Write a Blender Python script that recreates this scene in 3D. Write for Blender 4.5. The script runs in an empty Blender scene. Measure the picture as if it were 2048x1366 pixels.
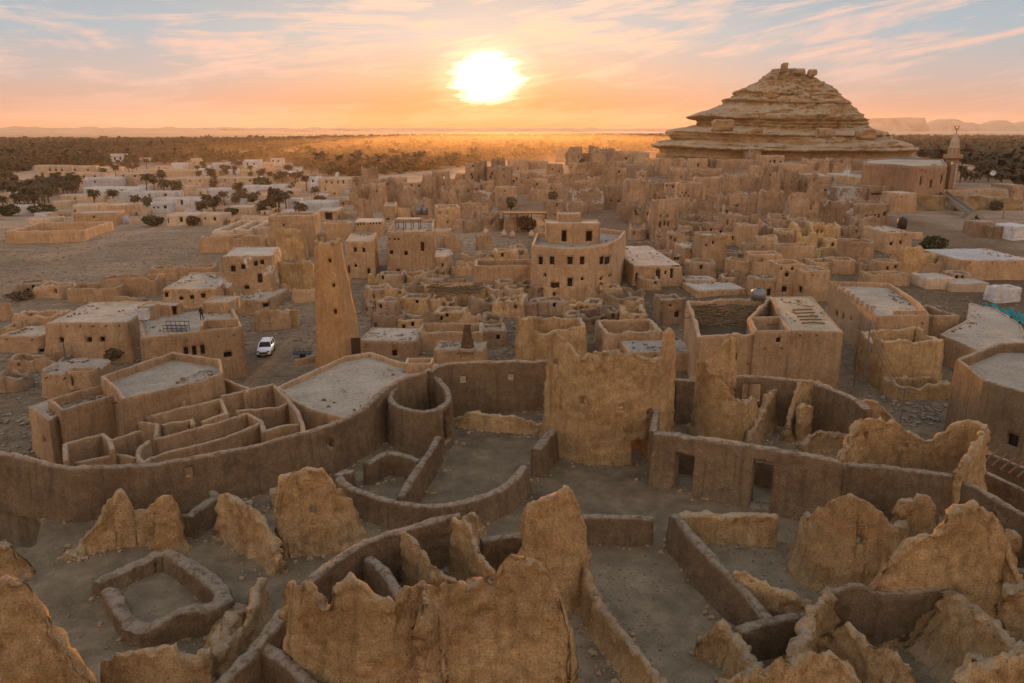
import bpy, bmesh, math, random
import numpy as np
from mathutils import Vector, Matrix
from mathutils.geometry import tessellate_polygon
R = math.radians
sc = bpy.context.scene
COL = sc.collection
# ------------------------------------------------------------------ camera
F = 1600.0                       # focal length in photo pixels (2048 wide)
HOR = 256.0
PITCH = math.atan((683 - HOR) / F)
CP, SP = math.cos(PITCH), math.sin(PITCH)
CZ = 30.0
cam_d = bpy.data.cameras.new('camera'); cam = bpy.data.objects.new('camera', cam_d); COL.objects.link(cam)
cam_d.sensor_width = 36.0; cam_d.lens = 36.0 * F / 2048
cam_d.clip_start = 0.1; cam_d.clip_end = 60000
cam.location = (0, 0, CZ); cam.rotation_euler = (math.pi / 2 - PITCH, 0, 0)
sc.camera = cam

def ray(u, v):
    a = (u - 1024) / F; b = (683 - v) / F
    return np.array([a, CP + b * SP, -SP + b * CP])
def P(u, v, z):                  # where the sight line meets the level z
    d = ray(u, v); t = (z - CZ) / d[2]
    return (d[0] * t, d[1] * t)
def ZT(y, v):                    # height that shows at row v for a point at forward distance y
    k = (683 - v) / F
    return CZ + y * (k * CP - SP) / (CP + k * SP)
def PROJ(x, y, z):
    zr = z - CZ; dep = y * CP - zr * SP
    return 1024 + F * x / dep, 683 - F * (y * SP + zr * CP) / dep, dep
# ------------------------------------------------------------------ noise (numpy)
def _h(ix, iy, iz, s):
    n = (ix * 374761393 + iy * 668265263 + iz * 2147483647 + s * 974634777).astype(np.int64) & 0xffffffff
    n = ((n ^ (n >> 13)) * 1274126177) & 0xffffffff
    n = n ^ (n >> 16)
    n = (n * 2246822519) & 0xffffffff
    return (n ^ (n >> 15)) / 4294967295.0
def vnoise(p, s=0):
    p = np.asarray(p, float); i = np.floor(p).astype(np.int64); f = p - i
    f = f * f * (3 - 2 * f); x, y, z = i[..., 0], i[..., 1], i[..., 2]; r = 0
    for a in (0, 1):
        for b in (0, 1):
            for c in (0, 1):
                w = (f[..., 0] if a else 1 - f[..., 0]) * (f[..., 1] if b else 1 - f[..., 1]) * (f[..., 2] if c else 1 - f[..., 2])
                r = r + w * _h(x + a, y + b, z + c, s)
    return r * 2 - 1
def fbm(p, o=4, s=0, g=0.5):
    p = np.asarray(p, float); r = 0; a = 1; t = 0
    for k in range(o):
        r = r + a * vnoise(p * (2.03 ** k) + k * 17.3, s + k); t += a; a *= g
    return r / t
def n1(x, s=0, o=4, g=0.5):
    x = np.asarray(x, float); return fbm(np.stack([x, x * 0 + 3.7, x * 0 + s * 1.31], -1), o, s, g)
# ------------------------------------------------------------------ terrain
Z0 = 9.5                         # level of the citadel plateau
def W(pts, z): return [P(u, v, z) for u, v in pts]
PLAT = W([(-500, 912), (-30, 905), (60, 918), (130, 938), (290, 930), (430, 908), (600, 868), (735, 815), (815, 758), (870, 738)], 12.5) \
     + W([(1000, 726), (1100, 722), (1330, 726)], 13.4) + W([(1470, 752), (1600, 764), (1700, 792), (1800, 850), (1935, 905)], 12.8) \
     + W([(1960, 985), (2060, 1045), (2400, 1260)], 12.0) + [(45, 5), (45, -60), (-60, -60)]
PLAT = np.array(PLAT)
PIT = np.array(W([(-300, 1110), (60, 1085), (80, 1010), (30, 930), (-300, 930)], Z0))
def sdist(poly, x, y):           # signed distance, negative inside
    x = np.asarray(x, float); y = np.asarray(y, float)
    d = np.full(x.shape, 1e18); inside = np.zeros(x.shape, bool); n = len(poly)
    for i in range(n):
        ax, ay = poly[i]; bx, by = poly[(i + 1) % n]
        ex, ey = bx - ax, by - ay; L = ex * ex + ey * ey + 1e-12
        t = np.clip(((x - ax) * ex + (y - ay) * ey) / L, 0, 1)
        d = np.minimum(d, (x - ax - t * ex) ** 2 + (y - ay - t * ey) ** 2)
        c = (ay > y) != (by > y)
        xi = ax + (y - ay) * ex / (ey if abs(ey) > 1e-12 else 1e-12)
        inside ^= c & (x < xi)
    return np.where(inside, -np.sqrt(d), np.sqrt(d))
def sst(a, b, x):
    t = np.clip((x - a) / (b - a), 0, 1); return t * t * (3 - 2 * t)
HX, HY = 158.0, 500.0            # foot of the rock hill
RT = np.array([P(1470, 352, 9), P(1700, 384, 8), P(1815, 384, 8), P(2012, 386, 8), P(2030, 340, 8), P(1900, 318, 8), P(1500, 316, 9)])
def terrain(x, y):
    x = np.asarray(x, float); y = np.asarray(y, float)
    r = np.sqrt(x * x + y * y)
    nz = fbm(np.stack([x / 14, y / 14, x * 0], -1), 4, 5)
    z = (0.9 * nz * (1 - sst(300, 600, r)) + .3) * sst(30, 90, r) + 1.6 * sst(60, 110, x * .35 + y * .65) * (1 - sst(200, 400, r))
    z = z + 1.2 * fbm(np.stack([x / 60, y / 60, x * 0], -1), 2, 9) * sst(90, 200, r) * (1 - sst(1500, 3000, r))
    dh = np.sqrt(((x - HX) / 1.15) ** 2 + (y - HY) ** 2)
    z = z + 13.5 * np.exp(-(dh / 150) ** 2)
    # mound under the ruined quarter
    dm = np.sqrt(((x - 62) / 70) ** 2 + ((y - 250) / 90) ** 2)
    z = z + 3.0 * np.exp(-dm ** 2)
    d = sdist(RT, x, y); z = np.where(d < 0, np.maximum(z, 8 - 0 * z), z)
    z = np.where((d >= 0) & (d < 1.5), z + (np.maximum(z, 8) - z) * (1 - sst(0, 1.5, d)), z)
    d = sdist(PLAT, x, y)
    k = 1 - sst(0.3, 7, d)
    z = z * (1 - k) + (Z0 + 0.07 * fbm(np.stack([x / 1.6, y / 1.6, x * 0], -1), 3, 2)) * k
    dp = sdist(PIT, x, y); z = z - 5.5 * (1 - sst(-1.2, .4, dp)) * (d < 0)
    return z
_ts = np.geomspace(15, 9000, 2600)
def PT(u, v):
    d = ray(u, v); z = CZ + _ts * d[2]; x = _ts * d[0]; y = _ts * d[1]
    g = terrain(x, y); k = np.argmax(z < g)
    if k == 0: k = len(_ts) - 1
    a = (z[k - 1] - g[k - 1]); b = (g[k] - z[k]); t = _ts[k - 1] + (_ts[k] - _ts[k - 1]) * (a / (a + b + 1e-9) if a + b > 0 else 0)
    return t * d[0], t * d[1], float(CZ + t * d[2])
def TZ(x, y): return float(terrain(np.array([x]), np.array([y]))[0])
# ------------------------------------------------------------------ object plumbing
LABELS = {}
def tag(o, label=None, cat=None, group=None, kind=None):
    if label:
        o['label'] = label
        LABELS.setdefault(label, []).append(group)
    if cat: o['category'] = cat
    if group: o['group'] = group
    if kind: o['kind'] = kind
    return o
def empty(name, loc, label=None, cat=None, group=None, rz=0):
    o = bpy.data.objects.new(name, None); COL.objects.link(o); o.location = loc; o.rotation_euler = (0, 0, rz)
    o.empty_display_size = .3
    return tag(o, label, cat, group)
def mesh_np(name, V, Fq, mat, parent=None, org=None, smooth=True):
    """V (n,3) world coordinates, Fq list of arrays of faces (quads / tris)"""
    V = np.asarray(V, float)
    if parent is not None: o0 = np.array(parent['_org']) if '_org' in parent else np.array(parent.location)
    elif org is not None: o0 = np.array(org)
    else:
        lo, hi = V.min(0), V.max(0); o0 = np.array([(lo[0] + hi[0]) / 2, (lo[1] + hi[1]) / 2, lo[2]])
    V = V - o0
    me = bpy.data.meshes.new(name)
    loops = []; sizes = []
    for A in Fq:
        A = np.asarray(A, np.int64)
        if A.size == 0: continue
        loops.append(A.reshape(-1)); sizes.append(np.full(len(A), A.shape[1]))
    loops = np.concatenate(loops); sizes = np.concatenate(sizes)
    me.vertices.add(len(V)); me.vertices.foreach_set('co', V.astype(np.float32).reshape(-1))
    me.loops.add(len(loops)); me.loops.foreach_set('vertex_index', loops.astype(np.int32))
    st = np.concatenate([[0], np.cumsum(sizes)[:-1]])
    me.polygons.add(len(sizes)); me.polygons.foreach_set('loop_start', st.astype(np.int32))
    me.polygons.foreach_set('use_smooth', np.full(len(sizes), smooth))
    me.update(calc_edges=True); me.validate()
    for m in (mat if isinstance(mat, (list, tuple)) else [mat]): me.materials.append(m)
    ob = bpy.data.objects.new(name, me); COL.objects.link(ob)
    if parent is not None: ob.parent = parent
    else: ob.location = o0
    return ob
class MB:                        # collects boxes, bars, tubes and lathes into one mesh
    def __init__(s): s.V = []; s.Q = []; s.T = []; s.n = 0
    def add(s, V, Q=(), T=()):
        V = np.asarray(V, float); s.V.append(V)
        if len(Q): s.Q.append(np.asarray(Q) + s.n)
        if len(T): s.T.append(np.asarray(T) + s.n)
        s.n += len(V); return s
    def hexa(s, b, t):           # b, t: four bottom and four top corners, counter-clockwise from above
        return s.add(list(b) + list(t), [(3, 2, 1, 0), (4, 5, 6, 7), (0, 1, 5, 4), (1, 2, 6, 5), (2, 3, 7, 6), (3, 0, 4, 7)])
    def box(s, c, size, rz=0, taper=1.0):
        cx, cy, cz = c; a, b, h = size[0] / 2, size[1] / 2, size[2] / 2; co, si = math.cos(rz), math.sin(rz)
        def q(x, y, z): return (cx + x * co - y * si, cy + x * si + y * co, cz + z)
        r = [(-a, -b), (a, -b), (a, b), (-a, b)]
        return s.hexa([q(x, y, -h) for x, y in r], [q(x * taper, y * taper, h) for x, y in r])
    def tube(s, pts, rad, n=6, cap=True):
        pts = [np.array(p, float) for p in pts]
        rad = [rad] * len(pts) if not hasattr(rad, '__len__') else rad
        V = []; up = np.array([0, 0, 1.0])
        for i, p in enumerate(pts):
            t = pts[min(i + 1, len(pts) - 1)] - pts[max(i - 1, 0)]; t = t / (np.linalg.norm(t) + 1e-9)
            a = np.cross(t, up if abs(t[2]) < .9 else np.array([1.0, 0, 0])); a /= np.linalg.norm(a) + 1e-9; b = np.cross(t, a)
            for k in range(n):
                w = 2 * math.pi * k / n; V.append(p + rad[i] * (a * math.cos(w) + b * math.sin(w)))
        Q = [(i * n + k, i * n + (k + 1) % n, (i + 1) * n + (k + 1) % n, (i + 1) * n + k) for i in range(len(pts) - 1) for k in range(n)]
        T = []
        if cap:
            V += [pts[0], pts[-1]]; m = len(V)
            for k in range(n):
                T.append((m - 2, (k + 1) % n, k)); e = (len(pts) - 1) * n; T.append((m - 1, e + k, e + (k + 1) % n))
        return s.add(V, Q, T)
    def lathe(s, c, prof, n=16):  # prof: list of (r, z)
        V = [(c[0] + r * math.cos(2 * math.pi * k / n), c[1] + r * math.sin(2 * math.pi * k / n), c[2] + z) for r, z in prof for k in range(n)]
        Q = [(i * n + k, i * n + (k + 1) % n, (i + 1) * n + (k + 1) % n, (i + 1) * n + k) for i in range(len(prof) - 1) for k in range(n)]
        return s.add(V, Q)
    def grid(s, V, nu, nv):      # V laid out [nu][nv]
        Q = [(i * nv + j, i * nv + j + 1, (i + 1) * nv + j + 1, (i + 1) * nv + j) for i in range(nu - 1) for j in range(nv - 1)]
        return s.add(V, Q)
    def build(s, name, mat, parent=None, smooth=False):
        F_ = ([np.concatenate(s.Q)] if s.Q else []) + ([np.concatenate(s.T)] if s.T else [])
        return mesh_np(name, np.concatenate(s.V), F_, mat, parent, smooth=smooth)
# ------------------------------------------------------------------ materials
def srgb(r, g, b): return tuple(((c / 255) / 12.92 if c <= 10 else (((c / 255) + .055) / 1.055) ** 2.4) for c in (r, g, b)) + (1,)
class NT:
    def __init__(s, name):
        s.m = bpy.data.materials.new(name); s.m.use_nodes = True; s.t = s.m.node_tree; s.n = s.t.nodes; s.l = s.t.links
        s.b = s.n['Principled BSDF']; s.b.inputs['Roughness'].default_value = .95
        s.b.inputs['Specular IOR Level'].default_value = .2
    def new(s, t, **k):
        n = s.n.new(t)
        for a, v in k.items(): setattr(n, a, v)
        return n
    def lk(s, a, b): s.l.new(a, b)
    def pos(s, scale=(1, 1, 1)):
        g = s.new('ShaderNodeNewGeometry'); m = s.new('ShaderNodeMapping'); m.inputs['Scale'].default_value = scale
        s.lk(g.outputs['Position'], m.inputs['Vector']); return m.outputs[0]
    def noise(s, sc_, det=4, rough=.55, vec=None, scale3=(1, 1, 1)):
        n = s.new('ShaderNodeTexNoise'); n.inputs['Scale'].default_value = sc_; n.inputs['Detail'].default_value = det
        n.inputs['Roughness'].default_value = rough; s.lk(vec or s.pos(scale3), n.inputs['Vector']); return n.outputs['Fac']
    def ramp(s, fac, stops, interp='LINEAR'):
        r = s.new('ShaderNodeValToRGB'); e = r.color_ramp.elements; r.color_ramp.interpolation = interp
        while len(e) < len(stops): e.new(.5)
        for i, (p, c) in enumerate(stops):
            e[i].position = p; e[i].color = c if len(c) == 4 else tuple(c) + (1,)
        s.lk(fac, r.inputs['Fac']); return r.outputs['Color']
    def mix(s, f, a, b, mode='MIX'):
        m = s.new('ShaderNodeMix', data_type='RGBA', blend_type=mode)
        for i, x in ((0, f), (6, a), (7, b)):
            if hasattr(x, 'is_linked') or isinstance(x, bpy.types.NodeSocket): s.lk(x, m.inputs[i])
            else: m.inputs[i].default_value = x
        return m.outputs[2]
    def math(s, op, a, b=0.0, c=None):
        m = s.new('ShaderNodeMath', operation=op)
        for i, x in enumerate((a, b) if c is None else (a, b, c)):
            if isinstance(x, bpy.types.NodeSocket): s.lk(x, m.inputs[i])
            else: m.inputs[i].default_value = x
        return m.outputs[0]
    def bump(s, h, strength=.5, dist=.1, normal=None):
        b = s.new('ShaderNodeBump'); b.inputs['Strength'].default_value = strength; b.inputs['Distance'].default_value = dist
        s.lk(h, b.inputs['Height'])
        if normal is not None: s.lk(normal, b.inputs['Normal'])
        return b.outputs['Normal']
def mud(name, c1, c2, c3=None, fine=1.0, bump=.6, spots=.0, pits=.5, layers=.3, tint=.10, far=False, crack=0, top=.55, scrap=0):
    """sun dried mud: two tones, streaks, optional pale salt spots, pits"""
    N = NT(name)
    big = N.noise(.35 * fine, 3); mid = N.noise(2.2 * fine, 6, .65)
    f = N.math('ADD', N.math('MULTIPLY', big, .55), N.math('MULTIPLY', mid, .45))
    col = N.ramp(f, [(.36, c1), (.64, c2)])
    if c3 is not None:
        lay = N.noise(1.0 * fine, 5, .6, scale3=(.35, .35, 2.6))
        col = N.mix(N.ramp(lay, [(.52, (0, 0, 0)), (.72, (layers,) * 3)]), col, c3)
    # vertical run-off streaks
    st = N.noise(1.6 * fine, 3, .6, scale3=(1.6, 1.6, .16))
    col = N.mix(N.ramp(st, [(.5, (0, 0, 0)), (.74, (.6, .6, .6))]), col, tuple(.62 * x for x in c1[:3]) + (1,))
    if not far:
        gr = N.noise(13 * fine, 6, .8)
        col = N.mix(.68, col, N.ramp(gr, [(.32, (.3, .28, .26)), (.5, (1, 1, 1)), (.68, (1.65, 1.62, 1.55))]), 'MULTIPLY')
        lp = N.new('ShaderNodeTexVoronoi'); lp.inputs['Scale'].default_value = 7.0 * fine; N.lk(N.pos(), lp.inputs['Vector'])
        lm = N.math('MULTIPLY', N.ramp(lp.outputs['Distance'], [(.13, (1, 1, 1)), (.2, (0, 0, 0))]), N.ramp(N.noise(1.1 * fine, 3), [(.5, (0, 0, 0)), (.6, (1, 1, 1))]))
        col = N.mix(N.math('MULTIPLY', lm, .25 + spots * .6), col, srgb(206, 184, 156))
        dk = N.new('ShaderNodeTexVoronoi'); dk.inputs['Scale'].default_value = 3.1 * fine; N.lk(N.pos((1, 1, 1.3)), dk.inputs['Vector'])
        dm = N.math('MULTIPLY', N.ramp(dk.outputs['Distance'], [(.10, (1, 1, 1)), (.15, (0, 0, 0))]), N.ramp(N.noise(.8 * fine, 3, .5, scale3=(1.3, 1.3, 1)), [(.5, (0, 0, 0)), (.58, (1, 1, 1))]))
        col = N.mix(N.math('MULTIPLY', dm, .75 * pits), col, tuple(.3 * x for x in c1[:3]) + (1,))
    if crack > 0:
        cv = N.new('ShaderNodeTexVoronoi', feature='DISTANCE_TO_EDGE'); cv.inputs['Scale'].default_value = crack
        wn = N.new('ShaderNodeTexNoise'); wn.inputs['Scale'].default_value = 2.5; wn.inputs['Detail'].default_value = 5; g0 = N.pos((1, 1, .55)); N.lk(g0, wn.inputs['Vector'])
        va = N.new('ShaderNodeVectorMath', operation='MULTIPLY_ADD'); va.inputs[1].default_value = (.7, .7, .7); N.lk(wn.outputs['Color'], va.inputs[0]); N.lk(g0, va.inputs[2]); N.lk(va.outputs[0], cv.inputs['Vector'])
        ck = N.math('MULTIPLY', N.ramp(cv.outputs['Distance'], [(.002, (1, 1, 1)), (.009, (0, 0, 0))]), N.ramp(N.noise(.5, 2), [(.48, (0, 0, 0)), (.56, (1, 1, 1))]))
        col = N.mix(N.math('MULTIPLY', ck, .4), col, tuple(.25 * x for x in c1[:3]) + (1,))
    if spots > 0:
        v = N.noise(7 * fine, 4, .7)
        col = N.mix(N.ramp(v, [(.62, (0, 0, 0)), (.70, (spots,) * 3)]), col, srgb(205, 188, 165))
    if scrap > 0:
        sn = N.noise(scrap, 7, .72)
        col = N.mix(N.ramp(sn, [(.54, (0, 0, 0)), (.565, (1, 1, 1))]), col, N.ramp(N.noise(2, 4), [(.3, srgb(184, 176, 164)), (.7, srgb(222, 216, 206))]))
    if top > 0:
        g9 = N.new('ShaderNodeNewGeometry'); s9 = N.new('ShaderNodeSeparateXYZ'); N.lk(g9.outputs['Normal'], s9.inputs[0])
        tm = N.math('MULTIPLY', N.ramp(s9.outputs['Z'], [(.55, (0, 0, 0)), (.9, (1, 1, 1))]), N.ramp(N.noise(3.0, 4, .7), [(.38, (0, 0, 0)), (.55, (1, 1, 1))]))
        col = N.mix(N.math('MULTIPLY', tm, top), col, srgb(190, 176, 156))  # upward faces paler: sky light painted into wall tops, plus salt weathering
    oi = N.new('ShaderNodeObjectInfo'); k = N.math('MULTIPLY_ADD', oi.outputs['Random'], tint * 2, 1 - tint)
    cr = N.new('ShaderNodeCombineColor'); [N.lk(k, cr.inputs[i]) for i in range(3)]
    col = N.mix(1.0, col, cr.outputs[0], 'MULTIPLY')
    N.lk(col, N.b.inputs['Base Color'])
    h = N.math('ADD', N.math('MULTIPLY', N.noise(2.2 * fine, 7, .76), 1.0), N.math('MULTIPLY', N.noise(9 * fine, 6, .8), .75))
    if not far: h = N.math('ADD', h, N.math('MULTIPLY', lm, .35))
    if pits > 0:
        vo = N.new('ShaderNodeTexVoronoi'); vo.inputs['Scale'].default_value = 4.5 * fine; vo.inputs['Randomness'].default_value = 1
        N.lk(N.pos(), vo.inputs['Vector'])
        d = N.math('MULTIPLY', N.math('SUBTRACT', .17, vo.outputs['Distance']), 4.0)
        d = N.math('MAXIMUM', d, 0.0); h = N.math('SUBTRACT', h, N.math('MULTIPLY', d, pits))
    N.lk(N.bump(h, min(1, bump * 1.3), .22 / fine if not far else .8), N.b.inputs['Normal'])
    return N.m
def plain(name, col, rough=.8, bump=.15, scale=6, var=.25, metal=0):
    N = NT(name); n = N.noise(scale, 5, .6)
    c = N.mix(1.0, tuple(col), N.ramp(n, [(.3, (1 - var,) * 3), (.7, (1 + var,) * 3)]), 'MULTIPLY')
    N.lk(c, N.b.inputs['Base Color']); N.b.inputs['Roughness'].default_value = rough; N.b.inputs['Metallic'].default_value = metal
    N.lk(N.bump(N.noise(scale * 3, 4), bump, .05), N.b.inputs['Normal']); return N.m
M = {}
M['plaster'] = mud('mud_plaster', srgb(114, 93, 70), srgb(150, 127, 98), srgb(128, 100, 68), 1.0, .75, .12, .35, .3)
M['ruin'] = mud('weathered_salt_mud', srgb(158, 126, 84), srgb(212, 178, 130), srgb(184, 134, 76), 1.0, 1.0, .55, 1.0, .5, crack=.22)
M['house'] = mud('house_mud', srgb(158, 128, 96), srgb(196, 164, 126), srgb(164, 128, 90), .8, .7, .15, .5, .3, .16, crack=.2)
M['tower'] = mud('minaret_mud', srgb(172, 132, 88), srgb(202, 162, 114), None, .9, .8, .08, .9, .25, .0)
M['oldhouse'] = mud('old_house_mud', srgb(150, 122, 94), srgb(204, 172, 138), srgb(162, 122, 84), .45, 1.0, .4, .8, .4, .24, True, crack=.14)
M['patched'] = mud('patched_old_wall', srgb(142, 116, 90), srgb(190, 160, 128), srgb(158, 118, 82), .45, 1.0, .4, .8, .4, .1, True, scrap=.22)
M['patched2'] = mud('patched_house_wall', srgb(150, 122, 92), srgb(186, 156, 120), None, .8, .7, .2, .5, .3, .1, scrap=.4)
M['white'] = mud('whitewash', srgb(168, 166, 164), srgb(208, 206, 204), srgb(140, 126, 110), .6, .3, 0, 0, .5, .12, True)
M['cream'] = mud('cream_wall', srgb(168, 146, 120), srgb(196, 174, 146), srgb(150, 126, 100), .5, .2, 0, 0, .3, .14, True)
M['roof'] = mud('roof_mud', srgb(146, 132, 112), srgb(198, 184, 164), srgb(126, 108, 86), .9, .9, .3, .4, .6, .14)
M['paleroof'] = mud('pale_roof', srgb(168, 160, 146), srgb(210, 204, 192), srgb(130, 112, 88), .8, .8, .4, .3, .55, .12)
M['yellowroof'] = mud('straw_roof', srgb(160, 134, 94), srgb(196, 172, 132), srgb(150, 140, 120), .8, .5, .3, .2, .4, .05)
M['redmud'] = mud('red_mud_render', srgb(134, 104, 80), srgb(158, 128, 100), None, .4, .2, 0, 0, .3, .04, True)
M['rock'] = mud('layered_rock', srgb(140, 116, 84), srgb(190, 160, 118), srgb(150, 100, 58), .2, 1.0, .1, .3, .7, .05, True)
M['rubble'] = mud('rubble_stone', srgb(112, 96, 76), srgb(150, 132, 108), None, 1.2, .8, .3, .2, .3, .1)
M['wood'] = plain('palm_wood', srgb(104, 78, 54), .9, .4, 9, .35)
M['darkwood'] = plain('dark_wood', srgb(62, 46, 34), .85, .3, 8, .3)
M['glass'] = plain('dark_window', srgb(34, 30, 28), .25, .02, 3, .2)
M['metal'] = plain('grey_metal', srgb(120, 122, 124), .5, .1, 5, .15, .6)
M['blackmetal'] = plain('black_metal', srgb(42, 42, 44), .55, .1, 5, .2)
M['paint_white'] = plain('white_car_paint', srgb(226, 228, 230), .25, .0, 2, .04)
M['tyre'] = plain('rubber', srgb(28, 28, 28), .9, .1, 9, .2)
M['blue'] = plain('blue_paint', srgb(60, 120, 150), .6, .1, 4, .1)
M['teal'] = plain('teal_net', srgb(50, 122, 120), .8, .3, 7, .2)
M['concrete'] = plain('grey_concrete', srgb(136, 128, 114), .9, .2, 3, .2)
M['palmfrond'] = plain('palm_frond', (.058, .044, .018, 1), .8, .1, .6, .5)
M['frond2'] = plain('rusty_frond', (.10, .055, .022, 1), .8, .1, .6, .5)
M['leaf'] = plain('shrub_leaf', (.055, .06, .024, 1), .8, .1, .8, .5)
M['drybrush'] = plain('dry_brush', srgb(96, 84, 64), .9, .2, 3, .4)
M['trunk'] = plain('palm_trunk', srgb(92, 70, 50), .95, .5, 5, .35)
M['cloth'] = plain('dark_cloth', srgb(44, 42, 44), .9, .2, 6, .2)
M['skin'] = plain('skin', srgb(140, 98, 72), .6, .02, 6, .05)
# ------------------------------------------------------------------ the mud wall builder
SEED = [1]; FEET = []
def chaikin(A, it, closed):
    for _ in range(it):
        B = []
        n = len(A); rng = range(n if closed else n - 1)
        if not closed: B.append(A[0])
        for i in rng:
            a, b = A[i], A[(i + 1) % n]
            B.append(.75 * a + .25 * b); B.append(.25 * a + .75 * b)
        if not closed: B.append(A[-1])
        A = np.array(B)
    return A
def wall_geo(path, thick=.45, closed=False, res=.3, rag=.0, batter=.0, smooth=1, ops=(), amp=.04, endrag=0.0,
             topw=1.0, lean=0, seed=None, jag=.35, crumb=.25, flare=0):
    """path: rows x, y, ztop, zbase (a centre line).  ops: (u, v, w, h) openings in photo pixels.
    returns V, Q, info about openings"""
    if seed is None: SEED[0] += 1; seed = SEED[0]
    A = np.array(path, float)
    if smooth: A = chaikin(A, smooth, closed)
    if closed: A = np.vstack([A, A[:1]])
    seg = np.hypot(*(A[1:, :2] - A[:-1, :2]).T); S = np.concatenate([[0], np.cumsum(seg)]); L = S[-1]
    keep = seg > 1e-6
    fine = np.linspace(0, L, max(60, int(L / .05)))
    fx = np.interp(fine, S, A[:, 0]); fy = np.interp(fine, S, A[:, 1])
    cuts = []
    for (u, v, w, h) in ops:
        k = (683 - v) / F; z = CZ + fy * (k * CP - SP) / (CP + k * SP)
        dep = fy * CP - (z - CZ) * SP; uu = 1024 + F * fx / dep
        ok = np.abs(uu - u) < max(4, w)
        if not ok.any(): continue
        cand = np.where(ok, dep + np.abs(uu - u) * .25, 1e9)
        i = int(np.argmin(cand)); best = i
        s = fine[best]; j = min(best + 1, len(fine) - 1); j0 = max(j - 2, 0)
        du = abs(uu[j] - uu[j0]) / max(fine[j] - fine[j0], 1e-6)   # pixels per metre along the wall
        du = max(du, .25 * F / dep[best])
        hw = w / du / 2; z0 = ZT(fy[best], v + h / 2); z1 = ZT(fy[best], v - h / 2)
        cuts.append([max(s - hw, .05), min(s + hw, L - .05), z0, z1])
    # stations
    st = set(np.round(np.arange(0, L, res), 4)) | set(np.round(S, 4))
    for c in cuts: st |= {round(c[0], 4), round(c[1], 4), round((c[0] + c[1]) / 2, 4)}
    st = np.array(sorted(st)); S = np.round(S, 4)
    special = np.array(sorted(set(S) | {round(c[0], 4) for c in cuts} | {round(c[1], 4) for c in cuts}))
    ok = []
    for x in st:
        dd = np.min(np.abs(special - x))
        ok.append(dd < 1e-6 or dd > res * .4)
    st = st[np.array(ok)]
    keepm = np.concatenate([[True], np.diff(st) > 1e-5]); st = st[keepm]
    if closed: st = st[:-1] if abs(st[-1] - L) < 1e-3 else st
    m = len(st)
    x = np.interp(st, S, A[:, 0]); y = np.interp(st, S, A[:, 1]); zt = np.interp(st, S, A[:, 2]); zb = np.interp(st, S, A[:, 3])
    if rag > 0:
        prof = n1(st / 1.6, seed, 2) * .55 + n1(st / .45, seed + 7, 2) * jag
        notch = np.maximum(0, n1(st / 2.7, seed + 3, 2) - .12) * 2.0
        if closed:
            wgt = np.minimum(1, np.minimum(st, L - st) / .8)
        else: wgt = 1.0
        zt = zt + rag * (prof - notch * .9) * wgt
    H = zt - zb
    P2 = np.stack([x, y], -1)
    if closed: nx, pv = np.roll(P2, -1, 0), np.roll(P2, 1, 0)
    else: nx = np.vstack([P2[1:], P2[-1:]]); pv = np.vstack([P2[:1], P2[:-1]])
    t1 = nx - P2; t0 = P2 - pv
    l1 = np.linalg.norm(t1, axis=1); l0 = np.linalg.norm(t0, axis=1)
    t1 = np.where(l1[:, None] > 1e-6, t1 / np.maximum(l1, 1e-6)[:, None], 0); t0 = np.where(l0[:, None] > 1e-6, t0 / np.maximum(l0, 1e-6)[:, None], 0)
    t1 = np.where((l1 < 1e-6)[:, None], t0, t1); t0 = np.where((l0 < 1e-6)[:, None], t1, t0)
    t = t0 + t1; ln = np.linalg.norm(t, axis=1); t = t / np.maximum(ln, .3)[:, None]
    nr = np.stack([t[:, 1], -t[:, 0]], -1)
    cs = np.clip(ln / 2, .45, 1); nr = nr / np.maximum(np.linalg.norm(nr, axis=1), 1e-6)[:, None] / cs[:, None]
    # opening columns snap
    N = max(2, int(round(float(np.mean(H)) / res)))
    N = min(N, 44)
    base = np.linspace(0, 1, N + 1)
    Zl = zb[:, None] + base[None, :] * H[:, None]
    Hm = float(np.median(H)); zbm = float(np.median(zb))
    holes = []
    cons = [[] for _ in range(m)]
    for c in cuts:
        a = (c[2] - zbm) / Hm; b = (c[3] - zbm) / Hm
        i0 = int(np.argmin(np.abs(st - c[0]))); i1 = int(np.argmin(np.abs(st - c[1])))
        if i1 <= i0: i1 = i0 + 1
        if i1 >= m: continue
        zmin = zt[i0:i1 + 1].min()
        c[3] = min(c[3], zmin - .12); c[2] = max(c[2], zb[i0:i1 + 1].max() + 0.0)
        if c[3] - c[2] < .1: continue
        j0 = int(round((c[2] - zbm) / Hm * N)); j1 = int(round((c[3] - zbm) / Hm * N))
        j0 = max(0, min(j0, N - 2)); j1 = max(j0 + 1, min(j1, N - 1))
        clash = any(not (i1 < h[0] or i0 > h[1] or j1 <= h[2] or j0 >= h[3]) for h in holes)
        if clash: continue
        holes.append((i0, i1, j0, j1, c[2], c[3]))
        for i in range(i0, i1 + 1): cons[i] += [(j0, c[2]), (j1, c[3])]
    for i in range(m):
        if cons[i]:
            cc = sorted(dict([(0, zb[i]), (N, zt[i])] + cons[i]).items())
            Zl[i] = np.interp(np.arange(N + 1), [a for a, _ in cc], [b for _, b in cc])
    fr = (Zl - zb[:, None]) / np.maximum(H, .05)[:, None]
    hw = (thick / 2) * (topw + (1 - topw) * (1 - fr)) + batter * (1 - fr) * (1.0)
    hwi = (thick / 2) * (topw + (1 - topw) * (1 - fr))
    if flare > 0:
        dz_ = Zl - np.maximum(zb[:, None], zb[:, None] + .35)
        fl = flare * np.exp(-np.maximum(dz_, 0) / .38) * (.6 + .9 * np.abs(n1(st / .9, seed + 21, 3)))[:, None]
        hw = hw + fl; hwi = hwi + fl * .7
    ntop = 3
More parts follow.
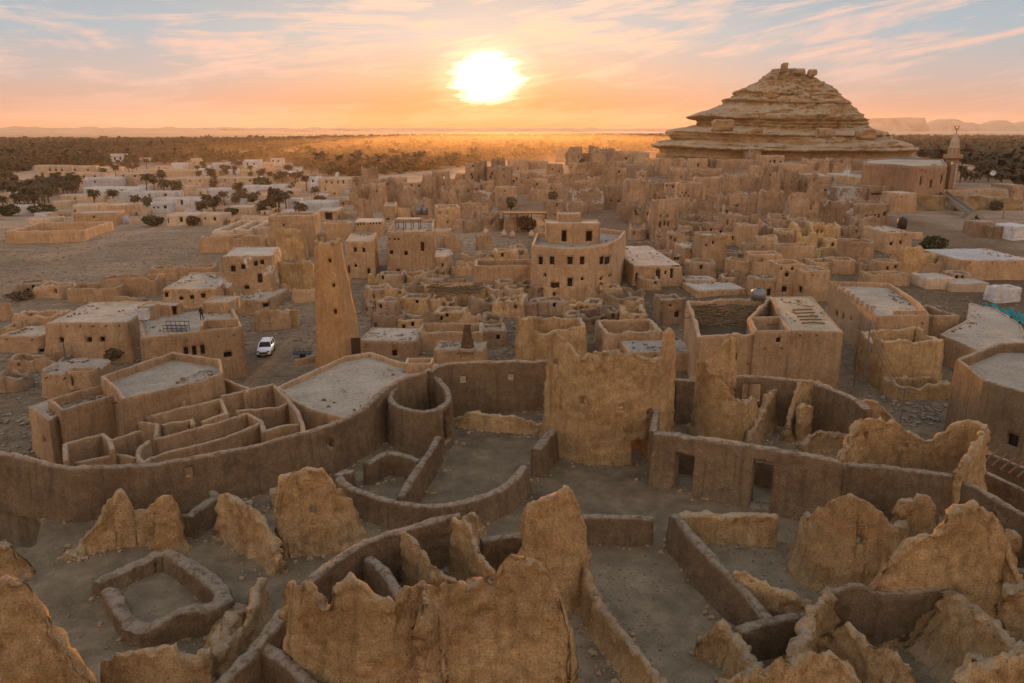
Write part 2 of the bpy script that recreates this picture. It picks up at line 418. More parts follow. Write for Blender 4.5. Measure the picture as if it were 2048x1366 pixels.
    Z = np.concatenate([Zl, np.stack([zt + .0] * ntop, 1), Zl[:, ::-1]], 1)
    off = np.concatenate([hw, np.stack([hw[:, -1] * .62, hw[:, -1] * 0, -hwi[:, -1] * .62], 1), -hwi[:, ::-1]], 1)
    rd = min(.11, thick * .22)
    Z[:, N] -= rd; Z[:, N + ntop + 1] -= rd
    Z[:, N + 1] -= rd * .22; Z[:, N + 3] -= rd * .22
    K = Z.shape[1]
    X = x[:, None] + nr[:, 0:1] * off; Y = y[:, None] + nr[:, 1:2] * off
    V = np.stack([X, Y, Z], -1)
    if not closed and endrag > 0:
        for e, sg in ((0, 1), (m - 1, -1)):
            tt = t[e] * sg
            for q in range(min(4, m // 3)):
                i = e + sg * q
                d = endrag * (n1(V[i, :, 2] / .9, seed + 31 + e, 3) * .7 + n1(V[i, :, 2] / .3, seed + 5 + e, 2) * .35) * (1 - q / 4)
                V[i, :, 0] += tt[0] * d; V[i, :, 1] += tt[1] * d
    # displacement: gentle over the faces, rough and crumbling near the crest and the broken ends
    if amp > 0:
        q = V.reshape(-1, 3)
        crest = np.clip(1 - (zt[:, None] - Z) / (.55 + crumb * .4), 0, 1)
        if not closed:
            de = np.minimum(st, st[-1] - st); ed = np.clip(1 - de / .7, 0, 1)[:, None] * np.ones((1, K))
        else: ed = np.zeros((m, K))
        e = np.maximum(crest, ed).reshape(-1) * crumb
        fine_ = res < .3
        d1 = fbm(q / 1.5, 2, seed % 5) * amp * .9 + fbm(q / .4, 3, 40) * amp * .7
        if fine_:
            d1 = d1 + (vnoise(q / .17, 90) * .25 + vnoise(q / .3 + 5, 91) * .3) * amp
            pit = np.maximum(0, vnoise(q / .55 + 9, 93) - .62) * 2.2; d1 = d1 - pit * amp * 1.6
        k1_, k2_ = (.19, .34) if fine_ else (res * 1.2, res * 2.5)
        d1 = d1 + e * (vnoise(q / k1_ + 3, 94) * .09 + vnoise(q / k2_ + 8, 95) * .13) * (amp / .12)
        sgn = np.sign(off).reshape(-1, 1)
        nn = np.repeat(nr, K, 0)
        q = q + np.concatenate([nn * sgn, np.zeros((len(nn), 1))], 1) * (d1 * 1.3)[:, None]
        tt = np.repeat(t, K, 0)
        q[:, :2] += tt * (e * vnoise(q / k1_ + 51, 96) * .09)[:, None]
        top_ = fr_top(off, K, N, m)
        dz = vnoise(q / k1_ + 77, 60) * .10 + vnoise(q / k2_ + 17, 61) * .16
        q[:, 2] += np.where(top_, dz * (amp / .12) * (.25 + .75 * crumb), dz * .15 * e)
        V = q.reshape(m, K, 3)
    # faces
    ni = m if closed else m - 1
    mask = np.ones((ni, K - 1), bool)
    J = []
    idx = lambda i, j: (i % m) * K + j
    for (i0, i1, j0, j1, za, zc) in holes:
        mask[i0:i1, j0:j1] = False; mask[i0:i1, K - 1 - j1:K - 1 - j0] = False
        I = lambda i, j: idx(i, K - 1 - j)
        for i in range(i0, i1):
            J.append((idx(i, j0), idx(i + 1, j0), I(i + 1, j0), I(i, j0)))
            J.append((idx(i, j1), I(i, j1), I(i + 1, j1), idx(i + 1, j1)))
        for j in range(j0, j1):
            J.append((idx(i0, j), I(i0, j), I(i0, j + 1), idx(i0, j + 1)))
            J.append((idx(i1, j), idx(i1, j + 1), I(i1, j + 1), I(i1, j)))
    ii, jj = np.nonzero(mask)
    a = ii * K + jj; b = ((ii + 1) % m) * K + jj
    Q = np.stack([a, b, b + 1, a + 1], 1)
    if not closed:
        for e in (0, m - 1):
            for j in range(N):
                f = (idx(e, j), idx(e, j + 1), idx(e, K - 2 - j), idx(e, K - 1 - j))
                J.append(f if e == 0 else f[::-1])
            f = (idx(e, N), idx(e, N + 1), idx(e, N + 3), idx(e, N + 4)); J.append(f if e == 0 else f[::-1])
            f3 = (idx(e, N + 1), idx(e, N + 2), idx(e, N + 3), idx(e, N + 3))
            J.append(f3[:3] + (idx(e, N + 3),)) if False else None
    if J: Q = np.vstack([Q, np.array([f for f in J if f is not None])])
    info = []
    for (i0, i1, j0, j1, za, zc) in holes:
        p0 = np.array([x[i0], y[i0]]); p1 = np.array([x[i1 % m], y[i1 % m]])
        nrm = nr[(i0 + i1) // 2 % m]; nrm = nrm / np.linalg.norm(nrm)
        info.append((p0, p1, za, zc, nrm))
    return V.reshape(-1, 3), Q, info
def fr_top(off, K, N, m):
    r = np.zeros((m, K), bool); r[:, N - 1:N + 6] = True; return r.reshape(-1)

def path_top(pts, zb, h):        # (u, v, h) of the top edge; h above zb
    out = []
    for p in pts:
        hh = p[2] if len(p) > 2 else h
        x, y = P(p[0], p[1], zb + hh); out.append((x, y, zb + hh, zb - .35))
    return out
def path_base(pts, zb):          # (u, vbase, vtop): where it stands and how high it reaches
    out = []
    for u, vb, vt in pts:
        x, y = P(u, vb, zb); out.append((x, y, ZT(y, vt), zb - .35))
    return out
def ruin(name, label, pts, mode='top', zb=Z0, h=2.5, cat='mud ruin', mat='ruin', group=None, parent=None, **k):
    pa = path_top(pts, zb, h) if mode == 'top' else path_base(pts, zb)
    if k.get('res', 1) in (.13, .15, .16, .18, .2): k['res'] = .12 if k['res'] < .17 else .15
    if mat == 'ruin': k.setdefault('crumb', 1.0); k['amp'] = k.get('amp', .1) * .85; k['topw'] = k.get('topw', 1) * .85; k['rag'] = k.get('rag', .1) * 1.5; k['jag'] = k.get('jag', .35) * 2.0
    k.setdefault('res', .13); k.setdefault('thick', .5)
    if abs(zb - Z0) < 1.6 and 'flare' not in k: k['flare'] = .34 if mat == 'ruin' else .16
    if abs(zb - Z0) < 1.6: FEET.append((np.array(pa)[:, :2], 1.0 if mat == 'ruin' else .35))
    V, Q, info = wall_geo(pa, **k)
    o = mesh_np(name, V, [Q], M[mat], parent=parent)
    if parent is None: tag(o, label, cat, group)
    return o
# ------------------------------------------------------------------ light, sky, haze
SUN_AZ = math.atan((978 - 1024) / F); SUN_EL = R(3.2)
sd = Vector((math.sin(SUN_AZ) * math.cos(SUN_EL), math.cos(SUN_AZ) * math.cos(SUN_EL), math.sin(SUN_EL)))
sl = bpy.data.lights.new('sun', 'SUN'); so = bpy.data.objects.new('sun', sl); COL.objects.link(so)
sl.energy = 5.0; sl.angle = R(2.0); sl.color = (1.0, .43, .12)
so.rotation_euler = (-sd).to_track_quat('-Z', 'Y').to_euler()
def build_world():
    w = bpy.data.worlds.new('World'); sc.world = w; w.use_nodes = True
    N = NT.__new__(NT); N.t = w.node_tree; N.n = N.t.nodes; N.l = N.t.links
    bg = N.n['Background']
    tc = N.new('ShaderNodeTexCoord'); D = tc.outputs['Generated']
    nr = N.new('ShaderNodeVectorMath', operation='NORMALIZE'); N.lk(D, nr.inputs[0]); D = nr.outputs[0]
    sx = N.new('ShaderNodeSeparateXYZ'); N.lk(D, sx.inputs[0])
    el = N.math('MULTIPLY', N.math('ARCSINE', sx.outputs['Z']), 57.2958)            # degrees above the horizon
    az = N.math('MULTIPLY', N.math('ARCTAN2', sx.outputs['X'], sx.outputs['Y']), 57.2958)
    # vertical gradients: towards the sun and away from it
    e01 = N.math('DIVIDE', el, 90.0)
    def g(stops): return N.ramp(e01, [(max(0, a / 90), srgb(*c)) for a, c in stops])
    warm = g([(0, (220, 112, 58)), (1.5, (226, 134, 82)), (3.2, (230, 176, 142)), (6, (206, 202, 200)), (10, (170, 184, 194)), (25, (144, 160, 178)), (70, (126, 146, 172))])
    side = g([(0, (218, 160, 134)), (1.5, (216, 174, 156)), (3.2, (202, 188, 184)), (6, (174, 192, 203)), (10, (160, 178, 192)), (25, (146, 162, 178)), (70, (126, 146, 172))])
    back = g([(0, (210, 166, 128)), (6, (226, 178, 138)), (16, (216, 180, 150)), (30, (182, 168, 162)), (55, (142, 152, 166)), (80, (128, 146, 166))])
    aa = N.math('ABSOLUTE', N.math('SUBTRACT', az, math.degrees(SUN_AZ)))
    k1 = N.ramp(N.math('DIVIDE', aa, 180.0), [(0, (0, 0, 0)), (21 / 180, (1, 1, 1))])
    k2 = N.ramp(N.math('DIVIDE', aa, 180.0), [(40 / 180, (0, 0, 0)), (110 / 180, (1, 1, 1))])
    col = N.mix(k2, N.mix(k1, warm, side), back)
    # thin high cloud: streaks fanning out, in angle space
    cv = N.new('ShaderNodeCombineXYZ')
    tilt = N.math('MULTIPLY', N.math('MULTIPLY', az, az), .0016)
    sgn = N.math('MULTIPLY', az, .10)
    N.lk(az, cv.inputs[0]); N.lk(N.math('SUBTRACT', N.math('SUBTRACT', el, tilt), sgn), cv.inputs[1])
    def cn(scx, scy, det, rough, dist, off=0):
        mp = N.new('ShaderNodeMapping'); mp.inputs['Scale'].default_value = (scx, scy, 1); mp.inputs['Location'].default_value = (off, off * .7, 0)
        N.lk(cv.outputs[0], mp.inputs[0]); n = N.new('ShaderNodeTexNoise'); n.inputs['Scale'].default_value = 1; n.inputs['Detail'].default_value = det
        n.inputs['Roughness'].default_value = rough; n.inputs['Distortion'].default_value = dist; N.lk(mp.outputs[0], n.inputs['Vector']); return n.outputs['Fac']
    c1 = cn(.07, .42, 7, .62, .9, 3.1); c2 = cn(.16, 1.3, 6, .62, .6, 9.2)
    cl = N.math('ADD', N.math('MULTIPLY', c1, .65), N.math('MULTIPLY', c2, .35))
    hi = N.ramp(N.math('DIVIDE', el, 9.0), [(.12, (.25,) * 3), (.5, (1,) * 3)])
    cm = N.math('MULTIPLY', N.ramp(cl, [(.48, (0, 0, 0)), (.58, (1, 1, 1))]), hi)
    cm = N.math('MULTIPLY', cm, N.ramp(e01, [(.25, (1, 1, 1)), (.6, (.25, .25, .25))]))
    ccol = N.mix(k1, srgb(255, 214, 186), srgb(244, 206, 192))
    ccol = N.mix(N.ramp(N.math('DIVIDE', el, 12.0), [(.5, (0, 0, 0)), (1, (1, 1, 1))]), ccol, srgb(240, 222, 216))
    col = N.mix(N.math('MULTIPLY', cm, .88), col, ccol)
    # glow round the sun, ragged by the cloud
    dx = N.math('SUBTRACT', az, math.degrees(SUN_AZ)); dy = N.math('SUBTRACT', el, math.degrees(SUN_EL))
    s1 = cn(.22, 1.5, 7, .68, 1.2, 21.0)
    r2 = N.math('SQRT', N.math('ADD', N.math('MULTIPLY', N.math('MULTIPLY', dx, dx), .62), N.math('MULTIPLY', N.math('MULTIPLY', dy, dy), 1.35)))
    rr = N.math('ADD', r2, N.math('MULTIPLY', N.math('SUBTRACT', s1, .5), 2.6))
    core = N.ramp(N.math('DIVIDE', rr, 6.0), [(.235, (1, 1, 1)), (.37, (.10, .10, .10)), (.58, (0, 0, 0))], 'EASE')
    gl = N.math('POWER', 2.718, N.math('MULTIPLY', N.math('MULTIPLY', r2, r2), -.022))
    gl2 = N.math('POWER', 2.718, N.math('MULTIPLY', N.math('MULTIPLY', r2, r2), -.10))
    def sc_(f, c): return N.mix(1.0, c, f, 'MULTIPLY')
    add = N.mix(1.0, sc_(gl, (.06, .0, .0, 1)), sc_(gl2, (.12, .07, .03, 1)), 'ADD')
    add = N.mix(1.0, add, sc_(core, (1.9, 1.55, 1.0, 1)), 'ADD')
    col = N.mix(1.0, col, add, 'ADD')
    # physical sky as a faint base
    sk = N.new('ShaderNodeTexSky', sky_type='NISHITA'); sk.sun_disc = False; sk.sun_elevation = SUN_EL; sk.sun_rotation = SUN_AZ
    sk.dust_density = 3.0; sk.altitude = 20
    sks = sc_((.008, .008, .008, 1), sk.outputs[0])
    col = N.mix(1.0, N.mix(1.0, col, (.92, .92, .92, 1), 'MULTIPLY'), sks, 'ADD')
    boost = N.math('ADD', N.math('MULTIPLY', N.ramp(e01, [(.13, (0, 0, 0)), (.4, (1, 1, 1))]), .75), N.math('MULTIPLY', N.math('MULTIPLY', k2, N.ramp(e01, [(.0, (1, 1, 1)), (.22, (.8, .8, .8)), (.45, (0, 0, 0))])), 1.2))
    cb = N.new('ShaderNodeCombineColor'); b1 = N.math('ADD', boost, 1.0); [N.lk(b1, cb.inputs[i]) for i in range(3)]
    col = N.mix(1.0, col, cb.outputs[0], 'MULTIPLY')
    N.lk(col, bg.inputs['Color']); bg.inputs['Strength'].default_value = 1.0
build_world()
vs = sc.view_settings; vs.view_transform = 'Standard'; vs.look = 'None'; vs.gamma = 1; vs.exposure = 0
hb = MB().hexa([(-9000, -9000, -8), (9000, -9000, -8), (9000, 9000, -8), (-9000, 9000, -8)], [(-9000, -9000, 150), (9000, -9000, 150), (9000, 9000, 150), (-9000, 9000, 150)])
hm = bpy.data.materials.new('haze_air'); hm.use_nodes = True; hn = hm.node_tree
hn.nodes.remove(hn.nodes['Principled BSDF']); pv = hn.nodes.new('ShaderNodeVolumePrincipled')
pv.inputs['Density'].default_value = .00005; pv.inputs['Anisotropy'].default_value = .5; pv.inputs['Color'].default_value = (1, .84, .66, 1)
hn.links.new(pv.outputs[0], hn.nodes['Material Output'].inputs['Volume'])
hz = hb.build('haze', hm); hz['kind'] = 'stuff'; hz['label'] = 'thin warm evening haze over the oasis'
for (rx_, ry_, rz_, den_, lab_) in ((300, 740, 25, .00024, 'low golden dust hanging over the palm grove under the sun'), (430, 900, 22.5, .00009, 'thin outer veil of dust round the golden dust over the palms'), (560, 1000, 20, .00006, 'faintest outer fringe of the dust veil over the village edge')):
    bm_ = bmesh.new(); bmesh.ops.create_uvsphere(bm_, u_segments=64, v_segments=20, radius=1)
    DV = np.array([v.co[:] for v in bm_.verts]) * np.array([rx_, ry_, rz_]) + np.array([15, 1100, 0]); bm_.verts.index_update()
    DQ = [[v.index for v in f.verts] for f in bm_.faces]; bm_.free()
    dm_ = hm.copy(); dm_.name = 'dust_air'
    for nd in dm_.node_tree.nodes:
        if nd.type == 'PRINCIPLED_VOLUME': nd.inputs['Density'].default_value = den_; nd.inputs['Anisotropy'].default_value = .62; nd.inputs['Color'].default_value = (1, .74, .42, 1)
    dz_ = mesh_np('dust_haze', DV, [np.array([q for q in DQ if len(q) == 4]), np.array([q for q in DQ if len(q) == 3])], dm_); dz_['kind'] = 'stuff'; dz_['label'] = lab_
sc.cycles.use_denoising = True; sc.cycles.max_bounces = 5; sc.cycles.diffuse_bounces = 3; sc.cycles.volume_bounces = 0
sc.cycles.transparent_max_bounces = 6; sc.cycles.caustics_reflective = False; sc.cycles.caustics_refractive = False
sc.cycles.use_adaptive_sampling = True; sc.cycles.adaptive_threshold = .02
# ------------------------------------------------------------------ ground sheet
def ground_mat():
    N = NT('sandy_ground')
    a = N.noise(.05, 5, .6); b = N.noise(.8, 6, .7); c = N.noise(9, 5, .75)
    col = N.ramp(N.math('ADD', N.math('MULTIPLY', a, .5), N.math('MULTIPLY', b, .5)), [(.36, srgb(92, 79, 60)), (.5, srgb(120, 104, 80)), (.64, srgb(146, 127, 100))])
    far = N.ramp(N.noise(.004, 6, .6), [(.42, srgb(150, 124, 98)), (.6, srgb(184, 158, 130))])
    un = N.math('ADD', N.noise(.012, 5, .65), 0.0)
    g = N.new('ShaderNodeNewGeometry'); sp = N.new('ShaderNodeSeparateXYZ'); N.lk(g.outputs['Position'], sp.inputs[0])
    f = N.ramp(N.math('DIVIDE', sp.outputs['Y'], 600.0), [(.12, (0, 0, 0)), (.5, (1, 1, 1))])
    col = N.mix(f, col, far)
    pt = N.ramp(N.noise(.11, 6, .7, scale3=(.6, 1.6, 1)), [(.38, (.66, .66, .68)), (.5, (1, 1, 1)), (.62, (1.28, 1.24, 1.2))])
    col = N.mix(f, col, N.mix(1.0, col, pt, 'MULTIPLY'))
    ot = N.math('MULTIPLY', N.ramp(N.math('DIVIDE', sp.outputs['Y'], 600.0), [(.15, (0, 0, 0)), (.22, (1, 1, 1)), (.7, (1, 1, 1)), (.8, (0, 0, 0))]), N.ramp(N.math('ADD', N.math('MULTIPLY', sp.outputs['X'], .004), .5), [(.47, (0, 0, 0)), (.52, (1, 1, 1)), (.95, (1, 1, 1)), (1, (.4, .4, .4))]))
    col = N.mix(ot, col, N.mix(1.0, col, srgb(196, 188, 178), 'MULTIPLY'))
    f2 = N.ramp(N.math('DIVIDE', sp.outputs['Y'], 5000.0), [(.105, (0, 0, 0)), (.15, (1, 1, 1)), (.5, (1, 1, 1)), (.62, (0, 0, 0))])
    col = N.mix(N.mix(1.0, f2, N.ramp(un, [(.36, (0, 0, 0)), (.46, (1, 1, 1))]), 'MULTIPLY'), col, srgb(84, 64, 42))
    rb = N.ramp(N.noise(.9, 8, .78), [(.3, (.45, .43, .40)), (.5, (.92, .9, .88)), (.7, (1.35, 1.35, 1.35))])
    col = N.mix(N.ramp(N.math('DIVIDE', sp.outputs['Y'], 100.0), [(.6, (0, 0, 0)), (.75, (.8, .8, .8))]), col, N.mix(1.0, col, rb, 'MULTIPLY'))
    col = N.mix(.6, col, N.ramp(c, [(.3, (.55, .55, .55)), (.7, (1.35, 1.35, 1.35))]), 'MULTIPLY')
    N.lk(col, N.b.inputs['Base Color'])
    h = N.math('ADD', N.math('MULTIPLY', b, .8), N.math('MULTIPLY', c, .35))
    N.lk(N.bump(h, .8, .16), N.b.inputs['Normal']); return N.m
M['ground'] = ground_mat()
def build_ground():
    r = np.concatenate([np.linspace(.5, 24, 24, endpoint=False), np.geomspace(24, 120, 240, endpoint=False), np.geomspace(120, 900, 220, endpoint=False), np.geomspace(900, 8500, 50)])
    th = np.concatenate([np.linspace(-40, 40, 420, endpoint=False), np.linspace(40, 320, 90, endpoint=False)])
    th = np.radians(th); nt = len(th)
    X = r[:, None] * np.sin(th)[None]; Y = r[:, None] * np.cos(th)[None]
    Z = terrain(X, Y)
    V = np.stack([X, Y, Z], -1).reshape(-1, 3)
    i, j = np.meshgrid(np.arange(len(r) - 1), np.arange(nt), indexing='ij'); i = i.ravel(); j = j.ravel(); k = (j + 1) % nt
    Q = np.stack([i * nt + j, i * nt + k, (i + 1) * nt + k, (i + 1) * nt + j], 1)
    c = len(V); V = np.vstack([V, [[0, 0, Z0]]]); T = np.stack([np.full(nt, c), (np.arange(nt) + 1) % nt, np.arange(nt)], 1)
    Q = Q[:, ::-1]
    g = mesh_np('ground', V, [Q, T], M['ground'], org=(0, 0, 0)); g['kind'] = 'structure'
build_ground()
# ------------------------------------------------------------------ the citadel in the foreground
ruin('perimeter_wall', 'long smooth curving mud wall along the left edge of the citadel with small square openings',
     [(-420, 900), (-200, 893), (-30, 898), (60, 914), (130, 935), (200, 929), (290, 928), (380, 915), (430, 905), (520, 885), (600, 865), (680, 842),
      (730, 812, 3.1), (765, 778, 3.4), (800, 757, 3.5), (850, 742, 3.6)], h=3.0, mat='plaster', thick=.5, smooth=1, res=.2, rag=.1,
     batter=.22, amp=.06, ops=[(377, 942, 17, 22), (656, 885, 14, 17)])
ruin('perimeter_wall', 'tall mud wall with two small windows closing the back of the courtyard, left of the big ragged slab',
     [(858, 738, 3.7), (880, 727), (940, 723), (1020, 721), (1100, 717), (1130, 722)], h=3.9, mat='plaster', thick=.5, rag=.14, batter=.12, amp=.06, res=.2,
     ops=[(925, 757, 13, 15), (1021, 752, 13, 14)])
t = empty('round_tower_room', P(835, 850, Z0) + (Z0,), 'small rounded tower room with open top and a tall narrow doorway beside the courtyard', 'tower')
ruin('wall', None, [(893, 775), (868, 747, 3.2), (825, 752, 3.3), (785, 772, 3.2), (778, 800), (808, 815), (848, 823), (884, 815), (900, 795)], h=2.95, mat='plaster', closed=True,
     smooth=2, thick=.42, rag=.12, batter=.16, amp=.06, res=.15, parent=t, ops=[(888, 850, 13, 62)])
ruin('low_wall', 'low ragged parapet at the far edge of the raised courtyard floor',
     [(905, 836, .3), (930, 830, .9), (960, 826, 1.1), (1000, 828, 1.2), (1030, 836, 1.0), (1060, 840, .9), (1096, 848, .7)], zb=Z0, mat='ruin', thick=.4, rag=.25, amp=.08)
ruin('low_wall', 'straight low mud wall running from the round tower room down to the curved yard wall',
     [(876, 872), (860, 900), (842, 925), (818, 962), (800, 992)], h=1.7, mat='plaster', thick=.5, rag=.06, smooth=1, amp=.05)
ruin('low_wall', 'long low curved mud wall bowing round the near side of the courtyard',
     [(680, 952, 1.2), (690, 968), (735, 986), (800, 1003), (868, 1010), (935, 1000), (995, 980), (1030, 955), (1048, 930)], h=1.5, mat='plaster', thick=.52, rag=.05, smooth=2, amp=.05, batter=.08)
ruin('low_wall', 'short hooked mud wall inside the small yard left of the courtyard',
     [(733, 926), (765, 906), (782, 902), (812, 908), (840, 920)], h=1.4, mat='plaster', thick=.5, rag=.05, smooth=1, amp=.05)
ruin('low_wall', 'short stub of mud wall next to the squarish pillar with a hole',
     [(672, 948), (690, 940), (708, 940)], h=1.2, mat='plaster', thick=.5, rag=.05, smooth=0, amp=.05)
ruin('low_wall', 'thick mud wall block between the courtyard and the big ragged slab with a doorway',
     [(1072, 897), (1085, 880), (1104, 858)], h=1.9, mat='plaster', thick=.65, rag=.06, smooth=0, amp=.06, batter=.08)
ruin('ruined_slab', 'largest ragged mud slab with a doorway at its foot and three holes in its face',
     [(1100, 868, 700), (1106, 893, 664), (1118, 900, 668), (1130, 904, 684), (1150, 912, 708), (1166, 916, 711), (1190, 919, 704), (1222, 921, 700), (1255, 921, 704), (1278, 919, 716), (1296, 912, 718), (1312, 905, 712), (1328, 893, 706)],
     mode='base', mat='ruin', thick=.75, rag=.16, jag=.3, smooth=0, topw=.55, batter=.25, amp=.14, endrag=.55, res=.15,
     ops=[(1170, 798, 11, 14), (1240, 811, 12, 12), (1289, 822, 12, 13), (1277, 897, 38, 46), (1118, 722, 6, 10)])
ruin('perimeter_wall', 'short dark mud wall right of the spire of the biggest slab',
     [(1322, 762), (1350, 757), (1392, 760)], h=3.3, mat='plaster', thick=.45, rag=.12, smooth=0, amp=.05)
# the walled house on the right, with two doorways
ruin('house_front_wall', 'long mud front wall with two tall dark doorways right of the big slab',
     [(1305, 963, 862), (1370, 980, 869), (1440, 996, 880), (1520, 1013, 893), (1600, 1033, 905), (1640, 1040, 913), (1668, 1040, 921)],
     mode='base', mat='plaster', thick=.6, rag=.08, smooth=1, batter=.28, amp=.07, res=.18, ops=[(1372, 943, 38, 76), (1526, 964, 42, 90)])
ruin('house_front_wall', 'mud wall running on right of the ragged leaning pillar to the tall end pillar',
     [(1668, 1036, 925), (1730, 1036, 928), (1800, 1032, 936), (1860, 1024, 944), (1905, 1014, 948)], mode='base', mat='plaster', thick=.5, rag=.08, smooth=1, batter=.2, amp=.07)
ruin('side_wall', 'dark straight mud wall joining the spire slab to the front wall with doorways',
     [(1306, 862, 3.1), (1312, 820, 3.3), (1320, 790, 3.4), (1326, 765, 3.4)], h=3.2, mat='plaster', thick=.45, rag=.05, smooth=0, amp=.05)
ruin('ruined_slab', 'tall curved mud slab whose top slopes down to the right behind the front wall',
     [(1388, 872, 722), (1398, 880, 722), (1412, 886, 740), (1428, 889, 752), (1442, 890, 768), (1456, 890, 790), (1470, 888, 800), (1484, 884, 803), (1500, 878, 790), (1506, 872, 800)],
     mode='base', mat='ruin', thick=.5, rag=.12, smooth=1, topw=.6, amp=.1, endrag=.15, batter=.1, zb=Z0)
ruin('ruined_slab', 'pointed mud slab rising behind the curved slab, its peak leaning right',
     [(1368, 846, 762), (1388, 846, 748), (1404, 845, 722), (1420, 845, 700), (1436, 844, 684), (1450, 844, 672), (1460, 843, 674), (1464, 843, 700)],
     mode='base', mat='ruin', thick=.45, rag=.07, smooth=0, topw=.6, amp=.08, endrag=.1)
ruin('ruined_fin', 'narrow rough mud fin between the curved slab and the broken round room',
     [(1545, 838, 775), (1538, 850, 776), (1526, 862, 800), (1512, 876, 835), (1500, 890, 862), (1490, 900, 888)], mode='base', mat='ruin', thick=.75, rag=.16, smooth=1, topw=.6, amp=.14, endrag=.2)
ruin('perimeter_wall', 'rounded back wall of the walled house with an open doorway near its left end',
     [(1462, 752), (1500, 750), (1560, 754), (1620, 762), (1670, 778), (1712, 797), (1738, 818)], h=3.4, mat='plaster', thick=.6, rag=.07, smooth=1, amp=.06, res=.2, ops=[(1500, 783, 40, 36)])
ruin('broken_room', 'broken round room with a steep golden left edge, behind the long front wall',
     [(1572, 884, 850), (1580, 872, 800), (1584, 866, 768), (1600, 860, 762), (1630, 856, 763), (1655, 856, 772), (1678, 858, 786), (1692, 864, 806), (1700, 870, 830)],
     mode='base', mat='ruin', thick=.5, rag=.1, smooth=1, topw=.6, amp=.12, endrag=.3)
ruin('ruined_stub', 'low rounded mud hump inside the broken round room',
     [(1600, 905, 885), (1620, 900, 862), (1645, 899, 858), (1680, 900, 866), (1700, 905, 872)], mode='base', mat='ruin', thick=.5, rag=.15, smooth=1, amp=.12)
ruin('ruined_stub', 'short mud post with a flat head at the left of the broken round room',
     [(1588, 880, 812), (1602, 880, 806), (1616, 878, 812)], mode='base', mat='ruin', thick=.7, rag=.1, smooth=0, amp=.14)
ruin('ruined_wall', 'humped mud wall linking the broken round room to the far right ruin',
     [(1690, 880, 812), (1705, 878, 803), (1730, 878, 799), (1752, 880, 806), (1772, 884, 828), (1790, 890, 850), (1812, 896, 866)], mode='base', mat='ruin', thick=.45, rag=.12, smooth=1, topw=.7, amp=.09)
ruin('leaning_pillar', 'ragged mud pillar leaning over the top of the long front wall',
     [(1700, 985, 838), (1694, 990, 846), (1686, 998, 868), (1676, 1008, 893), (1664, 1018, 915), (1652, 1026, 940), (1640, 1034, 980)], mode='base', mat='ruin', thick=.8, rag=.14, smooth=1, topw=.5, amp=.16, endrag=.2)
ruin('ruined_wall', 'high arching mud wall at the back of the far right ruin with two dark niches',
     [(1702, 975, 838), (1716, 968, 835), (1745, 962, 836), (1775, 958, 845), (1800, 956, 858), (1828, 955, 873), (1850, 955, 879), (1872, 956, 862), (1890, 957, 845), (1915, 960, 837), (1942, 966, 842), (1954, 972, 850)],
     mode='base', mat='ruin', thick=.5, rag=.14, smooth=1, topw=.6, amp=.1, endrag=.2, ops=[(1722, 876, 14, 18), (1802, 890, 22, 10)])
ruin('end_pillar', 'tall ragged mud end pillar at the right corner of the long front wall',
     [(1955, 972, 848), (1950, 985, 858), (1942, 995, 872), (1932, 1004, 890), (1918, 1012, 915), (1905, 1018, 930), (1896, 1022, 945)], mode='base', mat='ruin', thick=.55, rag=.12, smooth=0, topw=.6, amp=.13, endrag=.3)
t = empty('outer_enclosure', P(1990, 1010, Z0) + (Z0,), 'long dark outer wall slanting down the right edge with a small square opening', 'wall')
ruin('wall', None, [(1932, 962), (1990, 995), (2048, 1027), (2140, 1080), (2300, 1180)], h=3.0, mat='plaster', thick=.45, rag=.05, smooth=0, amp=.05, parent=t, ops=[(1996, 1033, 12, 18)])
# lower right
ruin('low_wall', 'short straight mud wall right of the tall golden slab',
     [(1152, 1082, 1030), (1200, 1083, 1030), (1250, 1083, 1031), (1304, 1084, 1034)], mode='base', mat='plaster', thick=.5, rag=.04, smooth=0, amp=.05, batter=.06)
ruin('low_wall', 'short ragged mud wall meeting the long slanting yard wall at a corner',
     [(1358, 1026, 1.5), (1400, 1026, 1.5), (1450, 1027, 1.5), (1510, 1026, 1.6), (1556, 1030, 1.6)], h=1.6, mat='ruin', thick=.5, rag=.12, smooth=0, amp=.08)
ruin('low_wall', 'long slanting yard wall running from the corner down to the right',
     [(1349, 1026), (1368, 1048), (1400, 1086), (1432, 1120), (1466, 1152), (1500, 1190, 1.6), (1540, 1236, 1.4)], h=1.9, mat='plaster', thick=.5, rag=.08, smooth=0, amp=.07, batter=.1)
ruin('ruined_wall', 'ragged wedge shaped mud wall growing out of the long slanting yard wall',
     [(1468, 1140, 2.2), (1490, 1140, 2.3), (1520, 1160, 1.9), (1560, 1182, 1.6), (1600, 1198, 1.3), (1622, 1206, 1.1)], h=2, mat='ruin', thick=.5, rag=.2, smooth=0, topw=.6, amp=.12)
ruin('low_wall', 'low mud wall closing the yard in front of the wedge shaped wall',
     [(1622, 1228), (1580, 1232), (1530, 1240), (1472, 1256)], h=1.6, mat='plaster', thick=.5, rag=.08, smooth=0, amp=.07)
ruin('ruined_stub', 'broken mud corner post low in the picture between the yard and the arching crest',
     [(1392, 1300, 1272), (1410, 1305, 1270), (1426, 1312, 1240), (1445, 1318, 1246), (1462, 1326, 1262), (1490, 1372, 1305), (1512, 1410, 1340)], mode='base', mat='ruin', thick=.6, rag=.2, smooth=0, topw=.6, amp=.14, endrag=.2)
t = empty('round_ruin', P(1660, 1150, Z0) + (Z0,), 'rounded mud ruin with a domed top edge and one hole in its side', 'ruin')
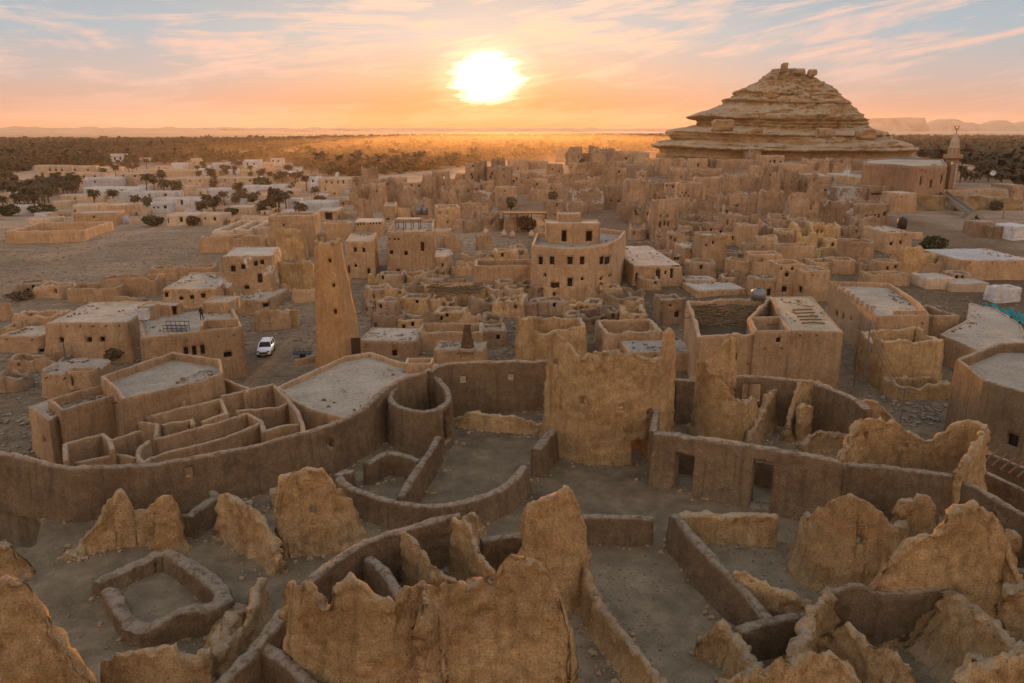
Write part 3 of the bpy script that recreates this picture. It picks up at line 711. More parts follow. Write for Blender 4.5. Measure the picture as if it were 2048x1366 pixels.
ruin('wall', None, [(1608, 1095, 1022), (1606, 1130, 1028), (1614, 1150, 1030), (1626, 1160, 1012), (1645, 1170, 1000), (1675, 1180, 992), (1700, 1184, 996), (1725, 1184, 1010), (1750, 1178, 1030), (1768, 1168, 1052), (1776, 1150, 1072)],
     mode='base', mat='ruin', thick=.5, rag=.1, smooth=1, topw=.6, batter=.3, amp=.1, endrag=.2, parent=t, ops=[(1716, 1077, 14, 16)])
ruin('ruined_slab', 'golden round topped mud slab behind the rounded ruin with the hole',
     [(1772, 1090, 1030), (1782, 1092, 1002), (1800, 1092, 992), (1822, 1092, 988), (1842, 1090, 993), (1856, 1088, 1015), (1866, 1086, 1040)], mode='base', mat='ruin', thick=.5, rag=.14, smooth=1, topw=.6, amp=.12, endrag=.25)
ruin('ruined_slab', 'huge slanting ruined slab with a golden left edge near the right border',
     [(1728, 1262, 1190), (1745, 1266, 1140), (1772, 1270, 1092), (1800, 1272, 1070), (1840, 1272, 1058), (1858, 1272, 1020), (1872, 1270, 1003), (1905, 1268, 1006), (1935, 1266, 1024), (1962, 1264, 1045), (1980, 1264, 1060), (1990, 1268, 1100), (2010, 1276, 1150), (2040, 1290, 1180), (2090, 1310, 1230)],
     mode='base', mat='ruin', thick=.8, rag=.22, smooth=1, topw=.5, amp=.18, endrag=.4, batter=.2)
ruin('ruined_stub', 'small lumpy mud head poking up behind the right shoulder of the huge slanting slab',
     [(1990, 1170, 1085), (2002, 1170, 1064), (2014, 1168, 1070), (2020, 1166, 1100)], mode='base', mat='ruin', thick=.6, rag=.12, smooth=0, topw=.6, amp=.14)
ruin('ruined_wall', 'mud wall with a dark face joining the ragged golden crest to the huge slanting slab',
     [(1640, 1268, 1180), (1665, 1272, 1176), (1692, 1275, 1162), (1715, 1278, 1170), (1735, 1280, 1182), (1790, 1282, 1180), (1840, 1280, 1174), (1885, 1276, 1168)], mode='base', mat='plaster', thick=.5, rag=.1, smooth=1, topw=.8, amp=.1)
ruin('ruined_crest', 'ragged golden mud crest running down left from the joint of the dark faced wall',
     [(1652, 1270, 1178), (1640, 1290, 1184), (1622, 1318, 1212), (1608, 1350, 1240), (1592, 1380, 1275), (1575, 1420, 1310)], mode='base', mat='ruin', thick=.75, rag=.22, smooth=1, topw=.5, amp=.18, endrag=.2)
ruin('ruined_crest', 'second ragged crest with a pale knob, just right of the first golden crest',
     [(1612, 1370, 1280), (1640, 1380, 1262), (1668, 1390, 1250), (1690, 1400, 1252), (1702, 1410, 1262), (1720, 1430, 1285), (1752, 1450, 1300), (1772, 1470, 1300), (1800, 1500, 1340)], mode='base', mat='ruin', thick=.7, rag=.25, smooth=1, topw=.5, amp=.18, zb=8.5)
ruin('ruined_crest', 'broad arching mud crest at the bottom border, lower right',
     [(1420, 1560, 1372), (1450, 1550, 1352), (1490, 1545, 1336), (1530, 1540, 1316), (1570, 1540, 1304), (1610, 1540, 1304), (1645, 1545, 1312), (1672, 1550, 1330), (1700, 1560, 1380)], mode='base', mat='ruin', thick=.9, rag=.2, smooth=1, topw=.5, amp=.18, zb=8.0)
ruin('ruined_crest', 'heavy lumpy mud mass at the bottom right corner',
     [(1880, 1560, 1366), (1900, 1550, 1330), (1940, 1545, 1310), (1985, 1545, 1304), (2030, 1550, 1302), (2100, 1560, 1310), (2200, 1580, 1330)], mode='base', mat='ruin', thick=1.4, rag=.2, smooth=1, topw=.5, amp=.2, zb=8.0)
ruin('ruined_slab', 'rough golden mud wall running off the right border below the huge slanting slab',
     [(1985, 1345, 1180), (2000, 1350, 1165), (2030, 1360, 1172), (2060, 1372, 1190), (2120, 1400, 1230)], mode='base', mat='ruin', thick=.8, rag=.2, smooth=1, topw=.6, amp=.2, endrag=.3)
ruin('low_wall', 'dark low wall crossing behind the huge slanting slab at the right border',
     [(1985, 1128), (2020, 1134), (2060, 1142), (2150, 1160)], h=1.4, mat='plaster', thick=.5, rag=.08, smooth=0, amp=.07)
# centre
ruin('ruined_slab', 'tall isolated golden mud slab with a pale tip in the middle of the foreground',
     [(1048, 1196, 1030), (1054, 1202, 1008), (1068, 1206, 998), (1085, 1208, 992), (1102, 1209, 986), (1118, 1209, 972), (1130, 1208, 966), (1142, 1206, 982), (1152, 1203, 1012), (1164, 1198, 1050), (1170, 1192, 1090)],
     mode='base', mat='ruin', thick=.7, rag=.1, smooth=1, topw=.5, amp=.13, endrag=.22, batter=.15)
ruin('ruined_crest', 'long mud wall falling away right from the foot of the isolated golden slab',
     [(1168, 1200, 1095), (1178, 1226, 1160), (1192, 1256, 1198), (1225, 1300, 1242), (1262, 1350, 1290), (1300, 1400, 1335), (1340, 1460, 1385)], mode='base', mat='ruin', thick=.55, rag=.12, smooth=1, topw=.8, amp=.1)
ruin('low_wall', 'low mud wall reaching the isolated golden slab from the left',
     [(962, 1078), (1000, 1072), (1052, 1066)], h=1.6, mat='plaster', thick=.5, rag=.05, smooth=0, amp=.06)
ruin('curved_wall', 'long thick mud wall curving from the middle down to the bottom border',
     [(918, 1024), (880, 1034), (840, 1048), (795, 1060), (750, 1072), (700, 1098), (650, 1132), (615, 1160), (590, 1190), (560, 1230), (525, 1275), (480, 1325), (430, 1375), (380, 1430)], h=2.5, mat='plaster', thick=.55, rag=.05, smooth=1, amp=.07, batter=.08)
ruin('ruined_fin', 'left of the two slender mud fins sloping down from the long curving wall',
     [(806, 1062, 2.8), (818, 1068, 2.8), (838, 1092, 2.5), (858, 1122, 2.3), (888, 1150, 2.1), (922, 1166, 1.9)], h=2.2, mat='ruin', thick=.45, rag=.12, smooth=1, topw=.7, amp=.1)
ruin('ruined_fin', 'right of the two slender mud fins sloping down from the long curving wall',
     [(905, 1036, 2.8), (925, 1036, 3.0), (940, 1060, 2.7), (953, 1090, 2.5), (968, 1122, 2.2), (990, 1142, 2.0)], h=2.2, mat='ruin', thick=.45, rag=.12, smooth=1, topw=.7, amp=.1)
ruin('ruined_stub', 'small rounded mud hump at the upper end of the right fin',
     [(926, 1078, 1034), (945, 1082, 1026), (960, 1084, 1032), (968, 1086, 1054)], mode='base', mat='ruin', thick=.5, rag=.1, smooth=1, topw=.7, amp=.1)
ruin('ruined_fin', 'low rounded mud rib inside the dark space under the long curving wall',
     [(735, 1112), (762, 1130), (785, 1160), (802, 1196)], h=2.1, mat='plaster', thick=.5, rag=.06, smooth=1, amp=.08)
ruin('ruined_slab', 'broad mud slab with three jagged peaks at the bottom, left of the biggest foreground slab',
     [(598, 1400, 1172), (606, 1412, 1164), (622, 1422, 1176), (632, 1428, 1160), (650, 1434, 1185), (664, 1438, 1200), (680, 1440, 1200), (690, 1442, 1166), (714, 1446, 1148), (732, 1448, 1160), (752, 1450, 1176), (775, 1452, 1192), (800, 1452, 1206), (806, 1452, 1186), (832, 1450, 1166), (858, 1448, 1158), (866, 1446, 1180)],
     mode='base', mat='ruin', thick=.65, rag=.12, smooth=0, topw=.5, batter=.25, amp=.15, endrag=.3, res=.13)
ruin('ruined_slab', 'biggest foreground mud slab with a high rounded right shoulder at the bottom centre',
     [(846, 1490, 1250), (858, 1476, 1190), (866, 1460, 1168), (882, 1448, 1182), (905, 1440, 1172), (940, 1434, 1166), (965, 1430, 1160), (990, 1426, 1156), (1004, 1422, 1130), (1022, 1419, 1110), (1050, 1416, 1116), (1080, 1414, 1124), (1096, 1413, 1132), (1110, 1412, 1165), (1122, 1412, 1200), (1134, 1412, 1245), (1142, 1413, 1290), (1150, 1416, 1340)],
     mode='base', mat='ruin', thick=.8, rag=.12, smooth=0, topw=.5, batter=.3, amp=.17, endrag=.3, res=.13)
ruin('low_wall', 'mud wall forking off the long curving wall toward the bottom border',
     [(520, 1288), (560, 1308), (600, 1342), (640, 1385)], h=2.3, mat='plaster', thick=.6, rag=.06, smooth=0, amp=.07)
# left
ruin('ruined_wall', 'low crumbling mud wall left of the long curving wall, striped with straw',
     [(522, 1158, 1.3), (510, 1190, 1.3), (500, 1225, 1.3), (478, 1260, 1.2), (440, 1290, 1.1), (425, 1310, 1.0)], h=1.3, mat='ruin', thick=.55, rag=.16, smooth=0, topw=.7, amp=.12)
ruin('ruined_wall', 'ragged mud crest at the bottom border in front of the square low room',
     [(215, 1400, 1330), (250, 1396, 1305), (290, 1390, 1296), (330, 1384, 1290), (362, 1380, 1284), (368, 1378, 1300), (400, 1372, 1310), (430, 1368, 1300)], mode='base', mat='ruin', thick=.6, rag=.14, smooth=0, topw=.6, amp=.14)
ruin('ruined_slab', 'large golden edged mud slab in the bottom left corner',
     [(-80, 1480, 1120), (-20, 1478, 1112), (5, 1476, 1140), (20, 1475, 1160), (42, 1474, 1168), (60, 1472, 1156), (84, 1470, 1150), (100, 1468, 1166), (118, 1466, 1196), (136, 1464, 1240), (155, 1462, 1275), (178, 1460, 1320), (195, 1460, 1360), (204, 1460, 1400)],
     mode='base', mat='ruin', thick=.8, rag=.16, smooth=0, topw=.5, amp=.17, batter=.25, endrag=.3)
t = empty('low_room', P(320, 1170, Z0) + (Z0,), 'low square mud walled room open at its left corner on the sandy floor', 'ruin')
ruin('wall', None, [(193, 1162, .75), (255, 1128, .75), (322, 1098, .8), (365, 1112, .9), (410, 1146, .9), (456, 1190, .9), (420, 1212, 1.1), (370, 1210, 1.4), (318, 1238, 1.0), (284, 1252, .75), (252, 1236, .7), (228, 1190, .8), (216, 1172, .7)], h=.8, mat='plaster', thick=.62, rag=.2,
     smooth=1, amp=.1, parent=t, batter=.12)
ruin('mud_pillar', 'slender round topped mud pillar at the back corner of the low square room',
     [(326, 1096, 1002), (334, 1098, 988), (346, 1098, 985), (358, 1096, 994), (363, 1092, 1030)], mode='base', mat='ruin', thick=.75, rag=.08, smooth=0, topw=.6, amp=.13, endrag=.1)
ruin('mud_pillar', 'thick mud pillar with a long slope running down its left side',
     [(132, 1120, 1112), (165, 1100, 1084), (200, 1092, 1046), (222, 1088, 1012), (238, 1085, 986), (254, 1084, 979), (268, 1082, 990), (276, 1080, 1020), (296, 1078, 1018), (328, 1076, 1014)],
     mode='base', mat='ruin', thick=.75, rag=.14, smooth=0, topw=.6, batter=.15, amp=.14, endrag=.2)
ruin('low_wall', 'T shaped low mud wall between the slender pillar and the crumbled wall',
     [(374, 1032), (402, 1010), (432, 992), (424, 980)], h=1.3, mat='plaster', thick=.55, rag=.1, smooth=0, amp=.08)
ruin('low_wall', 'short crosswise mud wall touching the T shaped low wall', [(436, 992), (462, 996), (482, 1000)], h=1.3, mat='plaster', thick=.55, rag=.1, smooth=0, amp=.08)
ruin('ruined_wall', 'crumbled mud wall sloping down to the foot of the squarish pillar with a hole',
     [(444, 1062, 998), (456, 1068, 985), (474, 1076, 990), (482, 1082, 1000), (500, 1094, 1002), (520, 1108, 1018), (540, 1122, 1046), (556, 1138, 1088), (566, 1148, 1104)], mode='base', mat='ruin', thick=.7, rag=.22, smooth=0, topw=.55, amp=.16)
ruin('mud_pillar', 'squarish tall mud pillar with a hole near its middle, left of the centre',
     [(560, 1110, 1010), (572, 1106, 952), (590, 1102, 946), (606, 1100, 946), (618, 1099, 937), (640, 1097, 933), (656, 1095, 936), (668, 1093, 954), (680, 1091, 974), (698, 1088, 984), (708, 1082, 998), (716, 1076, 1040)],
     mode='base', mat='ruin', thick=.7, rag=.1, smooth=0, topw=.55, batter=.2, amp=.13, endrag=.25, ops=[(626, 1014, 13, 12)])
ruin('ruined_stub', 'small rounded mud stump behind the left edge of the squarish tall pillar', [(543, 1010, 982), (556, 1008, 974), (572, 1006, 980)], mode='base', mat='ruin', thick=.6, rag=.1, smooth=0, amp=.1)
ruin('ruined_stub', 'pinkish mud lump leaning on the inner face of the long curving perimeter wall',
     [(156, 1010, 985), (176, 1014, 965), (196, 1016, 962), (212, 1018, 990), (226, 1020, 992)], mode='base', mat='ruin', thick=.8, rag=.15, smooth=1, topw=.5, amp=.16)
ruin('ruined_stub', 'stony mud lump at the left border beside the dark pit', [(-40, 1160, 1080), (0, 1158, 1078), (22, 1154, 1084), (44, 1148, 1104), (58, 1142, 1122)], mode='base', mat='ruin', thick=.9, rag=.2, smooth=0, topw=.5, amp=.18)

ruin('added_shade_wall', 'added low mud wall darkening the two tall doorways of the walled house', [(1330, 938, 893), (1400, 950, 903), (1480, 962, 915), (1560, 978, 926), (1600, 990, 934)], mode='base', mat='plaster', thick=.5, rag=.05, smooth=0)  # wall added behind the doorways to keep the openings dark
ruin('added_shade_wall', 'added low mud wall blocking sunlight in the doorway of the largest ragged slab', [(1240, 893, 855), (1275, 893, 854), (1312, 890, 852)], mode='base', mat='ruin', thick=.5, rag=.05, smooth=0)  # wall added behind the slab to stop the sun beam through its door

ruin('mud_spire', 'thin mud spire standing at the right end of the largest ragged slab', [(1314, 900, 712), (1319, 898, 664), (1326, 896, 654), (1333, 893, 662), (1337, 890, 720)], mode='base', mat='ruin', thick=.55, rag=.02, crumb=.4, smooth=0, topw=.9, amp=.07)

ruin('slumped_wall', 'thick slumped mud wall sweeping from the huge slanting slab toward the bottom right corner', [(1872, 1290, 1176), (1900, 1312, 1190), (1935, 1345, 1216), (1972, 1390, 1250), (2010, 1440, 1296), (2060, 1500, 1350)], mode='base', mat='ruin', thick=1.0, rag=.16, smooth=1, topw=.5, amp=.17, flare=.9, batter=.4)
ruin('slumped_wall', 'slumped ridge of mud joining the thick pillar and the long perimeter wall', [(214, 1084, 1030), (222, 1060, 1010), (236, 1040, 1000), (262, 1020, 992), (290, 1005, 985)], mode='base', mat='ruin', thick=.8, rag=.12, smooth=1, topw=.5, amp=.14, flare=.7)
ruin('slumped_wall', 'low slumped mud bank along the front of the curving wall at the lower left', [(470, 1330, 1300), (440, 1300, 1268), (452, 1262, 1236), (480, 1232, 1206)], mode='base', mat='ruin', thick=.9, rag=.16, smooth=1, topw=.5, amp=.16, flare=.8)
ruin('slumped_wall', 'slumped mud bank linking the arching crest with the ragged golden crest', [(1560, 1440, 1330), (1600, 1450, 1322), (1640, 1460, 1312), (1690, 1470, 1330)], mode='base', mat='ruin', thick=1.1, rag=.16, smooth=1, topw=.5, amp=.17, flare=.8, zb=8.8)
ruin('slumped_wall', 'low mud bank tying the rounded ruin to the golden round topped slab', [(1745, 1150, 1062), (1765, 1130, 1052), (1785, 1112, 1046), (1800, 1100, 1040)], mode='base', mat='ruin', thick=.8, rag=.14, smooth=1, topw=.5, amp=.15, flare=.6)
# ------------------------------------------------------------------ houses
BOX = []                         # photo boxes already taken, for the fillers
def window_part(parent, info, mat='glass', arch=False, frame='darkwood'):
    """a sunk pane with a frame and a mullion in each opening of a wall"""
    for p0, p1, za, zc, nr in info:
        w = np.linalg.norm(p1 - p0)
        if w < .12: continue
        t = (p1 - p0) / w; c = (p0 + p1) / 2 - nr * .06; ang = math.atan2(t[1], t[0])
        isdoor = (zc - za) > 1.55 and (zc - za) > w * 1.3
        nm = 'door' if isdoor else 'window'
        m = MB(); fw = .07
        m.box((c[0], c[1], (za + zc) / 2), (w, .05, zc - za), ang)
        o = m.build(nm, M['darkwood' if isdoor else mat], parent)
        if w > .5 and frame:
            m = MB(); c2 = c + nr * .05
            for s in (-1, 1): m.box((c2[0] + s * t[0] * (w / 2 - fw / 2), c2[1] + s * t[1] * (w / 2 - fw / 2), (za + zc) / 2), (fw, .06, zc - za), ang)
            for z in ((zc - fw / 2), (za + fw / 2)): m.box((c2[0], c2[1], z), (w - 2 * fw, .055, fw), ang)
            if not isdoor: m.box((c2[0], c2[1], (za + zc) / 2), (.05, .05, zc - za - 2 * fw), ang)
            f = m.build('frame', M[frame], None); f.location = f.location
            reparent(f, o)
def reparent(c, p):
    loc = np.array(c.location) ; base = np.array(p.location)
    q = p.parent
    while q is not None: base = base + np.array(q.location); q = q.parent
    c.parent = p; c.location = loc - base
def deck(name, poly, z, mat, parent, rough=.06, step=1.0):
    poly = [(p[0], p[1]) for p in poly]
    A = np.array(poly); lo = A.min(0); hi = A.max(0)
    n = max(4, min(30, int((hi - lo).max() / step)))
    gx = np.linspace(lo[0] - .1, hi[0] + .1, n + 1); gy = np.linspace(lo[1] - .1, hi[1] + .1, n + 1)
    bm = bmesh.new()
    f = bm.faces.new([bm.verts.new((p[0], p[1], z)) for p in poly])
    for i in range(1, n):
        bmesh.ops.bisect_plane(bm, geom=bm.verts[:] + bm.edges[:] + bm.faces[:], plane_co=(gx[i], 0, 0), plane_no=(1, 0, 0))
        bmesh.ops.bisect_plane(bm, geom=bm.verts[:] + bm.edges[:] + bm.faces[:], plane_co=(0, gy[i], 0), plane_no=(0, 1, 0))
    if sum((poly[i][0] * poly[(i + 1) % len(poly)][1] - poly[(i + 1) % len(poly)][0] * poly[i][1]) for i in range(len(poly))) < 0:
        bmesh.ops.reverse_faces(bm, faces=bm.faces[:])
    bmesh.ops.triangulate(bm, faces=[f for f in bm.faces if len(f.verts) > 4])
    V = np.array([v.co[:] for v in bm.verts]); V[:, 2] += rough * fbm(V / 1.1, 3, 8) * 1.6
    bm.verts.index_update(); T = [[v.index for v in f.verts] for f in bm.faces if len(f.verts) == 3]; Q = [[v.index for v in f.verts] for f in bm.faces if len(f.verts) == 4]
    # skirt, so the roof has thickness
    bm.free()
    return mesh_np(name, V, [a for a in (np.array(Q, int).reshape(-1, 4), np.array(T, int).reshape(-1, 3)) if len(a)], M[mat], parent)
def beam_ends(t, A, z, off):
    rg = random.Random(int(abs(A[1][0] * 17 + A[0][1] * 5))); i = int(np.argmin([(A[k][1] + A[(k + 1) % len(A)][1]) for k in range(len(A))])); p, q = A[i], A[(i + 1) % len(A)]
    L = np.linalg.norm(q - p); d = (q - p) / L; nr = np.array([d[1], -d[0]]); n = int(min(6, L / 1.6))
    for k in range(n):
        if rg.random() < .3: continue
        b = p + d * L * (k + .5) / n; m = MB(); zz = z + rg.uniform(-.05, .05); e = off + rg.uniform(.18, .5)
        m.tube([(b[0], b[1], zz), (b[0] + nr[0] * e, b[1] + nr[1] * e, zz - .03)], .08, 6); m.build('roof_beam', M['wood'], t)
def roof_debris(t, A, z, thick):
    rg = random.Random(int(abs(A[0][0] * 13 + A[0][1] * 7))); c = A.mean(0); m = MB(); n = rg.randint(14, 30); B = c + (A - c) * .82
    hot = [rg.randrange(len(A)) for _ in range(3)]
    for k in range(n):
        i = rg.choice(hot); f = rg.random(); p = B[i] * (1 - f) + B[(i + 1) % len(B)] * f; q = p + (c - p) * rg.random() ** 2 * .7
        if rg.random() < .4:
            a = rg.uniform(0, 3.1); L = rg.uniform(.4, 1.5); m.tube([(q[0] - math.cos(a) * L / 2, q[1] - math.sin(a) * L / 2, z + .12), (q[0] + math.cos(a) * L / 2, q[1] + math.sin(a) * L / 2, z + .16)], rg.uniform(.03, .06), 4)
        else:
            s_ = rg.uniform(.08, .26); m.box((q[0], q[1], z + s_ * .4), (s_ * rg.uniform(1, 2.2), s_ * rg.uniform(.8, 1.6), s_), rg.uniform(0, 3), rg.uniform(.6, .9))
    o = m.build('roof_debris', M['rubble'], t); o['kind'] = 'stuff'
def block(name, label, cat, corners, ztop, zb, mat='house', roof='roof', par=.5, ops=(), thick=.45, rag=.12, batter=.15, smooth=0, res=.4, group=None,
          kind='flat', amp=.05, org=None, wmat='glass', frame='darkwood', floorz=None):
    """corners: world xy, closed loop.  a walled block with optional roof deck"""
    A = np.array(corners); c = A.mean(0)
    if sum((A[i][0] * A[(i + 1) % len(A)][1] - A[(i + 1) % len(A)][0] * A[i][1]) for i in range(len(A))) < 0: A = A[::-1]
    t = empty(name, (c[0], c[1], zb), label, cat, group)
    inset = thick / 2
    lowz = min(zb, float(terrain(A[:, 0], A[:, 1]).min())) - .5
    V, Q, info = wall_geo([(p[0], p[1], ztop, lowz) for p in A], thick=thick, closed=True, res=res, rag=rag, batter=batter, smooth=smooth, ops=ops, amp=amp, crumb=.8 if kind == 'open' else .45)
    mesh_np('wall', V, [Q], M[mat], t)
    if kind == 'flat' and mat in ('house',) and PROJ(c[0], c[1], zb)[2] < 240 and frame is not None: beam_ends(t, A, ztop - par - .35, thick / 2 + batter * .25)
    if kind == 'flat':
        if mat in ('house', 'ruin') and PROJ(c[0], c[1], zb)[2] < 210: roof_debris(t, A, ztop - par, thick)
        B = chaikin(A, smooth, True) if smooth else A
        deck('roof', B, ztop - par, roof, t, step=max(1.0, res * 2))
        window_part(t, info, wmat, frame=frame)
    return t
def ztop_of(u, vb, vt, zg): return ZT(P(u, vb, zg)[1], vt)
def house(u0, u1, vb, vt, vr=None, yaw=0, kind='flat', mat='house', roof='roof', label=None, wins=(), d=None, zb=None, par=.45, rag=None, cat='house', name='mud_house',
          group=None, smooth=0, batter=None, thick=None, amp=None, frame='darkwood', wmat='glass', box=True):
    uc = (u0 + u1) / 2
    if zb is None: x, y, z = PT(uc, vb)
    else: (x, y), z = P(uc, vb, zb), zb
    dep = PROJ(x, y, z)[2]; zt = ZT(y, vt)
    ext = (u1 - u0) * dep / F
    if d is None:
        d = P(uc, vr, zt)[1] - y if vr else max(3.5, min(9, ext * .8))
    d = max(1.5, min(d, 30)); a = R(yaw); co, si = math.cos(a), math.sin(a)
    Wd = (ext - d * abs(si)) / co
    if Wd < ext * .35: Wd = ext * .5; d = (ext - Wd * co) / max(abs(si), .1)
    cx, cy = x, y
    loc = [(-Wd / 2, 0), (Wd / 2, 0), (Wd / 2, d), (-Wd / 2, d)]
    sh = d * si / 2
    pts = [(cx + sh + px * co - py * si, cy + px * si + py * co + abs(si) * Wd / 2) for px, py in loc]
    far = dep > 170
    res = max(.3, dep * .0034)
    thick = thick or (.45 if dep < 160 else .6); batter = .25 if batter is None else batter
    rag = rag if rag is not None else {'flat': .2, 'open': 1.3, 'frag': 1.8}[kind]
    amp = amp if amp is not None else .13
    zb0 = min(z, min(TZ(*p) for p in pts)) if zb is None else z
    if box: BOX.append((u0, u1, vb, vt))
    wins = [w if len(w) == 4 else w + (7, 9) for w in wins]
    if kind == 'frag':
        t = tag(mesh_frag(name, pts, zt, zb0, thick, rag, batter, res, amp, wins, mat), label, cat, group); return t
    return block(name, label, cat, pts, zt, zb0, mat, roof, par, wins, thick, rag, batter, smooth, res, group, kind, amp, frame=frame, wmat=wmat)
def mesh_frag(name, pts, zt, zb, thick, rag, batter, res, amp, wins, mat):
    # three sided remains: the open side faces away or sideways
    k = int(abs(pts[0][0] * 7.3 + pts[0][1] * 3.1)) % 3
    order = [[3, 0, 1], [0, 1, 2], [3, 0, 1, 2]][k]
    H = zt - zb; path = []
    for q, i in enumerate(order):
        drop = 0 if i in (0, 1) else .45 * H
        path.append((pts[i][0], pts[i][1], zt - drop, zb - .5))
    V, Q, info = wall_geo(path, thick=thick, res=res, rag=rag, jag=.6, batter=batter, smooth=0, ops=wins, amp=amp, endrag=.8, topw=.7)
    return mesh_np(name, V, [Q], M[mat])
H_ = house
# ---- left of the minaret
H_(95, 258, 722, 645, 604, 4, label='large mud house with three small windows and dark sunken patches on its roof', wins=[(127, 679, 10, 10), (182, 678, 11, 10), (208, 677, 10, 10)], smooth=0, batter=.8, par=.1, roof='roof', rag=.12)
t = H_(72, 190, 800, 748, 718, 6, label='low mud hut with soft rounded corners and a box shaped hatch', smooth=1, par=.05, roof='roof', batter=.35)
def sub_box(parent, name, u0, u1, vb, vt, zb, d, mat='house', roofed=False, ops=(), **k):
    (x0, y0), (x1, y1) = P(u0, vb, zb), P(u1, vb, zb)
    zt = ZT((y0 + y1) / 2, vt)
    A = [(x0, y0), (x1, y1), (x1, y1 + d), (x0, y0 + d)]
    V, Q, info = wall_geo([(p[0], p[1], zt, zb - .1) for p in A], thick=k.get('thick', .25), closed=True, res=.4, rag=.04, smooth=0, ops=ops, amp=.03)
    o = mesh_np(name, V, [Q], M[mat], parent)
    if roofed:
        r = deck('roof', A, zt - .15, 'roof', parent)
    return o
sub_box(t, 'hatch', 138, 186, 776, 742, 2.2, 1.6, ops=[(146, 762, 6, 18)])
H_(5, 92, 705, 672, 652, -4, label='low mud house with a pale ridge on its roof, at the left border', wins=[(86, 700, 9, 8)], roof='roof', par=.1, batter=.3)
H_(22, 118, 742, 718, 706, 4, kind='open', label='low mud enclosure in front of the low house with the pale ridge', wins=[(40, 728, 7, 7)])
H_(0, 40, 782, 752, 742, 0, kind='open', mat='oldhouse', label='small collapsed mud hut half buried in debris at the left border')
# house E with the roof terrace
zgE = 1.2; ztE = ztop_of(380, 748, 662, zgE)
E = block('mud_house', 'mud house with a flat grey roof terrace and three arched windows near the white car', 'house', W([(287, 674), (480, 652), (464, 618), (400, 612), (281, 628)], ztE), ztE, zgE, 'house', 'roof', .5,
          ops=[(372, 702, 9, 18), (388, 700, 9, 19), (405, 698, 9, 19), (455, 708, 17, 11)], thick=.5, batter=.3, smooth=0, rag=.06)
sub_box(E, 'stair_hut', 281, 306, 640, 612, ztE - .5, 2.5, roofed=True)
sub_box(E, 'roof_room', 306, 352, 632, 610, ztE - .5, 2.5, roofed=True, ops=[(351, 621, 7, 18)])
sub_box(E, 'roof_room', 410, 458, 626, 604, ztE - .5, 4.0, roofed=True)
p = [P(u, v, ztE + hh) for u, v, hh in ((403, 658, .2), (404, 645, .4), (418, 637, .7), (440, 634, .9), (462, 632, .9), (474, 640, .5))]
V, Q, _ = wall_geo([(a[0], a[1], ztE + .6, ztE - .6) for a in p], thick=.3, res=.3, rag=.04, smooth=1, amp=.03); mesh_np('curved_parapet', V, [Q], M['house'], E)
BOX += [(281, 480, 748, 612)]
H_(318, 430, 622, 577, 546, 5, label='mud house with a bumpy grey roof behind the roof terrace house', wins=[(331, 589, 14, 10), (364, 596, 9, 7), (385, 594, 9, 8), (407, 591, 9, 9)], roof='roof', par=.15, batter=.3)
H_(426, 474, 586, 545, 524, 6, label='pale square mud block with a parapet and one shuttered window', wins=[(440, 560, 12, 8)], par=1.2, roof='roof')
H_(438, 543, 602, 512, 494, 8, label='two storey mud house with whitish patches around its windows', mat='patched2', wins=[(467, 537, 10, 12), (487, 533, 9, 10), (512, 527, 8, 9), (525, 524, 8, 9), (521, 556, 10, 18), (495, 574, 10, 8)], roof='paleroof', par=.1, batter=.4)
H_(402, 528, 505, 474, 468, 6, kind='open', label='mud parapet wall rising behind the roof of the two storey house with whitish patches', d=3)
H_(300, 420, 560, 536, 528, 5, kind='open', mat='house', label='row of low mud yard walls above the bumpy grey roof')
H_(135, 232, 604, 577, 572, 6, kind='open', label='plain mud yard wall right behind the roof with dark sunken patches', rag=.3, d=5)
H_(205, 310, 590, 556, 552, 5, kind='open', label='taller mud yard with stepped top behind the stair hut', rag=.5, d=4)
H_(232, 276, 622, 592, None, 4, kind='frag', label='chunky mud wall stump left of the white water box', rag=.6)
H_(30, 118, 660, 628, 618, -5, kind='open', mat='house', label='half ruined mud enclosure in rubble at the left border', rag=.8)
H_(0, 26, 640, 606, 600, 0, kind='frag', mat='house', label='leaning mud wall corner at the very left border', rag=.8)
# pale salt block ruin
for i, (a, b, c, e, r, lb) in enumerate([(418, 462, 482, 462, 440, 'pale salt block room at the near left of the roofless block ruin'), (462, 500, 478, 458, 440, 'pale salt block room in the middle of the roofless block ruin'), (500, 537, 474, 454, 434, 'pale salt block room at the right of the roofless block ruin')]):
    H_(a, b, c, e, r, 3, kind='open', mat='cream', label=lb, rag=.2, batter=.05, group='rooms of the pale salt block ruin', cat='ruin', name='block_room')
H_(538, 628, 512, 432, 424, 6, label='tall mud house with a plain face and a straight top edge, above the pink slab', kind='flat', wins=[(568, 450, 4, 5), (600, 462, 5, 3)], roof='house', par=.6)
H_(556, 606, 520, 458, None, 3, label='leaning pinkish mud slab with one crack, left of the minaret', kind='frag', mat='ruin', rag=.25, wins=[(577, 474, 10, 3)], d=4)
H_(604, 640, 508, 466, 460, 0, label='pale ruined house wall wedged between the pinkish slab and the minaret', kind='open', mat='oldhouse', wins=[(623, 471, 6, 4)], rag=.3)
H_(556, 624, 582, 522, None, 4, label='round shouldered mud wall under the leaning pinkish slab', kind='frag', mat='ruin', rag=.6, d=5)
H_(480, 545, 628, 600, 577, -6, label='low mud hut with a sagging stick roof by the lane', wins=[(533, 609, 8, 10)], roof='roof', par=.05)
H_(505, 574, 660, 622, None, 8, kind='frag', label='bent yard wall beside the low hut with the sagging roof', mat='house', rag=.8, d=5)
H_(572, 604, 650, 618, None, -8, kind='frag', label='rounded mud slab standing alone in rubble left of the minaret', mat='ruin', rag=.5, d=3)
H_(520, 575, 592, 566, None, -12, kind='frag', label='slanting mud yard wall above the bent yard wall', mat='house', rag=.3, d=3)
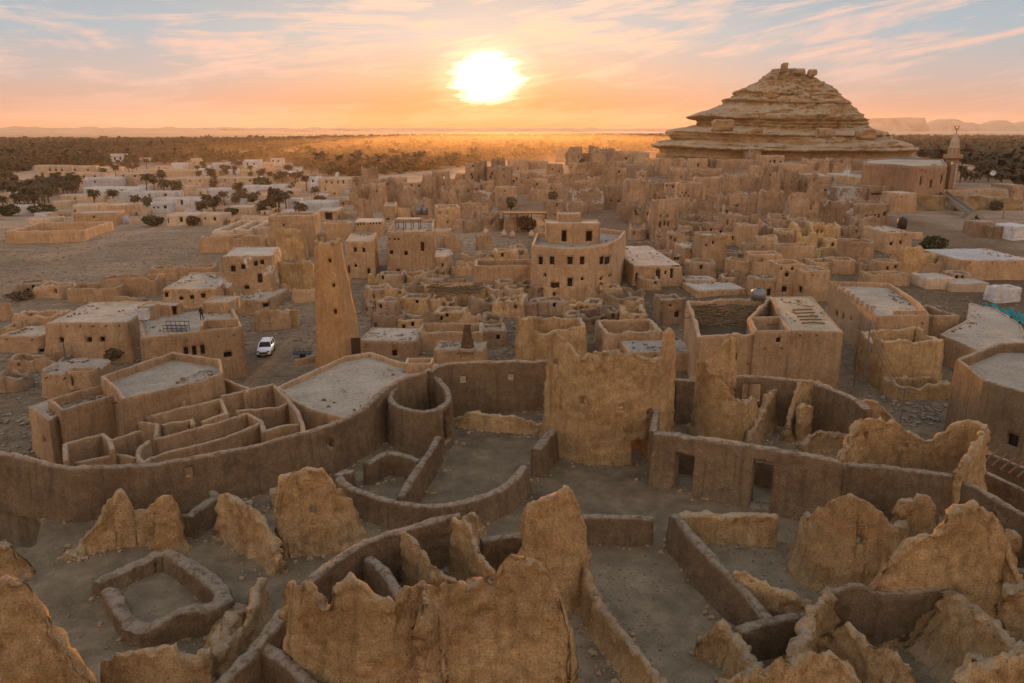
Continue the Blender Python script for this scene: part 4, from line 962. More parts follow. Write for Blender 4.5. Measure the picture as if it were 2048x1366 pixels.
H_(583, 632, 605, 578, None, 8, kind='frag', label='mud stump in the rubble at the left foot of the minaret', mat='house', rag=.8, d=3)
# ---- between the lane and the citadel
zb = 0.3; zt = ztop_of(125, 915, 803, zb)
def wpoly(pts, z): return W(pts, z)
block('mud_house', 'long mud house with a small enclosed roof yard, its corner nearest the perimeter wall', 'house', wpoly([(100, 799), (126, 818), (248, 783), (238, 762), (160, 780)], zt), zt, zb, 'house', 'roof', .9, ops=[(82, 850, 5, 9)], thick=.35, rag=.06, batter=.25)
block('mud_house', 'mud terrace house with a wide pale roof floor and a bent parapet', 'house', wpoly([(205, 752), (345, 704), (438, 719), (442, 745), (405, 760), (246, 796), (232, 775)], zt + .9), zt + .9, zb, 'house', 'roof', .8, thick=.35, rag=.06, batter=.25)
block('mud_shed', 'lean-to mud block with a grey top at the left end of the long house', 'house', wpoly([(62, 812), (100, 838), (124, 822), (98, 800)], zt - .8), zt - .8, zb, 'house', 'roof', .05, ops=[(95, 880, 6, 9)], thick=.3, rag=.04, batter=.25)
BOX += [(60, 445, 920, 700)]
# ruin complex under the perimeter wall
zr = .8
def rr(label, pts, h, **k):
    k.setdefault('mat', 'house'); k.setdefault('rag', .22); k.setdefault('thick', .38); k.setdefault('res', .25); k.setdefault('smooth', 0)
    return ruin(k.pop('name', 'room_wall'), label, pts, zb=zr, h=h, **k)
rr('golden front wall of the roofless cells, running beside the perimeter wall up to a broken corner', [(297, 914), (360, 898), (437, 879), (523, 843), (528, 860), (566, 851), (603, 843)], 4.2)
rr('curled left end wall of the roofless cells round a dark pit', [(299, 917), (286, 924), (276, 914), (277, 893), (297, 877)], 4.2, smooth=1)
rr('long inner wall crossing the roofless cells parallel to their golden front', [(308, 876), (365, 862), (424, 848), (495, 826), (522, 842)], 4.0)
rr('right end wall of the roofless cells, stepping down beside the terrace', [(547, 768), (577, 796), (594, 820), (605, 845), (606, 862)], 4.3)
rr('back wall of the right hand roofless cell below the lane', [(441, 790), (494, 779), (547, 768)], 4.3)
rr('dividing wall between the two right hand roofless cells', [(472, 821), (520, 816), (560, 811), (578, 803)], 4.0)
rr('straight wall along the middle roofless cells, ending in a short return', [(301, 831), (369, 814), (441, 797), (453, 825), (403, 838)], 4.0)
rr('left wall of the middle roofless cells with a broken stub', [(362, 789), (287, 804), (270, 811), (301, 831)], 4.1)
rr('walls of the dark plastered back cell with a pale broken corner', [(367, 806), (362, 779), (405, 768), (448, 758), (496, 776), (490, 784)], 4.4)
rr('short upright wall at the left of the roofless cells', [(280, 842), (314, 848), (311, 874)], 4.0)
rr('low rounded wall standing alone inside the roofless cells', [(323, 849), (345, 842), (383, 838), (386, 850)], 3.7)
rr('broken square pen at the far left of the roofless cells', [(131, 918), (130, 887), (168, 876), (205, 866), (219, 879), (225, 898)], 3.8)
rr('broken wall linking the square pen with the roofless cells', [(219, 880), (250, 869), (281, 859)], 3.9)
rr('knee high broken wall in front of the square pen', [(150, 922), (190, 914), (235, 908), (272, 912)], 3.1)
BOX += [(130, 606, 925, 765)]
# ---- minaret and its terrace
zT = 4.6
TE = block('mosque_terrace', 'walled roof terrace of pale clay at the foot of the plain tall minaret', 'terrace', wpoly([(556, 772), (625, 742), (690, 712), (740, 704), (800, 724), (872, 728), (845, 745), (790, 790), (700, 836), (640, 822), (590, 800)], zT), zT, .5, 'house', 'roof', .55, thick=.38, rag=.06, batter=.2, res=.35)
sub_box(TE, 'stair_hatch', 812, 862, 745, 726, zT - .5, 2.0)
zmb = 3.0; cx, cy = P(675, 722, zmb); cy += 2.2; ztM = ZT(cy - .8, 486)
tM = empty('minaret', (cx, cy, zmb), 'plain tall tapering mud minaret with three tiny openings in its face', 'minaret')
hwb, hwt = 2.55, .98; a = R(-8)
q = [(-hwt, -hwt), (hwt, -hwt), (hwt, hwt), (-hwt, hwt)]
q = [(cx + x * math.cos(a) - y * math.sin(a) - .85, cy + x * math.sin(a) + y * math.cos(a)) for x, y in q]
V, Q, info = wall_geo([(x, y, ztM, zmb - 2.5) for x, y in q], thick=.45, closed=True, res=.4, rag=.28, batter=1.2, smooth=0, amp=.07, ops=[(660, 521, 6, 8), (667, 569, 6, 8), (668, 621, 7, 10)])
V[:, 0] += np.maximum(0, ztM - V[:, 2]) * .05
mesh_np('shaft', V, [Q], M['tower'], tM)
m = MB(); 
for (x, y) in q: m.box((cx + (x - cx) * 1.0, cy + (y - cy) * 1.0, ztM + .1), (.55, .55, .5), .3, .7)
m.build('corner_merlons', M['tower'], tM, True)
m = MB(); x0, y0 = P(712, 712, zT - .5); m.box((x0, y0 + .25, zT + .55), (1.1, .12, 2.2), R(12)); m.build('doorway', M['darkwood'], tM)
deck('roof', q, ztM - .6, 'tower', tM)
BOX += [(560, 880, 840, 700), (632, 722, 725, 482)]
# ---- right of the minaret
H_(684, 746, 556, 482, 466, 6, label='two storey mud house with a flat grey roof just right of the minaret top', wins=[(687, 506, 6, 9), (711, 499, 6, 9), (728, 500, 6, 9), (689, 538, 8, 16), (712, 531, 5, 6), (738, 542, 6, 11)], mat='house', par=.1, rag=.15)
H_(763, 866, 552, 463, 440, 5, label='tall blocky mud house with three vents and a reed pergola on its roof', wins=[(783, 504, 7, 8), (812, 506, 7, 8), (777, 478, 4, 4), (790, 478, 4, 4), (797, 478, 4, 4), (845, 493, 7, 18), (797, 546, 7, 16), (824, 553, 8, 13)], par=.6, batter=.4)
H_(846, 904, 552, 513, 496, 6, label='rounded mud hut with a pale domed flat roof right of the blocky house', smooth=1, roof='paleroof', par=.05, wins=[(853, 538, 4, 9), (885, 530, 4, 8)])
H_(704, 764, 472, 444, 436, 6, label='long mud house with a row of tiny square windows', wins=[(u, 448, 3, 5) for u in (710, 716, 722, 728)] + [(u, 446, 3, 5) for u in (741, 747, 753, 760)], roof='roof', par=.1)
H_(628, 672, 442, 422, 414, 3, label='mud house with one wide shadowed archway below the white houses', wins=[(658, 432, 14, 14), (682, 437, 6, 10)], par=.1, roof='paleroof')
H_(646, 698, 478, 446, None, -5, kind='flat', label='rounded mud house behind the flat grey roof next to the minaret', par=.8, smooth=1, roof='house')
H_(762, 788, 442, 412, 404, 5, label='narrow mud house with a square top above the reed pergola', kind='flat', wins=[(776, 438, 7, 3)], par=.4)
H_(793, 822, 440, 416, None, -10, kind='frag', label='slanted mud wall fragment left of the dark tanks', rag=1.0)
H_(866, 918, 458, 414, 408, 8, label='mud house with four small windows in two rows above the rubble yard', wins=[(880, 426, 4, 5), (894, 426, 4, 5), (895, 444, 4, 5), (910, 444, 4, 5)], kind='open', rag=.5)
H_(838, 864, 458, 436, None, 0, kind='frag', label='low curved mud wall with a pale cap left of the four windowed house', rag=.3)
H_(862, 900, 474, 460, 456, 4, label='small plain mud cube at the near edge of the rubble yard', par=.2, rag=.1)
H_(740, 764, 566, 548, None, 0, kind='frag', label='small mud stump below the two storey house near the minaret', mat='ruin', d=3)
H_(850, 968, 612, 574, 566, 4, label='low ruined house covered by a mat of dry palm leaves', kind='flat', roof='wood', par=.0, rag=.5, mat='ruin')
H_(950, 1068, 586, 531, 520, 2, kind='open', label='long straight mud yard wall joining the curved house from the left', rag=.12, d=7)
H_(934, 980, 500, 470, None, 30, kind='frag', label='diagonal mud wall descending toward the long yard wall', rag=.4)
# curved house
zg = 3.0; ztc = ztop_of(1150, 590, 494, zg)
S = block('mud_house', 'large mud house with a curved front, six upper windows and a pale parapet', 'house', wpoly([(1066, 489), (1100, 494), (1140, 496), (1180, 494), (1215, 487), (1238, 476), (1249, 462), (1190, 455), (1075, 466)], ztc), ztc, zg, 'house', 'roof', .9, thick=.45, rag=.05, batter=.35, res=.4,
          ops=[(u, 521, 10, 16) for u in (1083, 1105, 1140, 1163, 1201, 1224)] + [(1093, 550, 6, 7), (1163, 557, 7, 6), (1198, 557, 7, 6), (1222, 551, 6, 6), (1140, 564, 9, 17), (1197, 570, 8, 9), (1111, 577, 18, 25)])
sub_box(S, 'roof_room', 1094, 1198, 486, 446, ztc - .8, 6, roofed=True, ops=[(1128, 472, 10, 22), (1178, 472, 12, 20)])
sub_box(S, 'upper_room', 1118, 1160, 446, 428, ztc + 2.4, 4, roofed=True)
BOX += [(1064, 1250, 592, 425)]
H_(1250, 1360, 572, 531, 492, 4, label='mud house with a stepped whitish roof next to the curved house', wins=[(1268, 556, 9, 22), (1315, 549, 9, 20), (1330, 545, 4, 7), (1342, 546, 6, 20)], roof='paleroof', par=.05, batter=.3)
# terrace level huts behind the courtyard
H_(722, 838, 714, 682, 656, -4, label='low mud hall with a smooth pinkish roof behind the minaret terrace', wins=[(790, 705, 11, 12)], roof='roof', par=.08, batter=.2)
H_(838, 962, 700, 664, 658, 2, kind='open', label='straight mud yard wall right of the low hall with the pinkish roof', d=5, rag=.08)
W5 = H_(872, 968, 735, 700, 684, -6, label='small mud hut with a smooth roof carrying a dark conical stump', roof='roof', par=.02, rag=.05)
H_(1050, 1168, 716, 655, 636, 4, kind='open', label='roofless mud ruin with a cracked front left of the thin spire', rag=.7, mat='ruin')
H_(1036, 1062, 720, 634, None, 0, kind='frag', label='tall ragged mud pillar at the left corner of the cracked roofless ruin', mat='ruin', d=2.5, rag=1.0)
H_(1205, 1322, 712, 664, 640, 4, kind='open', label='roofless mud room with a stepped rear wall behind the thin spire', rag=.5, mat='house')
H_(1254, 1384, 742, 704, 682, 4, label='low hut roofed with bleached planks behind the thin spire', roof='paleroof', par=.02, rag=.1)
H_(1318, 1362, 648, 598, None, 6, kind='flat', label='narrow mud house with tiny windows left of the collapsed roof house', wins=[(1340, 610, 5, 5), (1352, 628, 9, 12)], mat='oldhouse', par=.6)
# the collapsed roof house
zg = 1.8
zt1 = ztop_of(1600, 770, 662, zg)
B1 = block('mud_house', 'big square mud house with a straw coloured roof, a long crack and one small window', 'house', wpoly([(1583, 660), (1682, 662), (1622, 593), (1545, 594)], zt1), zt1, zg, 'house', 'yellowroof', .06, ops=[(1554, 680, 0, 0)], thick=.4, rag=.06, batter=.15)
B2 = block('mud_house', 'open roof court wing with thin parapets joined to the big square house', 'house', wpoly([(1513, 661), (1581, 660), (1560, 632), (1500, 634)], zt1), zt1, zg, 'house', 'roof', 1.6, ops=[(1555, 679, 9, 10)], thick=.35, rag=.05, batter=.15)
B3 = block('mud_house', 'wing with a fallen roof of sticks and rubble, its dark room open to the sky', 'ruin', wpoly([(1398, 672), (1511, 664), (1498, 636), (1540, 594), (1376, 602), (1392, 640)], zt1 - .3), zt1 - .3, zg, 'house', 'drybrush', 3.2, thick=.45, rag=.35, batter=.15)
B4 = ruin('plaster_wall', 'white speckled step topped wall in front of the wing with the fallen roof', [(1400, 752, 672), (1440, 753, 672), (1500, 754, 672), (1520, 754, 674), (1524, 754, 700), (1538, 754, 704), (1541, 754, 728)], mode='base', zb=zg, mat='patched2', thick=.3, rag=.05, smooth=0, cat='wall', res=.35)
BOX += [(1376, 1690, 775, 590)]
# roof terrace house
zg = 2.0; zt2 = ztop_of(1755, 712, 630, zg)
B5 = block('mud_house', 'mud house with a fenced roof terrace, low posts and three windows down its left side', 'house', wpoly([(1757, 632), (1856, 628), (1838, 605), (1805, 582), (1778, 566), (1662, 562)], zt2), zt2, zg, 'house', 'roof', .7, ops=[(1653, 611, 5, 10), (1673, 628, 5, 11), (1688, 634, 5, 13), (1706, 638, 5, 7)], thick=.35, rag=.05, batter=.3)
m = MB()
for k in range(9):
    x, y = P(1668 + k * 9.6, 566 + k * 6.6, zt2 + .3); m.box((x, y, zt2 + .2), (.35, .35, .8), .4, .8)
for k in range(14):
    x, y = P(1790 + k * 4.8, 626 - k * .1, zt2 + .2); m.box((x, y + .2, zt2 + .15), (.16, .3, .55), 0, .9)
m.build('parapet_posts', M['house'], B5)
BOX += [(1640, 1858, 715, 558)]
zg = 1.0
B6 = block('mud_building', 'large dark sided mud building at the right border with a grey roof deck', 'house', wpoly([(1918, 718), (1974, 760), (2060, 787), (2190, 770), (2070, 684), (1998, 686)], 9.0), 9.0, zg, 'plaster', 'roof', 1.0, ops=[(2030, 880, 24, 24)], thick=.45, rag=.05, batter=.2)
BOX += [(1888, 2048, 900, 684)]
H_(1752, 1872, 772, 682, 660, 3, kind='open', label='cracked roofless mud ruin with two pillars in front of the fenced roof terrace', mat='ruin', rag=1.0, batter=.3)
H_(1790, 1900, 800, 772, 756, 8, kind='open', label='low broken mud pen at the foot of the cracked ruin with two pillars', mat='ruin', rag=.8)
block('terrace_roof', 'wide low mud roof terrace left of the white block wall near the right border', 'terrace', wpoly([(1882, 668), (1968, 704), (2060, 694), (2040, 648), (1990, 616), (1940, 606), (1936, 640)], 4.2), 4.2, 1.5, 'house', 'roof', .15, thick=.3, rag=.08, batter=.2)
BOX += [(1880, 2048, 704, 606)]
H_(1858, 1908, 672, 632, 612, 4, kind='open', label='mud yard walls between the fenced roof terrace and the wide low roof', rag=.2)
H_(1912, 2060, 560, 520, 498, 3, label='wide brown house with a white painted flat roof at the right border', roof='white', par=.04, rag=.04)
H_(1852, 1905, 578, 556, 546, 2, label='low concrete roofed hut with a pale deck left of the white block wall', roof='paleroof', par=.04, rag=.04, mat='cream')
H_(1900, 1974, 584, 566, 548, 2, label='low grey roofed hut beside the pale deck hut', roof='paleroof', par=.04, rag=.04, mat='cream')
H_(1986, 2040, 606, 576, 570, 6, kind='open', mat='white', label='white block wall yard at the right border', rag=.05, thick=.25, batter=0)
H_(2022, 2060, 480, 452, 446, 4, mat='white', roof='white', label='white walled shed at the right border above the white painted roof', rag=.02, par=.05)
# central right houses
H_(1362, 1404, 527, 494, 486, 5, label='rounded mud house with one dark window left of the square mud tower', wins=[(1393, 514, 8, 13), (1381, 501, 3, 3), (1393, 500, 3, 3)], roof='paleroof', par=.1)
H_(1400, 1446, 538, 470, 463, 3, label='square mud tower house with two small windows', wins=[(1412, 490, 4, 5), (1425, 485, 4, 6), (1416, 532, 10, 12)], par=.4, batter=.5)
H_(1458, 1502, 563, 520, None, 2, kind='open', label='rounded mud enclosure left of the pair of bright topped walls', smooth=1, rag=.2)
H_(1500, 1562, 560, 508, 502, 5, kind='open', label='roofless mud house with bright top edges and one rear window', rag=.25, wins=[(1522, 521, 8, 6)])
H_(1550, 1604, 594, 528, 520, 5, label='mud house with three small square windows near its top', wins=[(1560, 537, 7, 6), (1584, 537, 6, 6), (1573, 549, 8, 8), (1567, 578, 11, 11)], par=.8, batter=.35)
H_(1600, 1655, 602, 542, 532, 6, label='mud house with one square window and a pale railing on its roof', wins=[(1604, 579, 9, 13)], par=.3)
H_(1510, 1552, 594, 556, 548, 4, label='low fronted mud house with a dark doorway left of the three windowed house', wins=[(1536, 584, 9, 14)], par=.2)
H_(1558, 1628, 532, 492, 486, 4, kind='open', label='broad roofless mud room with pale plaster inside', rag=.15)
H_(1626, 1678, 545, 524, 516, 5, kind='open', label='small roofless mud room with low bright rim behind the pale railing', rag=.15)
H_(1662, 1708, 548, 520, 514, 5, kind='open', label='small mud room with an open dark side right of the low bright rim', rag=.2)
H_(1735, 1815, 572, 548, 544, 3, kind='open', label='thin mud yard wall with a bicycle coloured stain above the roof terrace', d=3, rag=.08)
H_(1368, 1432, 574, 560, 552, 8, label='small raised pale roof above the wide pale roof', roof='paleroof', par=.02, rag=.04, mat='house')
H_(1384, 1492, 592, 580, 566, 8, label='wide low pale roof left of the water tank', roof='paleroof', par=.02, rag=.04, mat='house')
H_(1688, 1750, 540, 484, 476, 5, kind='open', label='large rounded mud enclosure with dark stains, right of the broad roofless room', smooth=1, rag=.35)
H_(1768, 1816, 508, 464, 452, 3, label='square mud house carrying a black water tank', wins=[(1781, 487, 7, 6), (1800, 485, 5, 7)], par=.1, roof='roof')
H_(1812, 1842, 478, 464, None, 3, kind='frag', label='low mud wall right of the house with the black tank', rag=.2)
H_(1794, 1840, 552, 494, None, 4, kind='frag', label='ragged mud slab and pillar below the house with the black tank', mat='ruin', rag=1.0)
H_(1838, 1872, 545, 506, None, -6, kind='frag', label='pale edged mud slab right of the ragged slab and pillar', mat='ruin', rag=.6)
H_(1640, 1690, 520, 494, None, 4, kind='frag', label='crumbled mud room full of debris left of the large rounded enclosure', mat='ruin', rag=.9)
# tall old houses
OLD = [
 (1578, 1632, 458, 384, 'tall cracked mud slab house above the dry brush', 'frag', [(1622, 412, 6, 16)]),
 (1622, 1700, 458, 404, 'broad old mud house with white plaster scraps near its top', 'open', [(1652, 427, 4, 4)]),
 (1690, 1782, 452, 408, 'old mud house with a row of narrow windows in white frames', 'flat', [(1731, 434, 4, 8), (1749, 432, 4, 8), (1757, 431, 4, 8), (1775, 428, 4, 8)]),
 (1526, 1562, 446, 384, 'upright old mud house with a narrow dark gap beside it', 'open', []),
 (1500, 1530, 440, 384, 'dark sloping old mud wall left of the upright house with the gap', 'frag', []),
 (1456, 1492, 432, 386, 'old mud house with a notched top and one wide opening', 'open', [(1472, 412, 8, 4)]),
 (1418, 1444, 436, 390, 'slim old mud house with horned corners', 'open', []),
 (1402, 1422, 448, 404, 'thin old mud wall with three holes beside the slim horned house', 'frag', [(1409, 420, 3, 4), (1412, 429, 3, 4)]),
 (1356, 1402, 424, 366, 'rounded pale mud house with five tiny holes', 'flat', [(1364, 385, 3, 3), (1371, 385, 3, 3), (1368, 392, 3, 3), (1377, 392, 3, 3), (1360, 392, 3, 3)]),
 (1390, 1442, 400, 356, 'tall bright mud house with a straight top right of the five holed house', 'flat', [(1400, 383, 4, 4)]),
 (1306, 1350, 478, 400, 'tall tapering old mud house with several narrow windows', 'open', [(1320, 432, 3, 5), (1334, 432, 3, 5), (1328, 446, 4, 8), (1335, 447, 4, 8), (1319, 449, 4, 12)]),
 (1252, 1286, 424, 360, 'tall mud house with a split left face, right of the white patched wall', 'open', []),
 (1270, 1290, 414, 362, 'dark sided narrow mud house next to the split face', 'flat', []),
 (1300, 1326, 400, 364, 'grey brown mud house with a dark hole on its roof', 'open', []),
 (1326, 1358, 388, 366, 'low mud house with three square windows in a row', 'flat', [(1333, 371, 3, 5), (1346, 373, 3, 6), (1355, 373, 3, 6)]),
 (1210, 1262, 416, 372, 'rounded old mud house just right of the white patched wall', 'flat', [(1222, 401, 4, 3), (1237, 402, 5, 3)]),
 (1140, 1206, 422, 382, 'old house with a white patched plaster wall and a small doorway', 'open', [(1154, 419, 8, 14)]),
 (1090, 1124, 440, 402, 'square mud house with one slit window left of the white patched wall', 'flat', [(1114, 409, 3, 7), (1109, 429, 3, 3)]),
 (1062, 1096, 402, 380, 'dusty mud house with a bush in front, left of the slit windowed house', 'open', []),
 (992, 1032, 412, 374, 'mud house with a slanted top edge in the golden dust', 'flat', [(1010, 382, 3, 3)]),
 (948, 994, 412, 384, 'pale plastered mud house in the golden dust', 'flat', []),
 (1040, 1072, 368, 344, 'bright square mud house on a rise in the dust', 'flat', [(1056, 356, 3, 3), (1037, 354, 3, 6)]),
 (1016, 1056, 342, 318, 'tallest dusty block on the skyline of the old town, before the palms', 'flat', [(1036, 337, 3, 5)]),
 (1056, 1096, 338, 323, 'low dusty block just right of the tallest one on the skyline', 'flat', []),
 (1096, 1124, 350, 328, 'dusty house with small windows right of the low skyline block', 'flat', [(1105, 339, 3, 3), (1117, 343, 3, 3)]),
 (1108, 1140, 372, 350, 'bright dusty house with a rough top', 'open', []),
 (1136, 1176, 372, 348, 'two tone dusty house with a shadowed recess', 'open', []),
 (1176, 1206, 376, 354, 'short mud house with ragged corners above the white patched wall', 'open', []),
 (1250, 1316, 352, 332, 'long low mud house with a jagged roof line', 'open', [(1240, 348, 4, 3)]),
 (1232, 1272, 324, 302, 'sunlit mud block at the left foot of the conical rock', 'flat', [(1252, 317, 5, 5)]),
 (1270, 1296, 326, 304, 'mud block with a dark side at the left foot of the conical rock', 'flat', []),
 (1320, 1372, 348, 318, 'mud house with a crumbling top below the rock ledge', 'open', []),
 (1378, 1420, 336, 318, 'mud house with one window under the fluted ledge of the rock', 'flat', [(1396, 330, 4, 7)]),
 (1420, 1440, 334, 318, 'small orange mud house under the fluted ledge of the rock', 'open', []),
 (1440, 1510, 338, 320, 'long plain mud wall under the rock ledge', 'flat', []),
 (1492, 1520, 322, 300, 'small crumbling tower house against the rock foot', 'open', [(1503, 303, 3, 3)]),
 (1518, 1570, 330, 311, 'pale mud house with three dark windows at the foot of the rock', 'flat', [(1540, 324, 4, 6), (1549, 323, 4, 6), (1561, 324, 4, 5)]),
 (1566, 1618, 354, 328, 'broad crumbling mud house with a jagged right shoulder', 'open', []),
 (1612, 1660, 350, 318, 'dark hollow mud house at the right foot of the rock', 'open', [(1632, 335, 8, 12)]),
 (1660, 1700, 344, 318, 'brown ruined block at the right foot of the rock', 'open', []),
 (1700, 1728, 340, 320, 'small ruined block left of the red mosque', 'open', []),
 (1478, 1520, 378, 350, 'old mud house with two holes beside the dark cave', 'open', [(1482, 364, 3, 3), (1514, 363, 3, 3)]),
 (1376, 1442, 356, 338, 'mud house terrace with a dark window strip', 'open', [(1386, 352, 4, 4), (1398, 351, 8, 3)]),
 (1500, 1520, 352, 330, 'rounded light mud stump on the terrace below the rock', 'frag', []),
]
for (a, b, vb, vt, lb, kd, wn) in OLD:
    H_(a, b, vb, vt, None, random.Random(a).uniform(-12, 12), kind=kd, mat='patched' if 'white patched p' in lb or 'scraps' in lb or 'pale plastered' in lb else 'oldhouse', label=lb, wins=wn, name='old_mud_house', cat='old house', rag=(.5 if kd == 'flat' else 2.0), roof='oldhouse', batter=.45, par=.5, frame=None, thick=.7, amp=.18, smooth=0)
# row beside the mosque
for (a, b, vb, vt, vr, lb, wn, mt, rf) in [
 (1786, 1820, 384, 362, 356, 'mud house with two turquoise shutters below the red mosque', [(1793, 376, 5, 8), (1806, 375, 5, 8), (1814, 376, 5, 13)], 'house', 'paleroof'),
 (1735, 1786, 376, 358, 350, 'low house with a whitish flat roof left of the turquoise shutters', [], 'house', 'paleroof'),
 (1690, 1738, 366, 352, 346, 'low house with a long white roof edge near the satellite dish', [], 'cream', 'paleroof'),
 (1636, 1662, 362, 352, 346, 'tiny orange house with a grey ribbed dome roof', [], 'house', 'roof'),
 (1662, 1692, 362, 353, 346, 'second tiny orange house with a grey ribbed roof, nearer the dish', [], 'house', 'roof'),
 (1735, 1782, 398, 372, 368, 'square mud house with a dark band below the long white roof edge', [(1750, 388, 30, 3)], 'oldhouse', 'roof'),
 (1676, 1732, 404, 376, 372, 'old house with a big white plaster scrap', [], 'patched', 'roof'),
 (1785, 1828, 424, 386, 382, 'mud house with two tiny windows standing on the cliff edge', [(1790, 394, 3, 3), (1802, 394, 3, 3)], 'house', 'roof'),
 (1912, 1956, 356, 336, 334, 'pinkish house with a blue shutter behind the mosque minaret', [(1940, 348, 7, 8)], 'house', 'roof'),
 (2016, 2042, 402, 370, 366, 'small grey mud hut with one window at the right border', [(2026, 384, 3, 4)], 'oldhouse', 'roof'),
 (1950, 1985, 472, 444, 440, 'mud wedge house at the foot of the concrete stairs', [], 'oldhouse', 'oldhouse'),
 (1985, 2040, 476, 452, 448, 'low grey mud shed right of the mud wedge house', [], 'oldhouse', 'oldhouse')]:
    H_(a, b, vb, vt, vr, 4, label=lb, wins=wn, mat=mt, roof=rf, par=.1, rag=.12)
# ---- the modern village on the left
VIL = [
 (67, 132, 356, 331, 'cream', 'two storey orange house with an upper terrace at the left edge of the village', [(85, 350, 5, 8), (100, 340, 4, 5), (112, 340, 4, 5), (124, 340, 4, 5)]),
 (135, 187, 350, 332, 'cream', 'low orange house with two floors right of the terrace house', [(150, 340, 4, 4), (176, 340, 4, 4)]),
 (116, 198, 362, 346, 'cream', 'long cream house with four windows by the pale road', [(136, 354, 4, 6), (152, 354, 4, 6), (168, 354, 4, 6), (190, 354, 5, 6)]),
 (220, 249, 324, 308, 'white', 'two floor white house standing alone among the palms', [(230, 317, 4, 5), (241, 317, 4, 5)]),
 (278, 302, 322, 316, 'white', 'tiny white house half hidden in palms right of the lone white house', []),
 (237, 290, 372, 347, 'cream', 'orange and tan stacked house with a tank on its roof', [(247, 352, 4, 4), (270, 352, 4, 4), (250, 366, 4, 6)]),
 (288, 384, 353, 339, 'cream', 'long windowless tan warehouse in the village', []),
 (344, 368, 340, 326, 'white', 'small white gabled house behind the tan warehouse', []),
 (380, 401, 336, 317, 'cream', 'square grey villa with rooftop tanks', [(388, 326, 3, 4)]),
 (425, 448, 338, 326, 'white', 'white house with a cluttered roof right of the grey villa', []),
 (484, 522, 336, 320, 'white', 'wide white house with a striped upper wall at the back of the village', [(495, 328, 3, 4), (508, 328, 3, 4)]),
 (538, 566, 332, 317, 'white', 'white two floor house with balconies at the back of the village', [(546, 322, 3, 4), (557, 322, 3, 4)]),
 (522, 546, 338, 325, 'cream', 'unfinished grey house beside the white one with balconies', []),
 (165, 238, 376, 356, 'white', 'white house with a slanting roof edge in the middle of the village', [(190, 364, 3, 4)]),
 (160, 272, 392, 376, 'white', 'longest whitewashed house of the village', [(195, 382, 3, 3), (228, 383, 4, 4), (244, 381, 5, 4)]),
 (222, 350, 402, 384, 'white', 'whitewashed house with two windows in front of the longest one', [(275, 391, 3, 3), (299, 391, 4, 5), (331, 390, 6, 5)]),
 (110, 200, 404, 391, 'cream', 'flat greenish house at the palms edge', [(150, 398, 4, 4)]),
 (303, 342, 427, 405, 'white', 'small white house with blue windows on a bank', [(308, 415, 4, 4), (317, 415, 4, 4), (331, 414, 7, 6)]),
 (302, 352, 414, 398, 'white', 'pale house with a canopy right behind the blue windowed one', []),
 (354, 405, 414, 396, 'white', 'white house with a brown door right of the blue windowed one', [(364, 405, 5, 9)]),
 (410, 470, 393, 378, 'white', 'white house with a dark door near the tall cypress', [(439, 387, 4, 5), (455, 386, 3, 3)]),
 (138, 196, 424, 410, 'cream', 'pale low house with a flat roof left of the mud yard', [(150, 422, 4, 3)]),
 (140, 228, 450, 426, 'house', 'mud brick yard house with two posts in front', [(188, 434, 5, 4)]),
 (196, 260, 432, 410, 'house', 'mud house with a dark roof slab behind the mud brick yard', []),
 (326, 400, 452, 430, 'cream', 'row house of cream blocks with two doors above the stony field', [(331, 441, 6, 10), (363, 439, 6, 10), (383, 436, 5, 8)]),
 (400, 450, 450, 428, 'cream', 'grey cream house with two dark windows above the stony field', [(411, 437, 4, 5), (430, 438, 5, 7)]),
 (346, 418, 370, 356, 'cream', 'tan terrace house with many small windows', [(360, 362, 3, 3), (380, 362, 3, 3), (400, 362, 3, 3)]),
 (434, 508, 368, 355, 'cream', 'tan terrace house with a white corner', [(450, 361, 3, 4), (470, 361, 3, 4), (500, 361, 4, 4)]),
 (350, 392, 386, 372, 'cream', 'low brown roofed house beside a bush', [(360, 382, 3, 3)]),
 (470, 512, 386, 372, 'white', 'turquoise trimmed low house', []),
 (500, 575, 380, 370, 'white', 'long low white house with a bright roof left of the truck yard', []),
 (618, 641, 382, 354, 'white', 'narrow white two floor house with sky blue windows', [(626, 362, 4, 5), (626, 376, 4, 5)]),
 (640, 704, 384, 357, 'cream', 'orange two floor house with rooftop tanks at the town edge', [(653, 364, 3, 5), (664, 365, 3, 5), (676, 364, 3, 6), (687, 364, 4, 7), (651, 379, 3, 4)]),
 (576, 602, 422, 398, 'white', 'ruined white house shell near the old town edge', [(590, 404, 3, 3)]),
 (600, 668, 424, 404, 'white', 'white roofed low house bordering the old town', []),
 (690, 710, 390, 381, 'white', 'small white cube house beside the orange two floor house', []),
 (0, 40, 400, 386, 'cream', 'low house hidden behind bushes at the left border', []),
 (12, 56, 428, 412, 'white', 'pale blue house wall among bushes at the left border', []),
 (560, 600, 392, 380, 'cream', 'brown shed in front of the truck yard', []),
 (512, 556, 400, 388, 'cream', 'tan shed right of the tall cypress', []),
 (395, 440, 412, 400, 'cream', 'brown walled yard below the white house with the dark door', []),
 (450, 520, 428, 414, 'cream', 'fenced tan yard at the foot of the tall cypress', []),
 (60, 108, 448, 436, 'cream', 'long tan shed behind the mud courtyard at the left border', []),
 (104, 140, 414, 402, 'cream', 'grey canopy house at the end of the pale lane', []),
 (190, 236, 344, 334, 'cream', 'tan house among palms right of the orange house', []),
]
for (a, b, vb, vt, mt, lb, wn) in VIL:
    H_(a, b, vb, vt, None, random.Random(a + 5).uniform(-10, 14), label=lb, wins=wn, mat=mt, roof='paleroof', par=.35, rag=.03, name='village_house', cat='house', batter=.0, thick=.3, amp=.02, frame=None)
